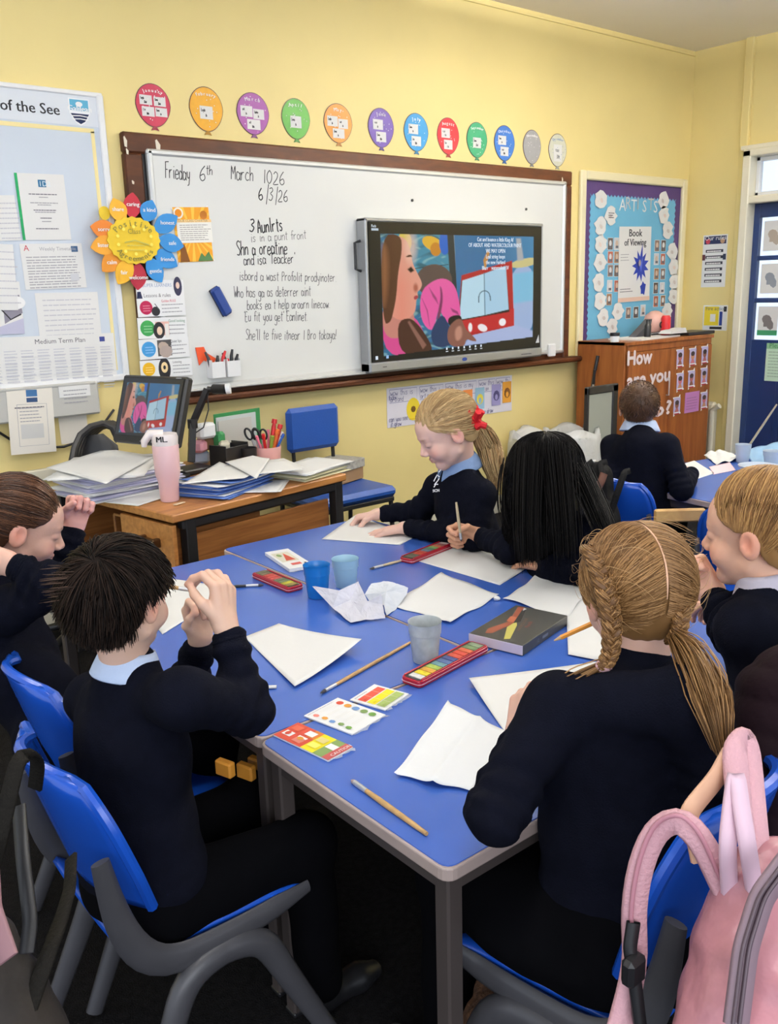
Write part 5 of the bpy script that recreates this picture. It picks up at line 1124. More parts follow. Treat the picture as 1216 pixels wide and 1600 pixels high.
q = atz(528, 752, .482); t = empty('card_box', (q[0], q[1], .482), 0, 'shabby grey lidded box on the blue vinyl chair', 'box'); MB().box((q[0], q[1] + .02, .52), (.26, .20, .075), rz=.3, bev=.004).build('box_base', mat('kraft_card', (.33, .20, .10), .7), t); MB().box((q[0], q[1] + .02, .575), (.275, .215, .05), rz=.3, bev=.004).build('box_lid', mat('grey_speckled_card', (.48, .47, .43), .7, noise=.5, nscale=50), t)
small('hand_mirror', 'flat grey tablet under the shabby box', 'tablet', MB().box((q[0] - .1, q[1] - .07, .486), (.14, .07, .008), rz=.25, bev=.003), SILVER)
# ================================================================ pupil tables
def table(loc, rz, L, W, lab, group='blue topped pupil tables', mt=BLUET):
    t = empty('school_table', (loc[0], loc[1], 0), rz, lab, 'table', group)
    def rr(w_, l_, r, n=5):
        p = []
        for cx, cy, a0 in ((w_ - r, l_ - r, 0), (r, l_ - r, 90), (r, r, 180), (w_ - r, r, 270)):
            for k in range(n): a = R_(a0 + 90 * k / (n - 1)); p.append((cx + r * math.cos(a), cy + r * math.sin(a)))
        return p
    MB().prism(rr(L, W, .022), TZ - .026, TZ - .002).build('edge_band', EDGE, t, world=False, bevel=.003)
    p = [(x * (L - .010) / L + .005, y * (W - .010) / W + .005) for x, y in rr(L, W, .02)]
    MB().prism(p, TZ - .004, TZ).build('laminate_top', mt, t, world=False)
    for y in (.035, W - .035): MB().box((L / 2, y, TZ - .046), (L - .09, .03, .038), bev=.003).build('rail', LEGM, t, world=False)
    for x in (.035, L - .035): MB().box((x, W / 2, TZ - .046), (.03, W - .09, .038), bev=.003).build('rail', LEGM, t, world=False)
    for x in (.033, L - .033):
        for y in (.033, W - .033):
            lgo = MB().box((x, y, (TZ - .028) / 2 + .006), (.034, .034, TZ - .030), bev=.004).build('leg', LEGM, t, world=False)
            MB().box((x, y, .006), (.038, .038, .012), bev=.003).build('foot_cap', BLACK, lgo, world=False)
    return t
PI2 = math.pi / 2
table((.815, .883), 0, 1.26, .552, 'blue table nearest the camera with a bare front corner')
# two side by side, long way front to back
a = table((1.448, 1.440), PI2, 1.205, .625, 'blue table holding the cups and the tissue, beside the boys')
b_ = table((2.082, 1.440), PI2, 1.275, .63, 'blue table in front of the blonde girl and the black-haired girl')
table((3.13, 1.30), R_(-8), 1.15, 1.22, 'blue table at the far right with water pots')
ORG = mat('orange_tray', (.80, .33, .04), .5)
for k, p in enumerate(((352, 1200), (385, 1205), (402, 1195))):
    q = atd(p[0], p[1], 1.9 + .05 * k); tag(MB().box(q, (.02, .045, .035), bev=.004, rz=.3).build('wooden_block', ORG), ('orange plastic tray corner seen under the table left of the legs', 'second orange tray corner beside the table leg', 'thin orange tray edge between the two table legs')[k], 'tray')
q = atd(1062, 805, 3.35); tag(MB().box(q, (.19, .02, .05), bev=.006, rz=R_(-40)).build('wooden_tray', mat('light_wood', (.62, .38, .14), .5, wood=((1, 10, 10), (.5, .28, .1)))), 'light wooden tray edge under the far right table', 'tray')

# ================================================================ loose paper on the tables
def paper4(name, lab, cat, pts, m_=PAPER, curl=(), amp=0.0, folds=(), n=18, z=TZ + .0012, group=None, crumple=0.0, seed=1, z2=None, nshift=0):
    """four photo corners (clockwise) of a sheet lying on a table; curl = lift of each corner"""
    C4 = [atz(px, py, TZ) for px, py in pts]; cu = list(curl) + [0] * (4 - len(curl)); r_ = np.random.RandomState(seed)
    V = []; ph = r_.uniform(0, 6, 8)
    for j in range(n):
        for i in range(n):
            u, v = i / (n - 1), j / (n - 1)
            p = C4[0] * (1 - u) * (1 - v) + C4[1] * u * (1 - v) + C4[2] * u * v + C4[3] * (1 - u) * v
            e = amp * .004 * (math.sin(9 * v + ph[0]) * (1 if i in (0, n - 1) else .0) + math.sin(11 * u + ph[1]) * (1 if j in (0, n - 1) else 0))
            h = cu[0] * max(0, 1 - u - v) ** 1.6 + cu[1] * max(0, u - v) ** 1.6 + cu[2] * max(0, u + v - 1) ** 1.6 + cu[3] * max(0, v - u) ** 1.6
            h += amp * .0035 * (1 + math.sin(5 * u + ph[2]) * math.sin(4 * v + ph[3]))
            for (ax, pos, hh, wd) in folds: s_ = (u if ax == 'u' else v) - pos; h += hh * math.exp(-abs(s_) / wd)
            if crumple: h += crumple * (abs(math.sin(7 * u + 4 * v + ph[4])) * .5 + abs(math.sin(9 * v - 5 * u + ph[5])) * .5) * (.3 + math.sin(math.pi * u) * .7)
            V.append((p[0] + e, p[1] + e, z + max(0, h)))
    F = [(j * n + i, j * n + i + 1, (j + 1) * n + i + 1, (j + 1) * n + i) for j in range(n - 1) for i in range(n - 1)]
    a, b2, c2 = [np.array(V[k]) for k in F[0][:3]]
    if np.cross(b2 - a, c2 - b2)[2] < 0: F = [f[::-1] for f in F]
    o = quads(name, V, F, m_, None, smooth=not crumple); s_ = o.modifiers.new('thickness', 'SOLIDIFY'); s_.thickness = .0006; s_.offset = 1
    return tag(o, lab, cat, group)
GP = 'white sheets on the pupil tables'
paper4('paper_sheet', 'white sheet under the blonde girl\'s hands', 'paper', ((503, 843), (556, 805), (648, 840), (625, 852)), group=GP)
paper4('paper_sheet', 'large white sheet under the black-haired girl\'s hand, touching the far paint tin', 'paper', ((652, 877), (714, 851), (833, 884), (781, 915)), group=GP, curl=(0, 0, .004), seed=2)
paper4('paper_sheet', 'creased white sheet with ragged edge in the middle of the tables', 'paper', ((612, 947), (690, 897), (780, 932), (704, 975)), group=GP, amp=1.2, seed=3)
paper4('paper_sheet', 'crumpled white sheet with a small grey mark beside the pencil set', 'paper', ((786, 938), (838, 903), (925, 922), (886, 968)), group=GP, amp=1.2, seed=4, n=20)
paper4('paper_sheet', 'upright white sheet partly hidden by the plaited head', 'paper', ((884, 932), (960, 925), (965, 1040), (888, 1025)), group=GP, z=TZ + .004, seed=5)
paper4('paper_sheet', 'wide white sheet by the arm of the girl with plaits', 'paper', ((733, 1068), (942, 1033), (870, 1150), (790, 1146)), group=GP, curl=(.012, 0, 0, .0), seed=6)
paper4('paper_sheet', 'big white sheet with curled corners in front of the dark-haired boy', 'paper', ((382, 996), (436, 975), (566, 1017), (461, 1077)), group=GP, curl=(0, .0, .03, .006), seed=7)
paper4('paper_sheet', 'white sheet beyond the dark-haired boy\'s face', 'paper', ((215, 945), (270, 905), (368, 920), (254, 992)), group=GP, seed=8)
paper4('paper_towel', 'white paper towel with a centre fold near the front corner', 'towel', ((616, 1216), (700, 1105), (800, 1150), (735, 1240)), mat('soft_towel_paper', (.78, .80, .82), .85, bump=.15, bscale=40), folds=(('v', .52, .010, .10), ('v', .0, .006, .04)), amp=1.0, n=24, seed=9)
paper4('paper_sheet', 'white sheet by the elbow of the boy at the far right table', 'paper', ((1053, 730), (1085, 720), (1117, 740), (1080, 752)), group=GP, seed=10)
paper4('paper_sheet', 'white sheet curling near the water pots on the far right table', 'paper', ((1100, 712), (1130, 705), (1165, 718), (1120, 728)), group=GP, crumple=.02, seed=11)
paper4('magazine', 'pink and white magazine on the far right table', 'magazine', ((1108, 730), (1140, 722), (1150, 735), (1115, 742)), PNKP, seed=12)
paper4('blue_plastic_sheet', 'pale blue plastic sheet at the edge of the far right table', 'sheet', ((1165, 705), (1225, 690), (1240, 730), (1180, 735)), mat('pale_blue_plastic', (.30, .52, .80), .3), crumple=.01, seed=13)
def wad(name, lab, px, py, r, seed, m_, flat=.6, h=.07):
    c_ = atz(px, py, TZ); rr = np.random.RandomState(seed); n1, n2 = 26, 44; V = []
    fr_ = rr.normal(size=(12, 3)); fr_ /= np.linalg.norm(fr_, axis=1)[:, None]; off = rr.uniform(.55, 1.0, 12)
    for j in range(n1):
        for i in range(n2):
            a, b2 = 2 * math.pi * i / n2, math.pi * (j / (n1 - 1)) ; d_ = np.array([math.cos(a) * math.sin(b2), math.sin(a) * math.sin(b2), math.cos(b2)])
            k = 1.0
            for f_, o_ in zip(fr_, off):
                dp = d_ @ f_
                if dp > .12: k = min(k, o_ / dp)
            V.append((c_[0] + d_[0] * k * r, c_[1] + d_[1] * k * r * .9, TZ + .002 + max(0, (d_[2] * k + .55) * h)))
    F = [(j * n2 + i, (j + 1) * n2 + i, (j + 1) * n2 + (i + 1) % n2, j * n2 + (i + 1) % n2) for j in range(n1 - 1) for i in range(n2)]
    return tag(quads(name, V, F, m_, None, smooth=False), lab, 'tissue', 'crumpled tissues by the cups')
TIS = mat('tissue_paper', (.60, .60, .68), .85, bump=.2, bscale=50)
# folded tissue: a few creased flaps
def flaps(name, lab, pts, tris, m_=TIS):
    V = []
    for (px, py, h) in pts:
        q = atz(px, py, TZ + h); V.append((q[0], q[1], TZ + h))
    me = MB(); me.add(V, tris); o = me.build(name, m_); 
    s_ = o.modifiers.new('subdivision', 'SUBSURF'); s_.subdivision_type = 'SIMPLE'; s_.levels = s_.render_levels = 3
    d_ = o.modifiers.new('creases', 'DISPLACE'); tx = bpy.data.textures.new('creases', 'CLOUDS'); tx.noise_scale = .035; d_.texture = tx; d_.strength = .012; d_.mid_level = .5; d_.texture_coords = 'LOCAL'
    s2 = o.modifiers.new('thickness', 'SOLIDIFY'); s2.thickness = .0008
    return tag(o, lab, 'tissue', 'crumpled tissues by the cups')
flaps('crumpled_tissue', 'folded white tissue with peaks right in front of the blue cup',
      [(488, 916, .045), (530, 922, .05), (560, 909, .055), (575, 940, .03), (597, 928, .055), (602, 965, .012), (572, 968, .006), (548, 973, .006), (520, 950, .010), (548, 938, .02), (598, 945, .03)],
      [(0, 8, 1), (1, 8, 9), (1, 9, 2), (2, 9, 3), (3, 9, 6), (8, 7, 9), (9, 7, 6), (3, 6, 5), (3, 5, 10), (3, 10, 4)])
flaps('crumpled_tissue', 'soft loose tissue behind the folded one, right of the cups',
      [(570, 928, .03), (580, 912, .045), (600, 908, .05), (622, 912, .045), (638, 918, .03), (636, 928, .02), (620, 950, .004), (604, 962, .004), (600, 945, .012), (578, 940, .012), (604, 925, .035)],
      [(0, 9, 10), (0, 10, 1), (1, 10, 2), (2, 10, 3), (3, 10, 4), (4, 10, 5), (5, 10, 6), (6, 10, 8), (6, 8, 7), (8, 10, 9)], mat('thin_tissue', (.62, .65, .70), .9))
wad('paper_scrap', 'tiny crumpled white scrap by the middle sheet', 776, 938, .012, 8, PAPER, h=.008)

# ================================================================ cups
def cup(px, py, wpx, hgt, m_, lab, water=True, z=TZ, rim=1.0, group='plastic water cups'):
    q = atz(px, py, z); dd = float((CM @ (q - (0, 0, CZ)))[2]); r = wpx / FPX * dd / 2
    t = empty('plastic_cup', q, 0, lab, 'cup', group)
    MB().lathe([(r * .74, 0), (r * .76, .004), (r * .93, hgt * .72), (r * .97, hgt * .73), (r, hgt), (r * 1.02, hgt + .002), (r * .98, hgt), (r * .93, hgt * .74), (r * .74, .006), (.001, .006)], q + (0, 0, .001), 36).build('cup_wall', m_, t, smooth=True)
    if water: MB().lathe([(.001, .01), (r * .74, .01), (r * .82, hgt * .45), (.001, hgt * .45)], q + (0, 0, .001), 28).build('paint_water', mat('murky_water', (.30, .36, .30), .08, trans=.3), t, smooth=True)
    return q, r
CB = mat('blue_cup_plastic', (.01, .20, .62), .25, trans=.15, spec=.6); CL = mat('light_blue_cup_plastic', (.42, .66, .82), .3, trans=.2); CG = mat('grey_stained_cup_plastic', (.50, .54, .56), .38, noise=.25, nscale=40)
cup(497, 932, 42, .095, CB, 'strong blue plastic cup, left of the pair'); cup(541, 916, 42, .085, CL, 'pale blue plastic cup, right of the pair')
cup(665, 1032, 52, .098, CG, 'stained grey plastic cup beside the open paint tin', water=True)
for k, (px, py, wd, hh, lab) in enumerate(((1160, 722, 24, .085, 'pale plastic pot holding a brush on the far right table'), (1207, 728, 30, .07, 'wide clear plastic tub at the right picture edge'), (1185, 738, 60, .03, 'shallow pale tray among the water pots'))):
    cup(px, py, wd, hh, mat('pale_translucent_plastic', (.62, .70, .80), .3, trans=.3), lab, water=False, group='pots on the far right table')

# ================================================================ brushes
def brush(p0, p1, r=.0035, lab='', handle=None, bl=.018, fl=.035, bm=None, group='paint brushes', name='paint_brush', split=None):
    """p0 = bristle tip, p1 = handle end"""
    p0, p1 = np.array(p0, float), np.array(p1, float); L = np.linalg.norm(p1 - p0); d_ = (p1 - p0) / L
    t = empty(name, p0, 0, lab, 'brush', group)
    P = lambda s_: p0 + d_ * s_
    MB().tube([P(bl + fl - .002), P(bl + fl + .03), P(bl + fl + (L - bl - fl) * .35), P(L * .85), P(L)], [r * .9, r * 1.05, r * 1.12, r * .95, r * .75], 10).build('handle', handle or mat('varnished_wood', (.60, .36, .14), .35, noise=.3, nscale=60), t, smooth=True)
    MB().tube([P(bl - .002), P(bl + fl * .6), P(bl + fl)], [r * 1.0, r * 1.05, r * .95], 10).build('ferrule', SILVER, t, smooth=True)
    MB().tube([P(0), P(bl * .5), P(bl)], [r * .25, r * .9, r * .9], 8).build('bristles', bm or mat('dark_bristles', (.06, .055, .06), .8), t, smooth=True)
def tb(px, py, h=.0045): q = atz(px, py, TZ + h); return q
brush(tb(501, 1083), tb(641, 1004), .0042, 'long wooden brush with grey tip lying along the table join')
brush(tb(549, 1219), tb(667, 1303), .0048, 'thick short wooden brush lying near the front corner', bm=mat('pinkish_bristles', (.40, .30, .28), .8), bl=.012)
brush(tb(578, 889), tb(627, 876), .0045, 'silver tipped brush beside the far paint tin', handle=mat('pale_varnish', (.55, .45, .28), .35))
brush(tb(412, 914), tb(352, 917), .0045, 'brush with grey and black handle behind the raised fist', handle=BLACK)
stw = mat('white_stick', (.78, .78, .78), .5)
for k, (a, b2) in enumerate((((850, 906), (862, 889)), ((883, 908), (903, 896)))): tag(MB().tube([tb(*a, .003), tb(*b2, .003)], .002, 6).build('white_stick', stw, smooth=True), 'thin white stick on the table near the black-haired girl, %s one' % ('left', 'right')[k], 'stick')
q = atz(1160, 718, TZ); brush(q + (0, .0, .02), atd(1214, 632, float((CM @ (q - (0, 0, CZ)))[2]) - .2), .005, 'long pale brush standing in the pot on the far right table', handle=mat('pale_varnish', (.55, .45, .28), .35))

# ================================================================ watercolour tins
PAN = [(.85, .83, .80), (.90, .72, .03), (.80, .42, .06), (.42, .55, .10), (.16, .34, .38), (.09, .16, .38), (.07, .10, .32), (.75, .10, .06), (.70, .07, .04), (.72, .14, .06), (.18, .28, .12), (.22, .30, .18)]
def tin(a, b2, wd, lab, pans=PAN, closed=False, lid=False):
    p0, p1 = atz(*a, TZ), atz(*b2, TZ); L = np.linalg.norm(p1 - p0); d_ = (p1 - p0) / L; ang_ = math.atan2(d_[1], d_[0]); c_ = (p0 + p1) / 2
    t = empty('watercolour_tin', (c_[0], c_[1], TZ), ang_, lab, 'paint tin', 'red watercolour tins')
    def rr(w_, l_, r, n=5):
        p = []
        for cx, cy, a0 in ((w_ - r, l_ - r, 0), (-w_ + r, l_ - r, 90), (-w_ + r, -l_ + r, 180), (w_ - r, -l_ + r, 270)):
            for k in range(n): a_ = R_(a0 + 90 * k / (n - 1)); p.append((cx + r * math.cos(a_), cy + r * math.sin(a_)))
        return p
    h = L / 2; w2 = wd / 2
    MB().prism(rr(h, w2, .012), .001, .016).build('tin_case', RED, t, world=False, bevel=.002)
    MB().prism(rr(h + .001, w2 + .001, .012), .0075, .0088).build('rim_line', mat('pale_pink_enamel', (.75, .45, .50), .3), t, world=False)
    MB().prism(rr(h - .006, w2 - .006, .008), .014, .0168).build('inner_tray', mat('grey_black_tray', (.035, .03, .035), .4), t, world=False)
    n = len(pans); st = (2 * h - .024) / n
    for k, c in enumerate(pans):
        MB().box((-h + .012 + st * (k + .5), -.002, .0175), (st * .86, wd * .62, .003), bev=.001).build('paint_pan', mat('paint_%02d%02d%02d' % tuple(int(q * 99) for q in c), c, .5, noise=.3, nscale=90), t, world=False)
    o = MB(); 
    for s_ in (-1, 1): o.box((0, s_ * (w2 - .004), .017), (2 * h - .02, .004, .005), bev=.001)
    o.build('lid_wire', RED, t, world=False)
    return t
tin((641, 1072), (750, 1014), .058, 'open red watercolour tin with twelve colours beside the grey cup')
tin((405, 900), (463, 924), .058, 'red watercolour tin left of the blue cup', [(.12, .12, .06), (.15, .12, .06), (.50, .04, .03), (.55, .05, .04), (.50, .06, .05), (.12, .14, .08), (.12, .16, .08), (.55, .5, .03), (.3, .22, .05)])
tin((634, 880), (700, 854), .055, 'red watercolour tin half under the black-haired girl\'s sheet', [(.10, .10, .07), (.12, .12, .08), (.55, .06, .03), (.5, .05, .03), (.08, .14, .22), (.07, .2, .12), (.2, .35, .1), (.5, .12, .06), (.3, .1, .1), (.4, .3, .3)])

# ================================================================ pencil set box
b0, b1, b2, b3 = [atz(*p, TZ + .028) for p in ((733, 989), (807, 945), (885, 975), (808, 1015))]
U = b1 - b0; LU = np.linalg.norm(U); U /= LU; V = b3 - b0; V -= U * (U @ V); LV = np.linalg.norm(V); V /= LV
t = empty('pencil_set_box', (*(b0 + U * LU / 2 + V * LV / 2)[:2], TZ), 0, 'flat dark box of artist pencils with a painted brush picture', 'box')
ag = math.atan2(U[1], U[0]); c_ = b0 + U * LU / 2 + V * LV / 2
MB().box((c_[0], c_[1], TZ + .0145), (LU, LV, .027), rz=ag, bev=.001).build('lid', mat('charcoal_box', (.045, .046, .042), .35), t)
MB().box((*(c_ + V * (-.0))[:2], TZ + .0145), (LU * .985, LV * .985, .024), rz=ag, bev=.001).build('inner_box', BLACK, t)
o_ = b0 - U * .0008; MB().prism([(0, 0), (LV, 0), (LV, .024), (0, .024)], 0, .0012, (b0 - U * 0.0 + np.array([0, 0, -.001]), V, np.array([0, 0, -1.]), -U)).build('pink_white_end', mat('pink_white_card', (.66, .56, .64), .5), t)
cv = Canvas(); fr = (b0 + np.array([0, 0, .0002]), U, V, np.array([0, 0, 1.]))
cv.poly([(.02, .035), (.05, .025), (LU * .5, .045), (LU * .95, .012), (LU * .97, .03), (LU * .55, .065), (.03, .05)], srgb('8a4a34')); cv.poly([(LU * .5, .038), (LU * .65, .03), (LU * .66, .06), (LU * .5, .065)], srgb('a85a3c'))
cv.poly([(.01, LV * .62), (LU * .35, LV * .40), (LU * .55, LV * .40), (LU * .45, LV * .50), (.02, LV * .70)], srgb('b9b05a')); cv.poly([(LU * .48, LV * .40), (LU * .88, LV * .22), (LU * .93, LV * .26), (LU * .56, LV * .47)], (.01, .01, .01)); cv.poly([(LU * .86, LV * .25), (LU * .95, LV * .2), (LU * .93, LV * .27)], (.5, .5, .52))
cv.text('WATERCOLOUR', LU * .32, LV * .66, .012, srgb('8a6a5a'), ang=-.25); cv.text('Pencils', LU * .45, LV * .72, .016, srgb('a0584a'), ang=-.25)
cv.build(t, fr, .0002)
cv = Canvas(); cv.text('12', .10, .017, .013, (.25, .27, .3)); cv.rect(.13, .008, .03, .008, (.2, .22, .25)); cv.build(t, (b3 + np.array([0, 0, -.001]), U, np.array([0, 0, -1.]), V), .0004, name='side_print')

# ================================================================ paint cards
def pcard(pts, lab, fn, z=.004, thick=.004):
    q = [atz(px, py, TZ + z) for px, py in pts]; U = q[1] - q[0]; lu = np.linalg.norm(U); U /= lu; V = q[3] - q[0]; V -= U * (U @ V); lv = np.linalg.norm(V); V /= lv
    O_ = q[0]; fr = (O_, U, V, np.array([0, 0, 1.])); cv = Canvas(); fn(cv, lu, lv)
    t = empty('paint_swatch_card', (*O_[:2], TZ), 0, lab, 'card', 'colour chart cards')
    MB().prism([(0, 0), (0, lv), (lu, lv), (lu, 0)], -z + .001, 0, fr).build('card', WHITE, t); cv.build(t, fr, .0002)
    r_ = random.Random(int(lu * 1e5))
    V3 = [(lu * k / 10, lv - .004 + (.012 + r_.uniform(-.005, .006)) * j, -z + .0012 + .003 * j * r_.random() + (.002 if j else 0)) for j in (0, 1) for k in range(11)]
    m_ = MB(); m_.add([O_ + U * a + V * b_ + np.array([0, 0, c]) for a, b_, c in V3], [(k, k + 1, k + 12, k + 11) for k in range(10)]); m_.build('plastic_sleeve', mat('clear_sleeve', (.8, .84, .9), .15, alpha=.45, spec=.8), t)
C_R, C_Y, C_G, C_B, C_O = srgb('d0533f'), srgb('ecdc2c'), srgb('7f9a5c'), srgb('6d93c8'), srgb('dc9a44')
def k1(cv, a, b2):
    cv.rect(0, 0, a, b2 * .5, srgb('cf5240')); cv.rect(0, b2 * .5, a, b2 * .22, C_Y); cv.rect(a * .55, b2 * .36, a * .45, b2 * .14, srgb('d9803c')); cv.rect(0, b2 * .72, a, b2 * .18, C_G); cv.rect(0, b2 * .88, a, b2 * .12, srgb('c05a58'))
    for x, y, c in ((.22, .05, WH), (.22, .28, WH), (.12, .28, srgb('dd8878')), (.6, .05, srgb('db6a50')), (.60, .30, WH), (.2, .53, srgb('f2ea70')), (.55, .53, srgb('e0d08a')), (.45, .74, WH)): cv.rect(a * x, b2 * y, a * .26, b2 * .15, c)
    cv.ell(a * .35, b2 * .12, .008, .006, C_R, 9); cv.ell(a * .34, b2 * .35, .006, .008, C_O, 9); cv.text('CAUTION', a * .2, b2 * .985, .012, WH)
def k2(cv, a, b2):
    cv.lines(a * .06, b2 * .04, a * .85, 1, .01, GY, .0015)
    for k, c in enumerate((C_R, C_O, C_B, C_G, srgb('6f9a4a'))): cv.ell(a * .84, b2 * (.16 + .17 * k), a * .075, b2 * .065, c, 16); cv.ell(a * (.14 + .02 * (k % 2)), b2 * (.16 + .17 * k), a * .06, b2 * .06, (c if k else srgb('d87a70')), 6)
    for k in range(5): cv.lines(a * .28, b2 * (.12 + .17 * k), a * .42, 2, .005, (.75, .74, .70), .001)
def k3(cv, a, b2):
    cv.lines(a * .08, b2 * .07, a * .6, 1, .01, GY, .002)
    for k, c in enumerate((srgb('df5a48'), C_Y, srgb('a3b86a'))): cv.rect(a * .08, b2 * (.16 + .27 * k), a * .84, b2 * .23, c); cv.rect(a * .36, b2 * (.16 + .27 * k), a * .01, b2 * .23, (.8, .75, .6)); cv.rect(a * .66, b2 * (.16 + .27 * k), a * .01, b2 * .23, (.8, .75, .6)); cv.text('abc', a * .12, b2 * (.34 + .27 * k), .009, tuple(q * .6 for q in c))
pcard(((427, 1148), (466, 1129), (535, 1178), (497, 1197)), 'red, yellow and green colour card nearest the table corner', k1)
pcard(((475, 1118), (528, 1090), (590, 1122), (538, 1154)), 'white colour card with a row of coloured dots, middle of three', k2)
pcard(((547, 1093), (585, 1069), (632, 1090), (590, 1117)), 'white colour card with red, yellow and green bands, farthest of three', k3)
pcard(((414, 863), (450, 857), (477, 876), (437, 892)), 'pack of small printed cards behind the left paint tin', lambda cv, a, b2: (cv.rect(a * .1, b2 * .15, a * .7, b2 * .5, (.68, .66, .55)), cv.poly([(a * .3, b2 * .6), (a * .55, b2 * .2), (a * .7, b2 * .6)], srgb('c0503c')), cv.ell(a * .3, b2 * .3, a * .1, b2 * .08, C_G, 8), cv.rect(a * .3, b2 * .75, a * .4, b2 * .1, srgb('d0605a')), cv.rect(a * .8, b2 * .8, a * .1, b2 * .1, BK)), z=.012)
# thin white tape lines
tag(MB().tube([tb(352, 1071, .004), tb(380, 1074, .004), tb(432, 1073, .004)], .006, 6, flat=.5).build('folded_paper_edge', PAPER, smooth=True), 'narrow folded paper strip under the big white sheet', 'paper')

# ================================================================ chairs
def smooth_path(pts, rs, n):
    P_ = np.array(pts, float); L = np.r_[0, np.cumsum(np.linalg.norm(np.diff(P_, axis=0), axis=1))]; u = np.linspace(0, L[-1], n)
    C_ = np.stack([np.interp(u, L, P_[:, k]) for k in range(3)], 1); R2 = np.interp(u, L, rs)
    for _ in range(4): C_[1:-1] = (C_[:-2] + 2 * C_[1:-1] + C_[2:]) / 4
    return list(C_), list(R2)
def make_chair(label, group='blue plastic pupil chairs'):
    """faces +Y, origin on the floor under the seat centre"""
    t = empty('pupil_chair', (0, 0, 0), 0, label, 'chair', group)
    SW, SD, SH, BT = .185, .18, .375, .745
    n, m = 17, 15
    V = [];
    for j in range(m):
        v = j / (m - 1)
        for i in range(n):
            u = i / (n - 1) * 2 - 1
            wv = SW * (.92 + .1 * v); y = -SD + v * 2 * SD
            V.append((u * wv, y, SH + .012 * (abs(u) ** 2.5) - .012 * (v > .8) * ((v - .8) / .2) ** 2 + (.03 * (1 - v / .15) ** 2 if v < .15 else 0)))
    F = [(j * n + i, j * n + i + 1, (j + 1) * n + i + 1, (j + 1) * n + i) for j in range(m - 1) for i in range(n - 1)]
    o = quads('seat', V, F, BLUEC, t, world=False); s_ = o.modifiers.new('thickness', 'SOLIDIFY'); s_.thickness = .012; s_.offset = -1
    V = []; m = 17
    for j in range(m):
        v = j / (m - 1); z = SH + .10 + v * (BT - SH - .10)
        e = max(0, (v - .40) / .60); wv = (SW + .012) * (1 - .48 * (1 - math.sqrt(max(0, 1 - e ** 2.8)))) * (1 - .10 * max(0, .3 - v) / .3)
        for i in range(n):
            u = i / (n - 1) * 2 - 1; V.append((u * wv, -SD - .005 - .075 * v + .055 * u * u * (1 - .2 * v), z - .018 * u * u * (v > .98) - .02 * u * u * max(0, v - .7)))
    F = [(j * n + i, j * n + i + 1, (j + 1) * n + i + 1, (j + 1) * n + i) for j in range(m - 1) for i in range(n - 1)]
    o = quads('backrest', V, F, BLUEC, t, world=False); s_ = o.modifiers.new('thickness', 'SOLIDIFY'); s_.thickness = .013; s_.offset = 0
    top = [np.array(V[(m - 1) * n + i]) for i in range(n)]; sideL = [np.array(V[j * n]) for j in range(m)]; sideR = [np.array(V[j * n + n - 1]) for j in range(m)]
    MB().tube(sideL + top[1:-1] + sideR[::-1], .0105, 8, flat=1.0).build('rolled_rim', BLUEC, o, smooth=True, world=False)
    for s_ in (-1, 1):
        x = s_ * (SW + .006)
        pr = [(-SD - .035, SH + .235), (-SD - .02, SH + .12), (-SD + .01, SH + .03), (-SD + .06, SH - .018), (0, SH - .022), (SD * .6, SH - .016), (SD + .005, SH - .006)]
        sp_, sr_ = smooth_path([(x, y, z) for y, z in pr], [.016, .024, .028, .030, .028, .024, .014], 24)
        MB().tube(sp_, sr_, 12, flat=.45, up=(1, 0, 0)).build('side_frame', GREY, t, smooth=True, world=False)
        for q in (-1, 1):
            sp_, sr_ = smooth_path([(x + s_ * .004, -q * .02 - .01, SH - .045), (x + s_ * .006, q * .045 - .01, SH - .045), (x + s_ * .008, q * .085 - .01, SH - .065), (x + s_ * .012, q * .115 - .01, SH - .14), (x + s_ * .024, q * .22 - .01, .012)], [.026, .028, .028, .025, .019], 22)
            MB().tube(sp_, sr_, 12, flat=.75, up=(1, 0, 0)).build('leg', GREY, t, smooth=True, world=False)
    return t
def kids(o): return [c for c in COL.objects if c.parent == o]
def copy_tree(o, parent=None):
    c = o.copy(); COL.objects.link(c); c.parent = parent
    for ch in kids(o): copy_tree(ch, c)
    return c
_ch0 = make_chair('blue plastic chair with grey legs under the dark-haired boy, nearest on the left')
chairs = [((.65, 1.50), -90, None), ((.745, 1.885), -92, 'blue plastic chair behind the girl at the left picture edge'),
          ((1.135, .835), 8, 'blue plastic chair of the plaited girl with the pink backpack on it'),
          ((3.15, 2.24), -80, 'blue plastic chair of the short-haired boy with black straps over it'),
          ((3.05, 1.55), -78, 'blue plastic chair at the near left side of the far right table'),
          ((1.53, .72), 12, 'blue plastic chair under the ponytailed girl at the right')]
for k, (p, a, lab) in enumerate(chairs):
    o = _ch0 if k == 0 else copy_tree(_ch0)
    o.location = (p[0], p[1], 0); o.rotation_euler = (0, 0, R_(a))
    if lab: o['label'] = lab
    if k == 2: o.scale = (1.05, 1.05, 1.06)

for (x, y, lab) in ((2.30, 2.22, 'low brown stool under the blonde girl'), (2.28, 1.74, 'low brown stool under the black-haired girl')):
    t = empty('wooden_stool', (x, y, 0), .2, lab, 'stool'); MB().lathe([(.001, .385), (.15, .385), (.16, .395), (.155, .41), (.001, .41)], (0, 0, 0), 30).build('seat', BROWN, t, smooth=True, world=False)
    for k in range(4): a = PI2 * k + .78; MB().tube([(.10 * math.cos(a), .10 * math.sin(a), .39), (.15 * math.cos(a), .15 * math.sin(a), 0)], .014, 8).build('leg', BROWN, t, smooth=True, world=False)
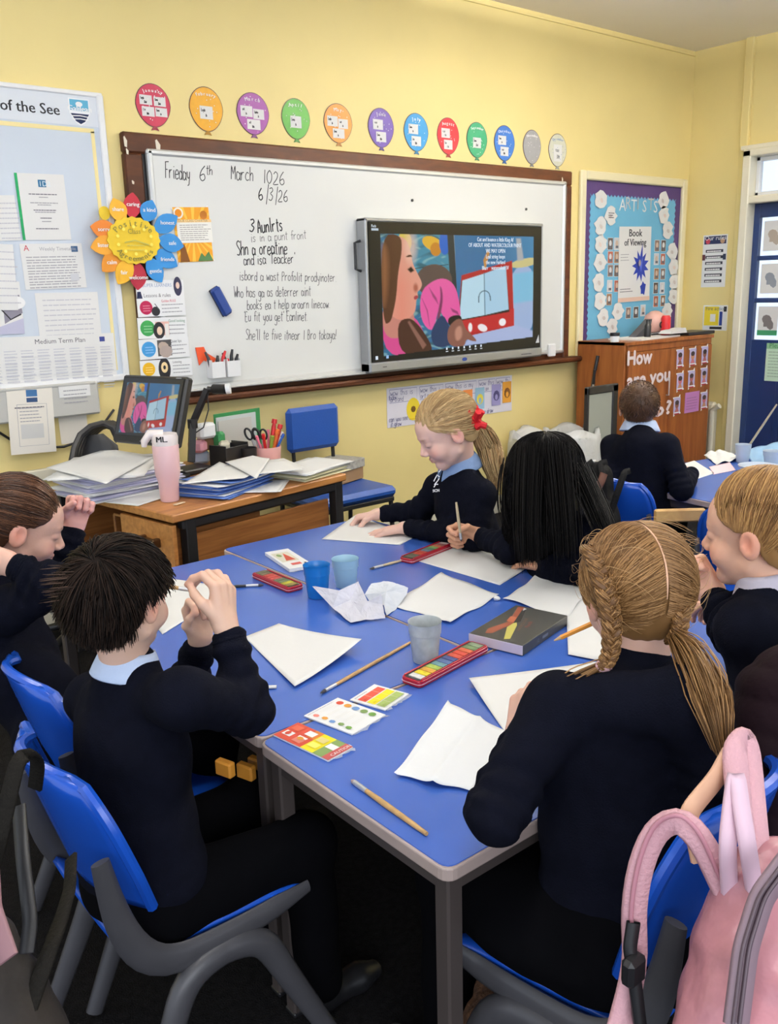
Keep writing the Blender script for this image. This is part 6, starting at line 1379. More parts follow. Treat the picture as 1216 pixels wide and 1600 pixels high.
# ================================================================ signed distance modelling for people and soft things
def nrm(v): v = np.array(v, float); return v / (np.linalg.norm(v) + 1e-12)
def capd(p, a, b, r1, r2):
    a = np.array(a, np.float32); b = np.array(b, np.float32); ba = b - a; t = np.clip(((p - a) @ ba) / (ba @ ba + 1e-12), 0, 1)
    q = p - a - t[:, None] * ba
    return np.sqrt((q * q).sum(1)) - (r1 + (r2 - r1) * t)
def elld(p, c, r, Rm=None):
    q = p - np.array(c, np.float32)
    if Rm is not None: q = q @ np.array(Rm, np.float32)   # columns of Rm are local axes
    r = np.array(r, np.float32); k0 = np.sqrt(((q / r) ** 2).sum(1)); k1 = np.sqrt(((q / (r * r)) ** 2).sum(1))
    return k0 * (k0 - 1) / (k1 + 1e-9)
def smin(a, b, k):
    h = np.clip(.5 + .5 * (b - a) / k, 0, 1); return b + (a - b) * h - k * h * (1 - h)
def sminl(ds, k):
    d = ds[0]
    for x in ds[1:]: d = smin(d, x, k)
    return d
def noise3(p, f, s=0.0):
    x, y, z = p[:, 0] * f, p[:, 1] * f, p[:, 2] * f
    return (np.sin(x + 1.7 * np.sin(y * 1.1 + s) + s) * np.sin(y * 1.3 + 1.3 * np.sin(z * .9 - s)) + np.sin(z * 1.2 + 1.5 * np.sin(x * .8 + 2 * s))) * .5
def sdf_mesh(fn, lo, hi, h):
    lo = np.array(lo, np.float32); hi = np.array(hi, np.float32)
    B = 8; nb = np.maximum(1, np.ceil((hi - lo) / (h * B)).astype(int)); n = nb * B + 1
    gi = np.stack(np.meshgrid(*[np.arange(k) for k in nb], indexing='ij'), -1).reshape(-1, 3)
    cc = lo + (gi * B + B / 2) * h; dc = fn(cc.astype(np.float32))
    keep = np.abs(dc) < h * B * 1.15 + .02
    D = np.full(n, 1.0, np.float32)
    for g, d in zip(gi[~keep], dc[~keep]):
        if d < 0: D[g[0] * B:g[0] * B + B + 1, g[1] * B:g[1] * B + B + 1, g[2] * B:g[2] * B + B + 1] = -1
    off = np.stack(np.meshgrid(*[np.arange(B + 1)] * 3, indexing='ij'), -1).reshape(-1, 3)
    gk = gi[keep]
    for s in range(0, len(gk), 400):
        idx = (gk[s:s + 400, None, :] * B + off[None]).reshape(-1, 3)
        D[idx[:, 0], idx[:, 1], idx[:, 2]] = fn((lo + idx * h).astype(np.float32))
    I = D < 0
    c = I[:-1, :-1, :-1].astype(np.int8)
    tot = sum(I[a:n[0] - 1 + a, b:n[1] - 1 + b, e:n[2] - 1 + e].astype(np.int8) for a in (0, 1) for b in (0, 1) for e in (0, 1))
    act = np.argwhere((tot > 0) & (tot < 8)); vid = np.full(tuple(n - 1), -1, np.int32); vid[act[:, 0], act[:, 1], act[:, 2]] = np.arange(len(act))
    cor = [(a, b, e) for a in (0, 1) for b in (0, 1) for e in (0, 1)]
    vals = {q: D[act[:, 0] + q[0], act[:, 1] + q[1], act[:, 2] + q[2]] for q in cor}
    acc = np.zeros((len(act), 3)); cnt = np.zeros(len(act))
    for q in cor:
        for ax in range(3):
            if q[ax] == 0:
                q2 = list(q); q2[ax] = 1; v0, v1 = vals[q], vals[tuple(q2)]; m_ = (v0 < 0) != (v1 < 0)
                t = np.where(m_, v0 / (v0 - v1 + 1e-12), 0); P = np.zeros((len(act), 3)); P[:] = q; P[:, ax] = t; acc += P * m_[:, None]; cnt += m_
    V = lo + (act + acc / np.maximum(cnt, 1)[:, None]) * h
    F = []
    for ax in range(3):
        o1, o2 = [(1, 2), (2, 0), (0, 1)][ax]
        sl0 = [slice(None)] * 3; sl1 = [slice(None)] * 3; sl0[ax] = slice(0, -1); sl1[ax] = slice(1, None)
        A, Bq = I[tuple(sl0)], I[tuple(sl1)]
        e = np.argwhere(A != Bq); ok = (e[:, o1] > 0) & (e[:, o2] > 0) & (e[:, o1] < n[o1] - 1) & (e[:, o2] < n[o2] - 1); e = e[ok]
        if not len(e): continue
        f = []
        for d1, d2 in ((1, 1), (0, 1), (0, 0), (1, 0)):
            c3 = e.copy(); c3[:, o1] -= d1; c3[:, o2] -= d2; f.append(vid[c3[:, 0], c3[:, 1], c3[:, 2]])
        f = np.stack(f, 1); s_ = A[e[:, 0], e[:, 1], e[:, 2]]
        f[~s_] = f[~s_][:, ::-1]; F.append(f[(f >= 0).all(1)])
    return V, np.concatenate(F)
def prims_fn(prims, k, post=None):
    """prims: ('c',a,b,r1,r2) or ('e',c,r,R)"""
    def fn(p):
        ds = [capd(p, *q[1:]) if q[0] == 'c' else elld(p, *q[1:]) for q in prims]
        d = sminl(ds, k)
        return post(p, d) if post else d
    return fn
def bounds(prims, pad=.02):
    lo = np.full(3, 9.); hi = -lo
    for q in prims:
        pts = ((q[1], q[3]), (q[2], q[4])) if q[0] == 'c' else ((q[1], max(q[2])),)
        for c, r in pts: lo = np.minimum(lo, np.array(c) - r); hi = np.maximum(hi, np.array(c) + r)
    return lo - pad, hi + pad
def tubes_fast(paths, r, cols=None, sides=3):
    """paths (n,m,3), r scalar or (m,) or (n,m) -> V,F,C"""
    P = np.asarray(paths, float); n, m, _ = P.shape; T = np.gradient(P, axis=1); T /= np.linalg.norm(T, axis=2, keepdims=True) + 1e-9
    ref = np.array([.31, .22, .92]); U = np.cross(T, ref); U /= np.linalg.norm(U, axis=2, keepdims=True) + 1e-9; W = np.cross(T, U)
    r = np.broadcast_to(np.asarray(r, float), (n, m)) if np.ndim(r) < 2 else r
    V = np.stack([P + (U * math.cos(2 * math.pi * k / sides) + W * math.sin(2 * math.pi * k / sides)) * r[..., None] for k in range(sides)], 2)
    i, j, k = np.meshgrid(np.arange(n), np.arange(m - 1), np.arange(sides), indexing='ij'); b = (i * m + j) * sides
    F = np.stack([b + k, b + (k + 1) % sides, b + sides + (k + 1) % sides, b + sides + k], -1).reshape(-1, 4)
    C = None if cols is None else np.repeat(np.asarray(cols), m * sides, 0)
    return V.reshape(-1, 3), F, C
SKIN = mat('skin', (1, 1, 1), .55, attr=True, bump=.05, bscale=200, sss=.12, spec=.35)
HAIR = mat('hair_strands', (1, 1, 1), .42, attr=True, spec=.3)
HAIRD = mat('dark_hair_strands', (1, 1, 1), .50, attr=True, spec=.10)
def cvec(r, u, f): return CM.T @ np.array([r, -u, f])
# ---------------------------------------------------------------- hands
POSE = {'fist': ((75, 95, 60),) * 4 + ((35, 30),), 'grip': ((45, 70, 35), (60, 80, 40), (68, 85, 45), (72, 85, 50), (25, 25)), 'flat': ((8, 14, 8), (5, 12, 8), (7, 14, 8), (12, 16, 10), (8, 8)),
        'relax': ((25, 35, 20), (30, 40, 25), (35, 45, 25), (40, 45, 28), (15, 20)), 'pinch': ((48, 55, 25), (50, 60, 30), (38, 50, 30), (30, 45, 30), (30, 20))}
def hand_prims(wr, F, N, side, pose, s=1.0):
    """wr wrist, F towards the fingers, N out of the palm, side +1 = thumb along +cross(F,N)"""
    F = nrm(F); N = nrm(np.array(N) - F * (np.array(N) @ F)); S_ = np.cross(F, N) * side; P = POSE[pose]; pr = []
    pl = .068 * s; kn = []
    for k, (o, l) in enumerate(((.025, .97), (.0085, 1.0), (-.0085, .96), (-.0235, .88))):
        K = wr + F * pl * l + S_ * o * s - N * (.001 if k in (1, 2) else -.002) * s; kn.append(K)
        pr.append(('c', wr + S_ * o * .55 * s, K, .0125 * s, .0098 * s))
    pr.append(('c', wr + S_ * .012 * s + F * .012 * s + N * .006 * s, wr + F * .045 * s + S_ * .018 * s + N * .007 * s, .013 * s, .010 * s))
    Ls = ((.031, .019, .015), (.034, .022, .016), (.031, .020, .015), (.025, .015, .014)); fing = []
    for k in range(4):
        p = kn[k]; a = 0; sp = S_ * (.10, .02, -.05, -.13)[k]
        for j in range(3):
            a += R_(P[k][j]); d_ = nrm(F * math.cos(a) + N * math.sin(a) + sp * max(0, math.cos(a)) * .8); q = p + d_ * Ls[k][j] * s
            r = (.0080, .0074, .0068, .0056)[j] * s * (.92 if k == 3 else 1); r2 = (.0076, .0069, .0056)[j] * s * (.92 if k == 3 else 1)
            fing.append((k, ('c', p, q, r, r2))); p = q
    b0 = wr + S_ * .020 * s + F * .018 * s + N * .006 * s; a1, a2 = [R_(x) for x in P[4]]
    d0 = nrm(S_ * .62 + F * .72 + N * .30 * (1 + math.sin(a1))); b1 = b0 + d0 * .030 * s
    d1 = nrm(F * .8 + S_ * (.35 - a1) + N * (.25 + math.sin(a1) * 1.2)); b2 = b1 + d1 * .024 * s
    d2 = nrm(F * .8 - S_ * math.sin(a2) + N * (.3 + math.sin(a2))); b3 = b2 + d2 * .019 * s
    th = [('c', b0, b1, .0115 * s, .0090 * s), ('c', b1, b2, .0088 * s, .0080 * s), ('c', b2, b3, .0078 * s, .0064 * s)]
    return pr, fing, th
def hand_mesh(wr, elbow, F, N, side, pose, s, skin, h=.0024):
    pr, fing, th = hand_prims(wr, F, N, side, pose, s)
    ax = nrm(np.array(elbow) - wr); arm = ('c', wr + ax * .075, wr + nrm(F) * .006, .0235 * s, .0175 * s)
    def fn(p):
        d = smin(sminl([capd(p, *q[1:]) for q in pr], .008), capd(p, *arm[1:]), .018)
        for k in range(4):
            dk = sminl([capd(p, *q[1:]) for kk, q in fing if kk == k], .003); d = smin(d, dk, .0035)
        return smin(d, sminl([capd(p, *q[1:]) for q in th], .004), .006)
    allp = pr + [q for _, q in fing] + th + [arm]; lo, hi = bounds(allp, .008)
    V, Fc = sdf_mesh(fn, lo, hi, h)
    tips = [fing[3 * k + 2][1] for k in range(4)] + [th[2]]
    C = np.tile(np.array(skin), (len(V), 1)).astype(float)
    for q in tips:
        d_ = np.linalg.norm(V - np.array(q[2]), axis=1); C *= 1 - (np.exp(-(d_ / .010) ** 2) * .18)[:, None] * np.array([.0, .55, .5])
    for q in [f[1] for f in fing]:
        d_ = np.linalg.norm(V - np.array(q[1]), axis=1); C *= 1 - (np.exp(-(d_ / .008) ** 2) * .14)[:, None] * np.array([.1, .6, .6])
    return V, Fc, C
# ---------------------------------------------------------------- head
def head_frame(az, pitch, roll=0):
    a, p = R_(az), R_(pitch); f0 = np.array([math.cos(a), math.sin(a), 0]); u0 = np.array([0, 0, 1.]); f = f0 * math.cos(p) - u0 * math.sin(p); u = u0 * math.cos(p) + f0 * math.sin(p); r = np.cross(f, u)
    q = R_(roll); return np.stack([r * math.cos(q) - u * math.sin(q), f, u * math.cos(q) + r * math.sin(q)], 1)   # columns right, front, up
EH = dict(c=(0, -.014, .020), r=(.0745, .0885, .084))
def head_local(p, look='down'):
    d = elld(p, (0, -.012, .028), (.0695, .085, .074))
    d = smin(d, elld(p, (0, .022, -.030), (.053, .059, .068)), .022)
    d = smin(d, elld(p, (0, .036, .026), (.054, .044, .044)), .02)
    for s in (-1, 1):
        d = smin(d, elld(p, (s * .030, .050, -.036), (.025, .024, .025)), .016); d = smin(d, capd(p, (s * .044, .004, -.058), (0, .054, -.083), .015, .014), .018)
        d = smin(d, capd(p, (s * .012, .077, .014), (s * .036, .070, .013), .005, .004), .012)
    d = smin(d, elld(p, (0, .060, -.083), (.018, .014, .013)), .014)
    for s in (-1, 1): d = -smin(-d, elld(p, (s * .027, .090, -.002), (.017, .014, .012)), .010)
    d = smin(d, capd(p, (0, .074, .004), (0, .093, -.026), .006, .0085), .009)
    for s in (-1, 1): d = smin(d, elld(p, (s * .009, .086, -.032), (.0065, .0075, .006)), .006)
    for s in (-1, 1): d = smin(d, elld(p, (s * .0275, .0675, -.002), (.0145, .012, .0115)), .003)
    d = smin(d, elld(p, (0, .0770, -.0515), (.015, .0085, .0046)), .005); d = smin(d, elld(p, (0, .0755, -.0600), (.013, .0085, .0052)), .005)
    for s in (-1, 1):
        e = elld(p, (s * .0745, -.010, -.010), (.0085, .0175, .0285)); e = -smin(-e, elld(p, (s * .0835, -.005, -.008), (.007, .0105, .018)), .004)
        e = smin(e, elld(p, (s * .073, .001, -.016), (.006, .005, .008)), .004); d = smin(d, e, .006)
    return d
def face_cols(L, skin):
    C = np.tile(np.array(skin, float), (len(L), 1))
    def bl(c, r, col, a):
        w_ = np.exp(-(((L - np.array(c)) / np.array(r)) ** 2).sum(1)) * a; w_ = w_[:, None]; C[:] = C * (1 - w_) + np.array(col) * w_
    sk = np.array(skin)
    for s in (-1, 1):
        bl((s * .036, .066, -.034), (.022, .022, .018), sk * (1.0, .66, .64), .55); bl((s * .078, -.010, -.008), (.012, .02, .028), sk * (1.0, .62, .58), .75)
        bl((s * .0275, .078, -.0085), (.0125, .014, .0028), (.07, .035, .025), .95); bl((s * .0275, .078, .016), (.017, .03, .0032), sk * (.45, .33, .28), .75); bl((s * .0275, .080, .003), (.016, .012, .008), sk * (.85, .68, .66), .5)
    bl((0, .084, -.0515), (.013, .014, .0042), sk * (.85, .42, .42), .85); bl((0, .084, -.0605), (.012, .014, .0045), sk * (.95, .48, .47), .85); bl((0, .084, -.0557), (.011, .014, .0012), (.22, .07, .06), .8)
    bl((0, .097, -.028), (.010, .012, .008), sk * (1, .72, .68), .5)
    for s in (-1, 1): bl((s * .006, .091, -.0375), (.0028, .006, .0022), (.12, .04, .03), .8)
    return np.clip(C, 0, 1)
# ---------------------------------------------------------------- clothes
def sleeve_folds(prims):
    def f(p):
        out = np.zeros(len(p), np.float32)
        for (a, b, el) in prims:
            a, b = np.array(a), np.array(b); ba = b - a; L = np.linalg.norm(ba); t = ((p - a) @ ba) / (L * L)
            q = p - a - np.clip(t, 0, 1)[:, None] * ba; near = np.exp(-(np.sqrt((q * q).sum(1)) / .07) ** 4)
            w_ = np.exp(-((t - el) * L / .06) ** 2); out += near * w_ * .0034 * np.sin(t * L * 170 + 4.5 * noise3(p, 17, 1.0)) + near * .0010 * np.sin(t * L * 90 + 5 * noise3(p, 14, 2.0))
        return out
    return f
def collar(parent, c, az, r, m_, up=(0, 0, 1), tilt=12, s=1.0, flare=1.0):
    Hm = head_frame(az, tilt); n = 44; prof = [(.90, .014), (.93, .030), (1.0, .034), (1.10, .026), (1.30 * flare, .002), (1.38 * flare, -.009), (1.33 * flare, -.012), (1.15, .006), (1.02, .014)]
    V, F = [], []
    for i in range(n + 1):
        a = R_(8) + (2 * math.pi - R_(16)) * i / n; dx, dy = math.sin(a), math.cos(a); pt = math.exp(-(min(a, 2 * math.pi - a) / .35) ** 2)
        for j, (k, z) in enumerate(prof):
            kk = k + (.22 * pt if j in (4, 5, 6) else 0); zz = z - (.022 * pt if j in (4, 5, 6) else .006 * pt)
            V.append(np.array(c) + Hm @ (np.array([dx * r * kk * 1.06, dy * r * kk, zz * s])))
    m = len(prof)
    for i in range(n):
        for j in range(m): F.append((i * m + j, i * m + (j + 1) % m, (i + 1) * m + (j + 1) % m, (i + 1) * m + j))
    o = quads('shirt_collar', V, F, m_, parent, smooth=True); return o
def person(label, hc, az, pitch, s, neck, chest, pelvis, baz, shL, shR, armL, armR, skin, roll=0, legs=True, sweater_h=.0062, collar_m=None, skirt=False, colr=.047, spread=.0, group=None, lean=8, kneeaz=None, tw=1.0):
    """armL/armR: dict(el, wr, F, N, pose) in world space, pose None = hand left off-frame or hidden in the sleeve's own shade"""
    base = np.array([pelvis[0], pelvis[1], 0.0]); t = empty('person', base, 0, label, 'person', group)
    Hf = head_frame(az, pitch, roll); hc = np.array(hc)
    tw_ = tw
    # visible body: head, neck, hands as fine surface, trunk and limbs as a coarse core inside the clothes, one mesh
    Vs, Fs, Cs = [], [], []
    def add(V, F, C): b = sum(len(v) for v in Vs); Vs.append(V); Fs.append(F + b); Cs.append(C)
    neckl = (np.array(neck) - hc) @ Hf / s
    def hfn(p):
        d = head_local(p); return smin(d, capd(p, (0, -.022, -.035), neckl, .043, .044), .018)
    lo = np.minimum([-.10, -.12, -.13], neckl - .06); hi = np.maximum([.10, .12, .12], neckl + .06)
    V, F = sdf_mesh(hfn, lo, hi, .0030)
    skin = tuple(np.array(skin) * .84); C = face_cols(V, skin); add(hc + (V * s) @ Hf.T, F, C)
    a_ = R_(baz); fw = np.array([math.cos(a_), math.sin(a_), 0]); rt = np.array([math.sin(a_), -math.cos(a_), 0]); upv = nrm(np.array(chest) - np.array(pelvis)); rt = nrm(nrm(np.array(shR) - np.array(shL)) * .7 + rt * .3); fwv = nrm(np.cross(upv, rt)); BR = np.stack([rt, fwv, upv], 1)
    chest, pelvis, neck = np.array(chest), np.array(pelvis), np.array(neck)
    ka = R_(kneeaz if kneeaz is not None else baz); kf = np.array([math.cos(ka), math.sin(ka), 0]); kr = np.array([math.sin(ka), -math.cos(ka), 0])
    hips = [pelvis + kr * sd * .075 - np.array([0, 0, .01]) for sd in (-1, 1)]; knees = [h + kf * .30 + kr * sd * .03 + np.array([0, 0, .01]) for h, sd in zip(hips, (-1, 1))]; ank = [k + kf * .02 + np.array([0, 0, .075 - k[2]]) for k in knees]
    core = [('c', neck, chest, .042, .075), ('c', chest, pelvis, .075, .085), ('c', shL, shR, .03, .03)]
    for arm, sh in ((armL, shL), (armR, shR)):
        wv = np.array(arm['wr']); ev = np.array(arm['el']); core += [('c', sh, ev, .034, .028), ('c', ev, wv + nrm(ev - wv) * .04, .027, .019)]
    for i in (0, 1): core += [('c', hips[i], knees[i], .06, .045), ('c', knees[i], ank[i], .042, .028)]
    lo, hi = bounds(core, .03); V, F = sdf_mesh(prims_fn(core, .03), lo, hi, .014); add(V, F, np.tile(np.array(skin), (len(V), 1)))
    for arm, sd in ((armL, -1), (armR, 1)):
        if arm.get('pose'):
            V, F, C = hand_mesh(np.array(arm['wr'], float), np.array(arm['el'], float), arm['F'], arm['N'], arm.get('side', 1), arm['pose'], arm.get('s', 1.0), arm.get('skin', skin)); add(V, F, C)
    quads('body', np.concatenate(Vs), np.concatenate(Fs), SKIN, t, cols=np.concatenate(Cs))
    # sweatshirt
    dd = chest - np.array([0, 0, 0])
    pr = [('e', chest, (.130 * tw, .088, .125), BR), ('e', chest * .5 + pelvis * .5, (.122 * tw, .098, .15), BR), ('e', pelvis * .85 + chest * .15, (.135 * tw, .108, .10), BR),
          ('c', shL, shR, .048, .048), ('c', chest + upv * .05, neck - nrm(neck - chest) * .012, .075, .060)]
    slp = []
    for arm, sh in ((armL, shL), (armR, shR)):
        wv = np.array(arm['wr'], float); ev = np.array(arm['el'], float); cu = wv + nrm(ev - wv) * .028
        pr += [('c', sh, ev, .052, .043), ('c', ev, cu, .043, .032)]; slp += [(sh, ev, .85), (ev, cu, .15), (ev, cu, .85)]
    ff = sleeve_folds(slp)
    def post(p, d): return d + ff(p) + .0030 * noise3(p, 22, float(hc[0] * 9)) + .0016 * noise3(p, 55, 1.3)
    lo, hi = bounds(pr, .02); V, F = sdf_mesh(prims_fn(pr, .030, post), lo, hi, sweater_h); sw = quads('sweatshirt', V, F, NAVY, t)
    for arm in (armL, armR):
        wv = np.array(arm['wr'], float); ev = np.array(arm['el'], float); d_ = nrm(ev - wv); m_ = MB()
        m_.tube([wv + d_ * (.018 + .003 * k) for k in range(13)], [.0285 + .0012 * (k % 2) + (.0035 if 1 < k < 11 else 0) for k in range(13)], 20, caps=True); m_.build('cuff', NAVYR, sw, smooth=True)
    rb = MB(); rb_c = neck - nrm(neck - chest) * .004; rib_dn = np.array([0, 0, -.012 if collar_m is not None else 0.]); Hn = head_frame(baz, 14); pts = [rb_c + rib_dn + Hn @ np.array([.056 * math.sin(a), .056 * math.cos(a) + .004, -.006 - .010 * math.cos(a)]) for a in [2 * math.pi * k / 28 for k in range(29)]]
    rb.tube(pts, .0095, 8); rb.build('neck_rib', NAVYR, sw, smooth=True)
    if collar_m is not None: collar(t, rb_c + np.array([0, 0, -.001]), baz, colr, collar_m, s=1.1)
    if legs:
        lp = [('e', pelvis, (.13 * tw, .11, .09), BR)]
        for i in (0, 1): lp += [('c', hips[i], knees[i], .078, .060), ('c', knees[i], ank[i], .058, .046)]
        if skirt: lp += [('e', pelvis + kf * .12 - np.array([0, 0, .015]), (.19, .24, .085), np.stack([kr, kf, np.array([0, 0, 1.])], 1)), ('e', pelvis + np.array([0, 0, -.02]), (.17, .13, .12), BR)]
        lo, hi = bounds(lp, .02); V, F = sdf_mesh(prims_fn(lp, .03, lambda p, d: d + .003 * noise3(p, 30, 2.)), lo, hi, .010); quads('skirt' if skirt else 'trousers', V, F, DARKT, t)
        for i in (0, 1):
            a0 = ank[i]; sp = [('c', (a0[0], a0[1], .035), (a0 + kf * .10) * (1, 1, 0) + (0, 0, .026), .034, .028), ('c', (a0 + kf * .10) * (1, 1, 0) + (0, 0, .026), (a0 + kf * .14) * (1, 1, 0) + (0, 0, .022), .030, .022), ('c', (a0[0], a0[1], .04), (a0[0], a0[1], .075), .032, .034)]
            lo, hi = bounds(sp, .01); V, F = sdf_mesh(prims_fn(sp, .02, lambda p, d: np.maximum(d, .002 - p[:, 2])), lo, hi, .006); quads('shoe', V, F, BLACK, t)
    return t, Hf, hc, s
# ---------------------------------------------------------------- hair
def hairline(y, low=0.0):
    return np.interp(y, [-.10, -.045, -.030, -.018, .004, .022, .040, .058, .075], [-.066, -.062, -.048, -.016, .008, .014, .026, .045, .064]) - low
def cap_fn(t=.006, low=0.0, bump_=.0015, fr=90, ears=True):
    r = np.array(EH['r']) + t
    def fn(p):
        d = elld(p, EH['c'], r); d = smin(d, elld(p, (0, -.030, -.035), (.050 + t, .048 + t, .045)), .02)
        cut = hairline(p[:, 1], low) - p[:, 2]
        d = -smin(-d, -cut * .8, .004)
        return d + bump_ * np.sin(fr * np.arctan2(p[:, 0], -p[:, 1]) * .25 + 3 * noise3(p, 14, .5)) * np.sin(p[:, 2] * 40 + 2)
    return fn
def hair_cols(n, c1, c2, seed=0):
    r_ = np.random.RandomState(seed); k = r_.rand(n)[:, None] ** 1.3; return np.array(c1) * (1 - k) + np.array(c2) * k
def add_hair(t, Hf, hc, s, cap, cols, strands, rad=.0011, name='hair'):
    HAIR = HAIRD if max(cols[1]) < .06 else globals()['HAIR']
    V, F = sdf_mesh(cap, [-.12, -.14, -.12], [.12, .12, .14], .0035)
    C = np.tile(np.array(cols[0]) * .62 + np.array(cols[1]) * .30, (len(V), 1)) * (1 + .25 * noise3(V, 60, 1.0)[:, None]); o = quads(name, hc + (V * s) @ Hf.T, F, HAIR, t, cols=np.clip(C, 0, 1))
    for (P, c1, c2, rr, loc) in strands:
        n, m, _ = P.shape; W = hc + (P.reshape(-1, 3) * s) @ Hf.T if loc else P.reshape(-1, 3)
        prof = np.interp(np.linspace(0, 1, m), [0, .15, .7, 1], [.7, 1, .9, .25]) * rr * (s if loc else 1)
        V, F, C = tubes_fast(W.reshape(n, m, 3), np.tile(prof, (n, 1)), hair_cols(n, c1, c2, n)); q = quads('hair_strands', V, F, HAIR, o, cols=C, smooth=True); q['kind'] = 'stuff'
    return o
def scalp_dirs(n, seed, low=0.0, zmin=None):
    r_ = np.random.RandomState(seed); out = []
    while sum(len(o) for o in out) < n:
        d = r_.normal(size=(n, 3)); d /= np.linalg.norm(d, axis=1)[:, None]; P = np.array(EH['c']) + d * np.array(EH['r']) * 1.0
        ok = P[:, 2] > hairline(P[:, 1], low) + .002; out.append(d[ok])
    return np.concatenate(out)[:n]
def shell(d, lift):
    d = d / (np.linalg.norm(d, axis=-1, keepdims=True) + 1e-9); r = np.array(EH['r']); k = 1 / np.sqrt(((d / r) ** 2).sum(-1, keepdims=True)); return np.array(EH['c']) + d * (k + lift)
def slerp_paths(D0, D1, m, lift0, lift1, wob=.0, seed=0):
    r_ = np.random.RandomState(seed); u = np.linspace(0, 1, m)[None, :, None]; om = np.arccos(np.clip((D0 * D1).sum(1), -.999, .999))[:, None, None]
    D = (np.sin((1 - u) * om) * D0[:, None] + np.sin(u * om) * D1[:, None]) / np.sin(om)
    D = D + wob * (r_.rand(len(D0), 1, 3) - .5) * np.sin(u * math.pi)
    jl = r_.rand(len(D0), 1, 1) * .004
    return shell(D, lift0 + (lift1 - lift0) * u + jl * np.sin(u * 3.1))
def ponyhair(t, Hf, hc, s, gdir, tail_w, c1, c2, tail_r, n=1500, seed=1, curl=.006, ntail=420, part=None):
    D0 = scalp_dirs(n, seed); G = np.tile(nrm(gdir), (n, 1)) + np.random.RandomState(seed).normal(size=(n, 3)) * .05; G /= np.linalg.norm(G, axis=1)[:, None]
    P = slerp_paths(D0, G, 10, .004, .012, .12, seed)
    tw = np.array(tail_w); m = 14; tt = np.linspace(0, 1, len(tw)); u = np.linspace(0, 1, m); C_ = np.stack([np.interp(u, tt, tw[:, k]) for k in range(3)], 1)
    for _ in range(2): C_[1:-1] = (C_[:-2] + 2 * C_[1:-1] + C_[2:]) / 4
    r_ = np.random.RandomState(seed + 5); off = r_.normal(size=(ntail, 1, 3)); off /= np.linalg.norm(off, axis=2, keepdims=True); off *= r_.rand(ntail, 1, 1) ** .5
    rad = np.interp(u, np.linspace(0, 1, len(tail_r)), tail_r)[None, :, None]; ph = r_.rand(ntail, 1, 1) * 1.5
    T = C_[None] + off * rad + curl * np.stack([np.sin(u * 16 + ph[..., 0]), np.cos(u * 13 + ph[..., 0]), 0 * u + 0 * ph[..., 0]], -1) * u[None, :, None] ** .6
    ln = r_.uniform(.75, 1.0, (ntail, 1)); 
    return add_hair(t, Hf, hc, s, cap_fn(.004), (c1, c2), [(P, c1, c2, .00095, True), (T, c1, c2, .0013, False)])
# ================================================================ people
SK1 = srgb('e8bfa8'); SK2 = srgb('e6b8a4'); SK3 = srgb('cf9c7e')
X = atd
def hnd(wr, F, N, side, pose, el, s=1.0, skin=None):
    d = dict(wr=np.array(wr), F=F, N=N, side=side, pose=pose, el=np.array(el), s=s)
    if skin is not None: d['skin'] = skin
    return d
# --- dark-haired boy
aL = hnd(X(314, 997, 1.86), cvec(-.10, .95, -.15), cvec(.6, .1, -.75), -1, 'grip', X(292, 1085, 1.93), 1.0)
aR = hnd(X(352, 978, 1.70), cvec(-.05, 1, .1), cvec(-.85, .05, .35), 1, 'pinch', X(388, 1108, 1.68), 1.12)
t, Hf, hc, s = person('dark-haired boy seen from behind, fists raised and elbows on the blue table', X(192, 932, 1.62), 24, 8, 1.0, X(198, 1040, 1.66), X(205, 1165, 1.69), X(226, 1378, 1.72), 8,
    X(145, 1092, 1.80), X(288, 1092, 1.55), aL, aR, SK1, collar_m=SHIRT, kneeaz=0, tw=1.16)
DK1, DK2 = srgb('080606'), srgb('33261f')
D0 = scalp_dirs(4200, 3, .004); D0 = D0[~((np.abs(D0[:, 0]) > .70) & (D0[:, 1] > -.42) & (D0[:, 1] < .5) & (D0[:, 2] < .22))]; wh = nrm((.15, -.75, .65)); fl = D0 - wh * (D0 @ wh)[:, None]; fl /= np.linalg.norm(fl, axis=1)[:, None] + 1e-6
r_ = np.random.RandomState(4); cl = (np.sin(D0[:, 0:1] * 13 + D0[:, 2:3] * 9) + np.sin(D0[:, 1:2] * 15)) * .22; fl2 = fl + np.cross(fl, D0) * (.35 + cl) + np.array([0, 0, -.35]) + r_.normal(size=D0.shape) * .10
E1 = D0 + fl2 * r_.uniform(.55, .95, (len(D0), 1)); u = np.linspace(0, 1, 9)[None, :, None]; DD = D0[:, None] * (1 - u) + E1[:, None] * u
lift = .008 + (.008 + .010 * r_.rand(len(D0), 1, 1)) * u + .022 * np.clip(-D0[:, None, 1:2] - .55, 0, 1) * u ** 2
P = shell(DD, lift); P[:, :, 2] -= .012 * (u[..., 0] ** 2)
r2 = np.random.RandomState(9); nb_ = 110; B0 = nrm((-.35, -.85, .15)) + r2.normal(size=(nb_, 3)) * .22; B0 /= np.linalg.norm(B0, axis=1)[:, None]
Pb = shell(B0[:, None] + np.array([-.25, -.12, -.05])[None, None] * u * (1 + r2.rand(nb_, 1, 1)), .008 + (.01 + .035 * r2.rand(nb_, 1, 1)) * u ** 1.3)
add_hair(t, Hf, hc, s, cap_fn(.007, .004, .002, 60), (DK1, DK2), [(P, DK1, DK2, .0013, True), (Pb, DK1, srgb('5a463c'), .0011, True)])
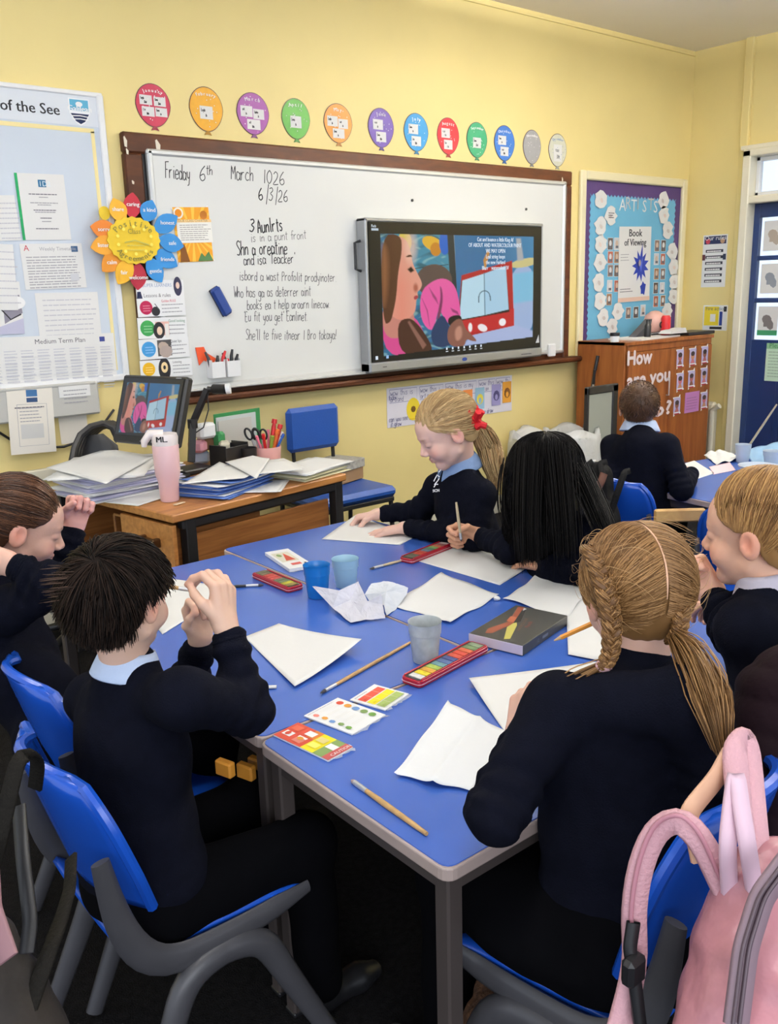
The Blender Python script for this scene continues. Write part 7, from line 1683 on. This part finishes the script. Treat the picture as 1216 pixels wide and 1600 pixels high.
# --- girl at the left edge
aL = hnd(X(116, 822, 2.33), cvec(.25, .95, -.1), cvec(.5, -.2, -.8), -1, 'fist', X(88, 905, 2.32), 1.05, srgb('dca69c'))
aR = hnd(X(14, 880, 1.98), cvec(-1, .25, .1), cvec(0, .3, 1), 1, 'relax', X(88, 915, 1.98), 1.1)
t, Hf, hc, s = person('girl at the left picture edge with brown tied hair, head bent, fist raised', X(34, 820, 2.15), -14, 22, 1.08, X(14, 905, 2.18), X(20, 1010, 2.18), np.array([.62, 1.95, .45]), -15,
    X(55, 925, 2.34), X(10, 955, 2.03), aL, aR, SK2, collar_m=None, kneeaz=0)
BR1, BR2 = srgb('2a1a12'), srgb('6a4630')
tailw = [hc + Hf @ np.array(q) * s for q in ((0, -.10, .02), (0, -.13, .0), (0, -.14, -.06), (0, -.13, -.14))]
ponyhair(t, Hf, hc, s, (0, -1, .05), tailw, BR1, BR2, [.012, .02, .02, .008], seed=11, n=2600)
# --- blonde girl
wL = atz(634, 824, .672); wR = atz(592, 803, .680)
hd = lambda a, b_: nrm(np.array(b_) - np.array(a))
aL = hnd(wL, hd(wL, atz(596, 830, .655)), (0, 0, -1), -1, 'flat', X(742, 838, 3.02), 1.15)
aR = hnd(wR, hd(wR, atz(562, 808, .665)), nrm((-.1, -.35, -.9)), 1, 'grip', X(655, 800, 3.36), 1.15)
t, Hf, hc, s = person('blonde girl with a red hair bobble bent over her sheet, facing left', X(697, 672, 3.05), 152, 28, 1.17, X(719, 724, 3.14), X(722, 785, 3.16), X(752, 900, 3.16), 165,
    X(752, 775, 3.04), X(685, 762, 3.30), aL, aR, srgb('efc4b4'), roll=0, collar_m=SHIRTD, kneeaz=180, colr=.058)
BL1, BL2 = srgb('a58257'), srgb('dcc08e')
tailw = [X(*q) for q in ((738, 660, 3.12), (757, 680, 3.15), (768, 708, 3.14), (772, 735, 3.12), (776, 762, 3.10))]
gd = nrm(Hf.T @ (np.array(X(738, 660, 3.13)) - hc))
ponyhair(t, Hf, hc, s, gd, tailw, BL1, BL2, [.018, .045, .048, .038, .018], seed=21, curl=.010, ntail=800, n=3000)
q = X(741, 660, 3.0); b = MB(); rs = random.Random(3)
for k in range(26):
    a = k * 2.4; b.tube([q, q + np.array([rs.uniform(-1, 1), rs.uniform(-1, 1), rs.uniform(-1, 1)]) * .036 + cvec(0, .012, -.01)], [.012, .011], 7)
b.build('hair_bobble', mat('red_scrunchie', (.62, .008, .015), .7), t, smooth=True)
cv = Canvas(); wht = (.75, .75, .78); o_ = X(678, 752, 2.955)
for pts in ([(0, 0), (.012, -.02), (.022, -.012)], [(.002, .012), (.014, .0), (.02, -.008)], [(.0, .02), (.008, .01), (.016, .012)], [(.018, -.028), (.026, -.036)]): cv.stroke(pts, .0035, wht)
cv.text('SCH', -.004, .036, .013, wht, 'l', bold=.0006)
fr = (o_, nrm(cvec(.9, .1, .35)), nrm(cvec(.0, -1, -.05)), nrm(cvec(-.35, .1, -.9))); cv.build(t, fr, 0, name='chest_badge')
# --- black-haired girl
wR = atz(748, 838, .70); wL = atz(852, 884, .676)
aR = hnd(wR, hd(wR, atz(712, 832, .715)), cvec(.1, -.5, -.7), 1, 'grip', X(800, 858, 2.84), 1.2, SK3)
aL = hnd(wL, hd(wL, atz(798, 872, .655)), (0, 0, -1), -1, 'flat', X(930, 880, 2.58), 1.2, SK3)
t, Hf, hc, s = person('girl with long black hair hiding her face, writing with a brush', X(852, 742, 2.78), 128, 34, 1.15, X(868, 800, 2.86), X(868, 850, 2.80), X(885, 985, 2.75), 150,
    X(918, 832, 2.66), X(815, 812, 2.93), aL, aR, SK3, collar_m=None, kneeaz=180)
K1, K2 = srgb('040405'), srgb('181514')
D0 = scalp_dirs(3200, 31, .01); D0 = D0[np.abs(D0[:, 0]) > .01]; r_ = np.random.RandomState(5); n = len(D0)
sx_ = np.sign(D0[:, 0:1]); az_ = np.arctan2(D0[:, 0], -D0[:, 1]); w0 = D0 @ Hf.T; w0[:, 2] = 0; w0 /= np.linalg.norm(w0, axis=1)[:, None] + 1e-6; w0[:, 2] = -.04; D1 = w0 @ Hf + r_.normal(size=(n, 3)) * .07; D1 /= np.linalg.norm(D1, axis=1)[:, None]
m = 9; A = slerp_paths(D0, D1, m, .008, .018, .08, 6); Wd = hc + (A.reshape(-1, 3) * s) @ Hf.T; Wd = Wd.reshape(n, m, 3)
E_ = Wd[:, -1]; fall = []; L_ = r_.uniform(.14, .30, (n, 1)); cen = hc * (1, 1, 0); out = (E_ - hc) * (1, 1, 0); out /= np.linalg.norm(out, axis=1)[:, None] + 1e-6
for k in range(1, 9):
    u = k / 8; fall.append(E_ + np.array([0, 0, -1.]) * L_ * u + out * (.012 * u * (1 - .7 * u)) + (r_.normal(size=(n, 3)) * .002) + .008 * np.stack([np.sin(u * 9 + E_[:, 0] * 40), np.cos(u * 8 + E_[:, 1] * 40), 0 * E_[:, 0]], 1) * u)
P = np.concatenate([Wd, np.stack(fall, 1)], 1)
sm = []
for (a, b_, c_, dd_) in (((900, 730, 2.69), (928, 790, 2.60), (942, 824, 2.54), 110), ((830, 700, 2.69), (822, 800, 2.60), (828, 876, 2.60), 200), ((868, 695, 2.68), (880, 800, 2.56), (882, 862, 2.57), 200), ((806, 730, 2.78), (792, 790, 2.78), (806, 822, 2.78), 120)):
    pts = np.stack([X(*a) * (1 - u) ** 2 + X(*b_) * 2 * u * (1 - u) + X(*c_) * u * u for u in np.linspace(0, 1, 17)]); of = np.random.RandomState(dd_).normal(size=(dd_, 1, 3)) * np.array([.016, .016, .010]); sm.append(pts[None] + of * np.linspace(1.2, 1.1, 17)[None, :, None])
add_hair(t, Hf, hc, s, cap_fn(.006, .03, .002, 70), (K1, K2), [(P, K1, K2, .0015, False), (np.concatenate(sm), K1, K2, .0019, False)])
vol = [('c', X(855, 745, 2.80), X(858, 800, 2.76), .100, .098), ('c', X(858, 800, 2.76), X(850, 850, 2.72), .09, .05)]
lo, hi = bounds(vol, .02); V, F = sdf_mesh(prims_fn(vol, .04, lambda p, d: d + .003 * np.sin(noise3(p * np.array([1, 1, .15], np.float32), 90, .3) * 4)), lo, hi, .006)
quads('hair_mass', V, F, HAIRD, t, cols=np.tile(np.array(K1) * 1.0, (len(V), 1)))
vv = X(716, 836, 2.86); brush(X(721, 846, 2.90) , X(713, 785, 2.86), .0045, 'upright brush in the black-haired girl\'s hand', handle=mat('pale_varnish', (.55, .45, .28), .35), bl=.01, fl=.02)
# --- girl with plaits
aL = hnd(X(812, 1150, 1.52), cvec(.25, .85, .4), cvec(.6, -.5, .6), -1, 'relax', X(778, 1268, 1.36), 1.05)
aR = hnd(X(985, 1130, 1.62), cvec(-.3, .6, .7), cvec(-.5, -.6, .5), 1, 'grip', X(1118, 1240, 1.36), 1.05)
t, Hf, hc, s = person('girl with two fair brown plaits seen from behind, nearest the camera', X(992, 925, 1.52), 62, 16, 1.10, X(1000, 1038, 1.50), X(965, 1190, 1.46), X(985, 1440, 1.48), 75,
    X(872, 1105, 1.44), X(1082, 1095, 1.34), aL, aR, SK2, collar_m=None, kneeaz=95, tw=1.12, skirt=True)
F1, F2 = srgb('60401f'), srgb('b08657')
n = 3200; D0 = scalp_dirs(n, 41, .02); pa = np.random.RandomState(8).uniform(R_(45), R_(212), 1500); px_ = np.random.RandomState(9).choice([-1, 1], 1500) * .022
Dl = scalp_dirs(9000, 43, .02); Dl = Dl[(Dl[:, 1] < -.2) & (Dl[:, 2] < .1)][:1500]
D0 = np.concatenate([D0[np.abs(D0[:, 0]) > .015], Dl[np.abs(Dl[:, 0]) > .015], np.stack([px_, np.cos(pa), np.sin(pa)], 1)]); n = len(D0); sx_ = np.sign(D0[:, 0])
G = np.stack([sx_ * (.78 + 0 * sx_), np.clip(D0[:, 1] * .45 - .25, -.65, .1), np.clip(D0[:, 2] * .55 - .35, -.75, .25)], 1) + np.random.RandomState(2).normal(size=(n, 3)) * .04; G /= np.linalg.norm(G, axis=1)[:, None]
P = slerp_paths(D0, G, 9, .005, .010, .05, 7)
fly = slerp_paths(D0[:70], nrm((0, 0, 1)) * .5 + G[:70], 9, .006, .03, .5, 8)
tails = []
for path, nn, rr in (((((945, 1040, 1.42)), (905, 1062, 1.42), (868, 1085, 1.43), (830, 1118, 1.44)), 150, (.007, .012, .010, .006)), (((1055, 995, 1.42), (1085, 1030, 1.33), (1112, 1085, 1.27), (1128, 1170, 1.25)), 260, (.008, .020, .024, .010))):
    tw = np.array([X(*q) for q in path]); u = np.linspace(0, 1, 12); C_ = np.stack([np.interp(u, np.linspace(0, 1, 4), tw[:, k]) for k in range(3)], 1)
    for _ in range(2): C_[1:-1] = (C_[:-2] + 2 * C_[1:-1] + C_[2:]) / 4
    off = np.random.RandomState(nn).normal(size=(nn, 1, 3)) * .55; tails.append(C_[None] + off * np.interp(u, np.linspace(0, 1, 4), rr)[None, :, None])
ho = add_hair(t, Hf, hc, s, cap_fn(.003, .006, .001, 80), (F1, F2), [(P, F1, F2, .00095, True), (fly, F2, srgb('d0aa78'), .00035, True), (np.concatenate(tails), F1, F2, .0012, False)])
# parting
pts = [hc + Hf @ (shell(np.array([[.03 * math.sin(a * 3), math.cos(a), math.sin(a)]]), .0040)[0] * s) for a in np.linspace(R_(60), R_(196), 22)]
MB().tube(pts, .0022, 6, flat=.8).build('hair_parting', mat('scalp', srgb('d9ab8c'), .6), ho, smooth=True)
def plait(path, r, turns, parent):
    tw = np.array([X(*q) for q in path]); u = np.linspace(0, 1, 70); C_ = np.stack([np.interp(u, np.linspace(0, 1, len(tw)), tw[:, k]) for k in range(3)], 1)
    for _ in range(14): C_[1:-1] = (C_[:-2] + 2 * C_[1:-1] + C_[2:]) / 4
    side = nrm(CM[0]); dep = nrm(CM[2]); rs_ = np.random.RandomState(3)
    for k in range(3):
        ph = 2 * math.pi * k / 3; rad = r * (1 - .35 * u)
        Cc = C_ + side * (np.sin(u * turns * 2 * math.pi + ph) * rad * 1.25)[:, None] + dep * (np.sin(2 * (u * turns * 2 * math.pi + ph)) * rad * .7)[:, None]
        nst = 46; o_ = rs_.normal(size=(nst, 1, 3)); o_ /= np.linalg.norm(o_, axis=2, keepdims=True); V, F, Cx = tubes_fast(Cc[None] + o_ * (rad * .80)[None, :, None], .0012, hair_cols(nst, F1, F2, k)); q = quads('plait_strand', V, F, HAIR, parent, cols=Cx); q['kind'] = 'stuff'
        MB().tube(list(Cc), list(rad * .78), 8).build('plait_core', mat('plait_brown', F1, .5), parent, smooth=True)
plait(((925, 858, 1.49), (936, 885, 1.45), (948, 930, 1.415), (957, 975, 1.405), (955, 1020, 1.41), (944, 1042, 1.41)), .0102, 4.6, ho)
plait(((1040, 880, 1.45), (1060, 920, 1.44), (1066, 955, 1.43), (1062, 985, 1.42), (1050, 1003, 1.42)), .0090, 3.4, ho)
MB().tube([X(944 + 8 * math.cos(a), 1040 + 5 * math.sin(a), 1.41) for a in [k * math.pi / 8 for k in range(17)]], .006, 7).build('hair_tie', mat('pink_hair_tie', srgb('c49aa0'), .8), ho, smooth=True)
for k in range(2): MB().tube([X(1058 + 7 * math.cos(a) + 2 * k, 1008 + 9 * math.sin(a), 1.41) for a in [k2 * math.pi / 8 for k2 in range(17)]], .0022, 6).build('hair_tie', mat('gold_hair_tie', srgb('c8a45a'), .4), ho, smooth=True)
q0, q1 = X(866, 1001, 1.62), X(930, 972, 1.60); pt = empty('pencil', q0, 0, 'orange pencil held near the face of the girl with plaits', 'pencil'); d_ = nrm(q1 - q0); MB().tube([q0 + d_ * .014, q1], .0046, 6).build('barrel', ORG, pt); MB().tube([q0, q0 + d_ * .014], [.0012, .0044], 8).build('sharpened_tip', mat('bare_wood', (.62, .42, .22), .6), pt)
# --- ponytailed girl at the right
aL = hnd(X(1112, 925, 1.86), cvec(-.55, .75, .1), cvec(.2, -.75, -.5), -1, 'fist', X(1150, 985, 1.78), 1.15, srgb('eab69c'))
aR = hnd(X(1165, 960, 2.05), cvec(-.8, .3, .2), cvec(0, -1, 0), 1, 'relax', X(1230, 990, 1.98), 1.1)
t, Hf, hc, s = person('fair girl with a high ponytail in profile at the right edge', X(1183, 828, 1.76), 102, 8, 1.10, X(1198, 915, 1.76), X(1215, 1040, 1.74), X(1240, 1290, 1.68), 112,
    X(1165, 985, 1.70), X(1245, 950, 1.86), aL, aR, srgb('eab79c'), collar_m=SHIRTL, kneeaz=95)
G1, G2 = srgb('805a36'), srgb('c89c62')
gd = nrm(Hf.T @ (np.array(X(1214, 750, 1.78)) - hc)); tailw = [X(*q) for q in ((1216, 748, 1.78), (1245, 750, 1.78), (1268, 790, 1.78), (1275, 850, 1.78))]
ponyhair(t, Hf, hc, s, gd, tailw, G1, G2, [.012, .03, .03, .012], seed=51, n=3200)
for k in range(3): MB().tube([X(1211 + 3 * k, 749 + 11 * math.sin(a), 1.78 + .014 * math.cos(a)) for a in [k2 * math.pi / 8 for k2 in range(17)]], .003, 6).build('hair_tie', mat('gold_hair_tie', srgb('c8a45a'), .4), t, smooth=True)
brush(X(1086, 946, 1.88), X(1088, 905, 1.86), .004, 'short pale brush held upright in the ponytailed girl\'s fist', handle=mat('pale_varnish', (.55, .45, .28), .35), bl=.008, fl=.012)
# --- boy at the far right table
aL = hnd(X(985, 745, 4.0), cvec(.5, 0, .8), (0, 0, -1), -1, 'flat', X(955, 770, 3.85), 1.0)
aR = hnd(atz(1082, 738, .68), cvec(-.3, .3, .9), (0, 0, -1), 1, 'flat', X(1066, 764, 3.72), 1.0)
t, Hf, hc, s = person('short-haired boy seen from behind at the far right table', X(999, 636, 3.90), 37, 4, 1.04, X(1000, 668, 3.92), X(1002, 718, 3.86), X(1000, 812, 3.90), 30,
    X(958, 698, 3.98), X(1042, 698, 3.78), aL, aR, SK1, collar_m=SHIRT, kneeaz=25, tw=1.05, colr=.060)
S1, S2 = srgb('3e2a1d'), srgb('6f4f39')
D0 = scalp_dirs(1500, 61, .0); E1 = D0 + np.array([0, .1, -.25]) + np.random.RandomState(3).normal(size=D0.shape) * .12; u = np.linspace(0, 1, 4)[None, :, None]
add_hair(t, Hf, hc, s, cap_fn(.003, -.006, .0004, 60), (S1, S2), [(shell(D0[:, None] * (1 - u * .25) + E1[:, None] * u * .25, .005 + .006 * u), S1, S2, .0012, True)])
# brush in the dark-haired boy's fist
brush(X(300, 922, 1.86), X(245, 914, 1.84), .0045, 'brush held level in the dark-haired boy\'s fist', bl=.008, fl=.02)

# ================================================================ bags and coat
PBAG = mat('dusty_pink_nylon', srgb('bf828c'), .34, noise=.25, nscale=14, bump=.5, bscale=26, spec=.6); PSTR = mat('pale_pink_webbing', srgb('cf9fa8'), .6, bump=.3, bscale=200); ZIP = mat('grey_mauve_zip', srgb('86707a'), .4)
t = empty('pink_backpack', X(1130, 1560, 1.15) * (1, 1, 0), 0, 'dusty pink quilted backpack hanging on the plaited girl\'s chair', 'backpack')
bp = [('c', X(1180, 1395, 1.14), X(1150, 1620, 1.10), .046, .080), ('c', X(1235, 1400, 1.12), X(1250, 1660, 1.06), .065, .105)]
lo, hi = bounds(bp, .03)
def qf(p, d): return d + .007 * noise3(p, 22, .7) + .004 * np.abs(noise3(p, 38, 1.9)) - .0035 * np.abs(np.sin((p[:, 2] + p[:, 0]) * 32)) * np.abs(np.sin((p[:, 2] - p[:, 0]) * 32)) + .0025 * noise3(p, 48, 2)
V, F = sdf_mesh(prims_fn(bp, .06, qf), lo, hi, .006); quads('bag_body', V, F, PBAG, t)
def strap(name, pts, w_, th, m_, parent, face=None, n=30):
    P_ = np.array([X(*p) for p in pts]); u = np.linspace(0, 1, n); C_ = np.stack([np.interp(u, np.linspace(0, 1, len(P_)), P_[:, k]) for k in range(3)], 1)
    for _ in range(3): C_[1:-1] = (C_[:-2] + 2 * C_[1:-1] + C_[2:]) / 4
    T = np.gradient(C_, axis=0); T /= np.linalg.norm(T, axis=1)[:, None]; f_ = nrm(face if face is not None else -CM[2]); W_ = np.cross(T, f_); W_ /= np.linalg.norm(W_, axis=1)[:, None]; N_ = np.cross(W_, T)
    V = np.stack([C_ + W_ * w_ / 2, C_ + W_ * w_ * .42 + N_ * th, C_ - W_ * w_ * .42 + N_ * th, C_ - W_ * w_ / 2, C_ - W_ * w_ * .42 - N_ * th * .3, C_ + W_ * w_ * .42 - N_ * th * .3], 1).reshape(-1, 3)
    F = [(i * 6 + j, i * 6 + (j + 1) % 6, (i + 1) * 6 + (j + 1) % 6, (i + 1) * 6 + j) for i in range(n - 1) for j in range(6)]
    return quads(name, V, F, m_, parent)
strap('shoulder_strap', [(1158, 1440, 1.13), (1128, 1380, 1.13), (1098, 1312, 1.12), (1062, 1276, 1.13), (1025, 1292, 1.15), (1000, 1350, 1.16), (988, 1430, 1.17), (996, 1500, 1.18), (975, 1580, 1.18), (958, 1640, 1.16)], .034, .008, PSTR, t)
strap('strap_edging', [(1150, 1420, 1.118), (1124, 1370, 1.118), (1096, 1302, 1.108), (1062, 1268, 1.118), (1021, 1284, 1.138), (996, 1348, 1.148), (984, 1428, 1.158), (992, 1498, 1.168)], .006, .003, mat('pink_piping', srgb('b87f8c'), .5), t)
strap('shoulder_strap', [(1160, 1310, 1.13), (1152, 1230, 1.17), (1146, 1170, 1.20), (1160, 1150, 1.23), (1170, 1175, 1.22), (1178, 1280, 1.15), (1185, 1350, 1.12)], .034, .008, PSTR, t)
strap('top_strap', [(1095, 1345, 1.15), (1088, 1310, 1.15), (1072, 1288, 1.15), (1080, 1262, 1.16), (1120, 1215, 1.19), (1140, 1178, 1.21)], .026, .006, mat('peach_webbing', srgb('d9ab8e'), .6), t)
strap('grab_loop', [(1140, 1400, 1.12), (1136, 1320, 1.09), (1142, 1260, 1.11), (1150, 1200, 1.13), (1158, 1262, 1.10), (1168, 1320, 1.08), (1180, 1400, 1.10)], .022, .006, mat('pale_lilac_webbing', srgb('d6b6c6'), .5), t)
strap('zip', [(1235, 1340, 1.03), (1190, 1400, 1.02), (1165, 1480, 1.01), (1150, 1600, 1.0)], .030, .006, ZIP, t)
for k, off in enumerate((-5, 5)): strap('zip_tape', [(1235 + off, 1340, 1.022), (1190 + off, 1400, 1.012), (1165 + off, 1480, 1.002), (1150 + off, 1600, .992)], .004, .003, mat('dark_zip_teeth', srgb('5a4a52'), .4), t)
strap('buckle_webbing', [(990, 1440, 1.155), (984, 1480, 1.155), (992, 1530, 1.155), (1000, 1600, 1.155)], .018, .006, BLACK, t); MB().box(X(990, 1515, 1.15), (.035, .02, .04), bev=.006).build('buckle', BLACK, t)
# black straps and dark bag on the boy's chair, front left
t = empty('dark_backpack', X(40, 1600, 1.1) * (1, 1, 0), 0, 'dark backpack with khaki black straps over the nearest left chair', 'backpack')
KH = mat('khaki_black_webbing', srgb('1c1a17'), .8, bump=.4, bscale=160, spec=.12); BWEB = mat('black_webbing', (.008, .008, .009), .8, bump=.3, bscale=160, spec=.1); DB1 = mat('dark_brown_bag', srgb('1e1613'), .7, noise=.6, nscale=9, bump=.5, bscale=22)
bp = [('c', X(-30, 1480, 1.12), X(-10, 1660, 1.08), .04, .08), ('c', X(30, 1560, 1.14), X(40, 1690, 1.10), .035, .07)]; lo, hi = bounds(bp, .03); V, F = sdf_mesh(prims_fn(bp, .05, lambda p, d: d + .006 * noise3(p, 20, .7) + .003 * noise3(p, 55, 1)), lo, hi, .007); quads('bag_body', V, F, DB1, t)
strap('shoulder_strap', [(-30, 1420, 1.12), (-5, 1330, 1.13), (15, 1240, 1.14), (28, 1185, 1.16), (52, 1175, 1.20), (60, 1190, 1.24), (55, 1230, 1.28)], .022, .004, KH, t)
strap('shoulder_strap', [(30, 1260, 1.20), (36, 1340, 1.16), (48, 1440, 1.12), (42, 1490, 1.10)], .020, .004, BLACK, t)
strap('hanging_strap', [(112, 1340, 1.30), (110, 1390, 1.24), (95, 1440, 1.18), (72, 1500, 1.12), (40, 1590, 1.08)], .022, .004, KH, t)
sheet_c = strap('pink_lining', [(-20, 1330, 1.10), (-15, 1420, 1.06), (12, 1500, 1.03)], .03, .004, mat('mauve_lining', srgb('8a666c'), .6), t)
# black rucksack on the far boy's chair
t = empty('black_rucksack', X(945, 800, 3.57) * (1, 1, 0), 0, 'black rucksack with hanging straps behind the black-haired girl', 'backpack')
bp = [('c', X(935, 745, 3.57), X(938, 830, 3.53), .055, .08)]; lo, hi = bounds(bp, .03); V, F = sdf_mesh(prims_fn(bp, .05, lambda p, d: d + .006 * noise3(p, 24, .7)), lo, hi, .008); quads('bag_body', V, F, mat('black_nylon', (.007, .007, .008), .7, bump=.4, bscale=40, spec=.12), t)
strap('shoulder_strap', [(928, 800, 3.47), (922, 750, 3.47), (918, 728, 3.51), (926, 722, 3.57)], .028, .004, BWEB, t); strap('shoulder_strap', [(945, 780, 3.47), (942, 745, 3.47), (938, 725, 3.52), (948, 722, 3.57)], .028, .004, BWEB, t); strap('shoulder_strap', [(952, 810, 3.43), (965, 770, 3.43), (976, 738, 3.47), (984, 736, 3.57)], .026, .004, BWEB, t); strap('brown_trim', [(930, 770, 3.44), (940, 752, 3.44), (944, 740, 3.45)], .03, .004, mat('rust_trim', srgb('5a3222'), .6), t)
# dark puffer coat at the right edge
t = empty('puffer_coat', X(1200, 1250, 1.42) * (1, 1, 0), 0, 'dark maroon quilted coat over a chair at the right picture edge', 'coat')
PUF = mat('dark_maroon_nylon', srgb('24161c'), .75, noise=.2, nscale=20, bump=.2, bscale=60, spec=.1)
bp = [('c', X(1222, 1105, 1.50), X(1222, 1400, 1.42), .075, .085), ('c', X(1280, 1080, 1.50), X(1290, 1400, 1.42), .085, .09)]; lo, hi = bounds(bp, .03)
V, F = sdf_mesh(prims_fn(bp, .05, lambda p, d: d - .007 * np.sqrt(np.abs(np.sin(p[:, 2] * 55 + p[:, 0] * 22 + .6 * noise3(p, 9, .2)))) + .002 * noise3(p, 40, 1)), lo, hi, .006); quads('quilted_body', V, F, PUF, t)

bt = [('c', X(770, 1545, 1.62), X(766, 1600, 1.60), .030, .040), ('c', X(760, 1600, 1.60), X(758, 1640, 1.58), .04, .045)]
lo, hi = bounds(bt, .02); V, F = sdf_mesh(prims_fn(bt, .03, lambda p, d: d + .004 * noise3(p, 70, 1.) + .002 * noise3(p, 160, 2.)), lo, hi, .005)
tag(quads('furry_bag', V, F, mat('mottled_brown_fur', (.16, .07, .03), .8, noise=.7, nscale=60, bump=.6, bscale=120)), 'small mottled brown furry bag hanging by the front table leg', 'bag')

q = X(98, 868, 2.42); tag(MB().box(q, (.10, .14, .02), rz=.5, bev=.003).build('orange_folder', ORG), 'orange folder beyond the face of the girl at the left edge', 'folder')
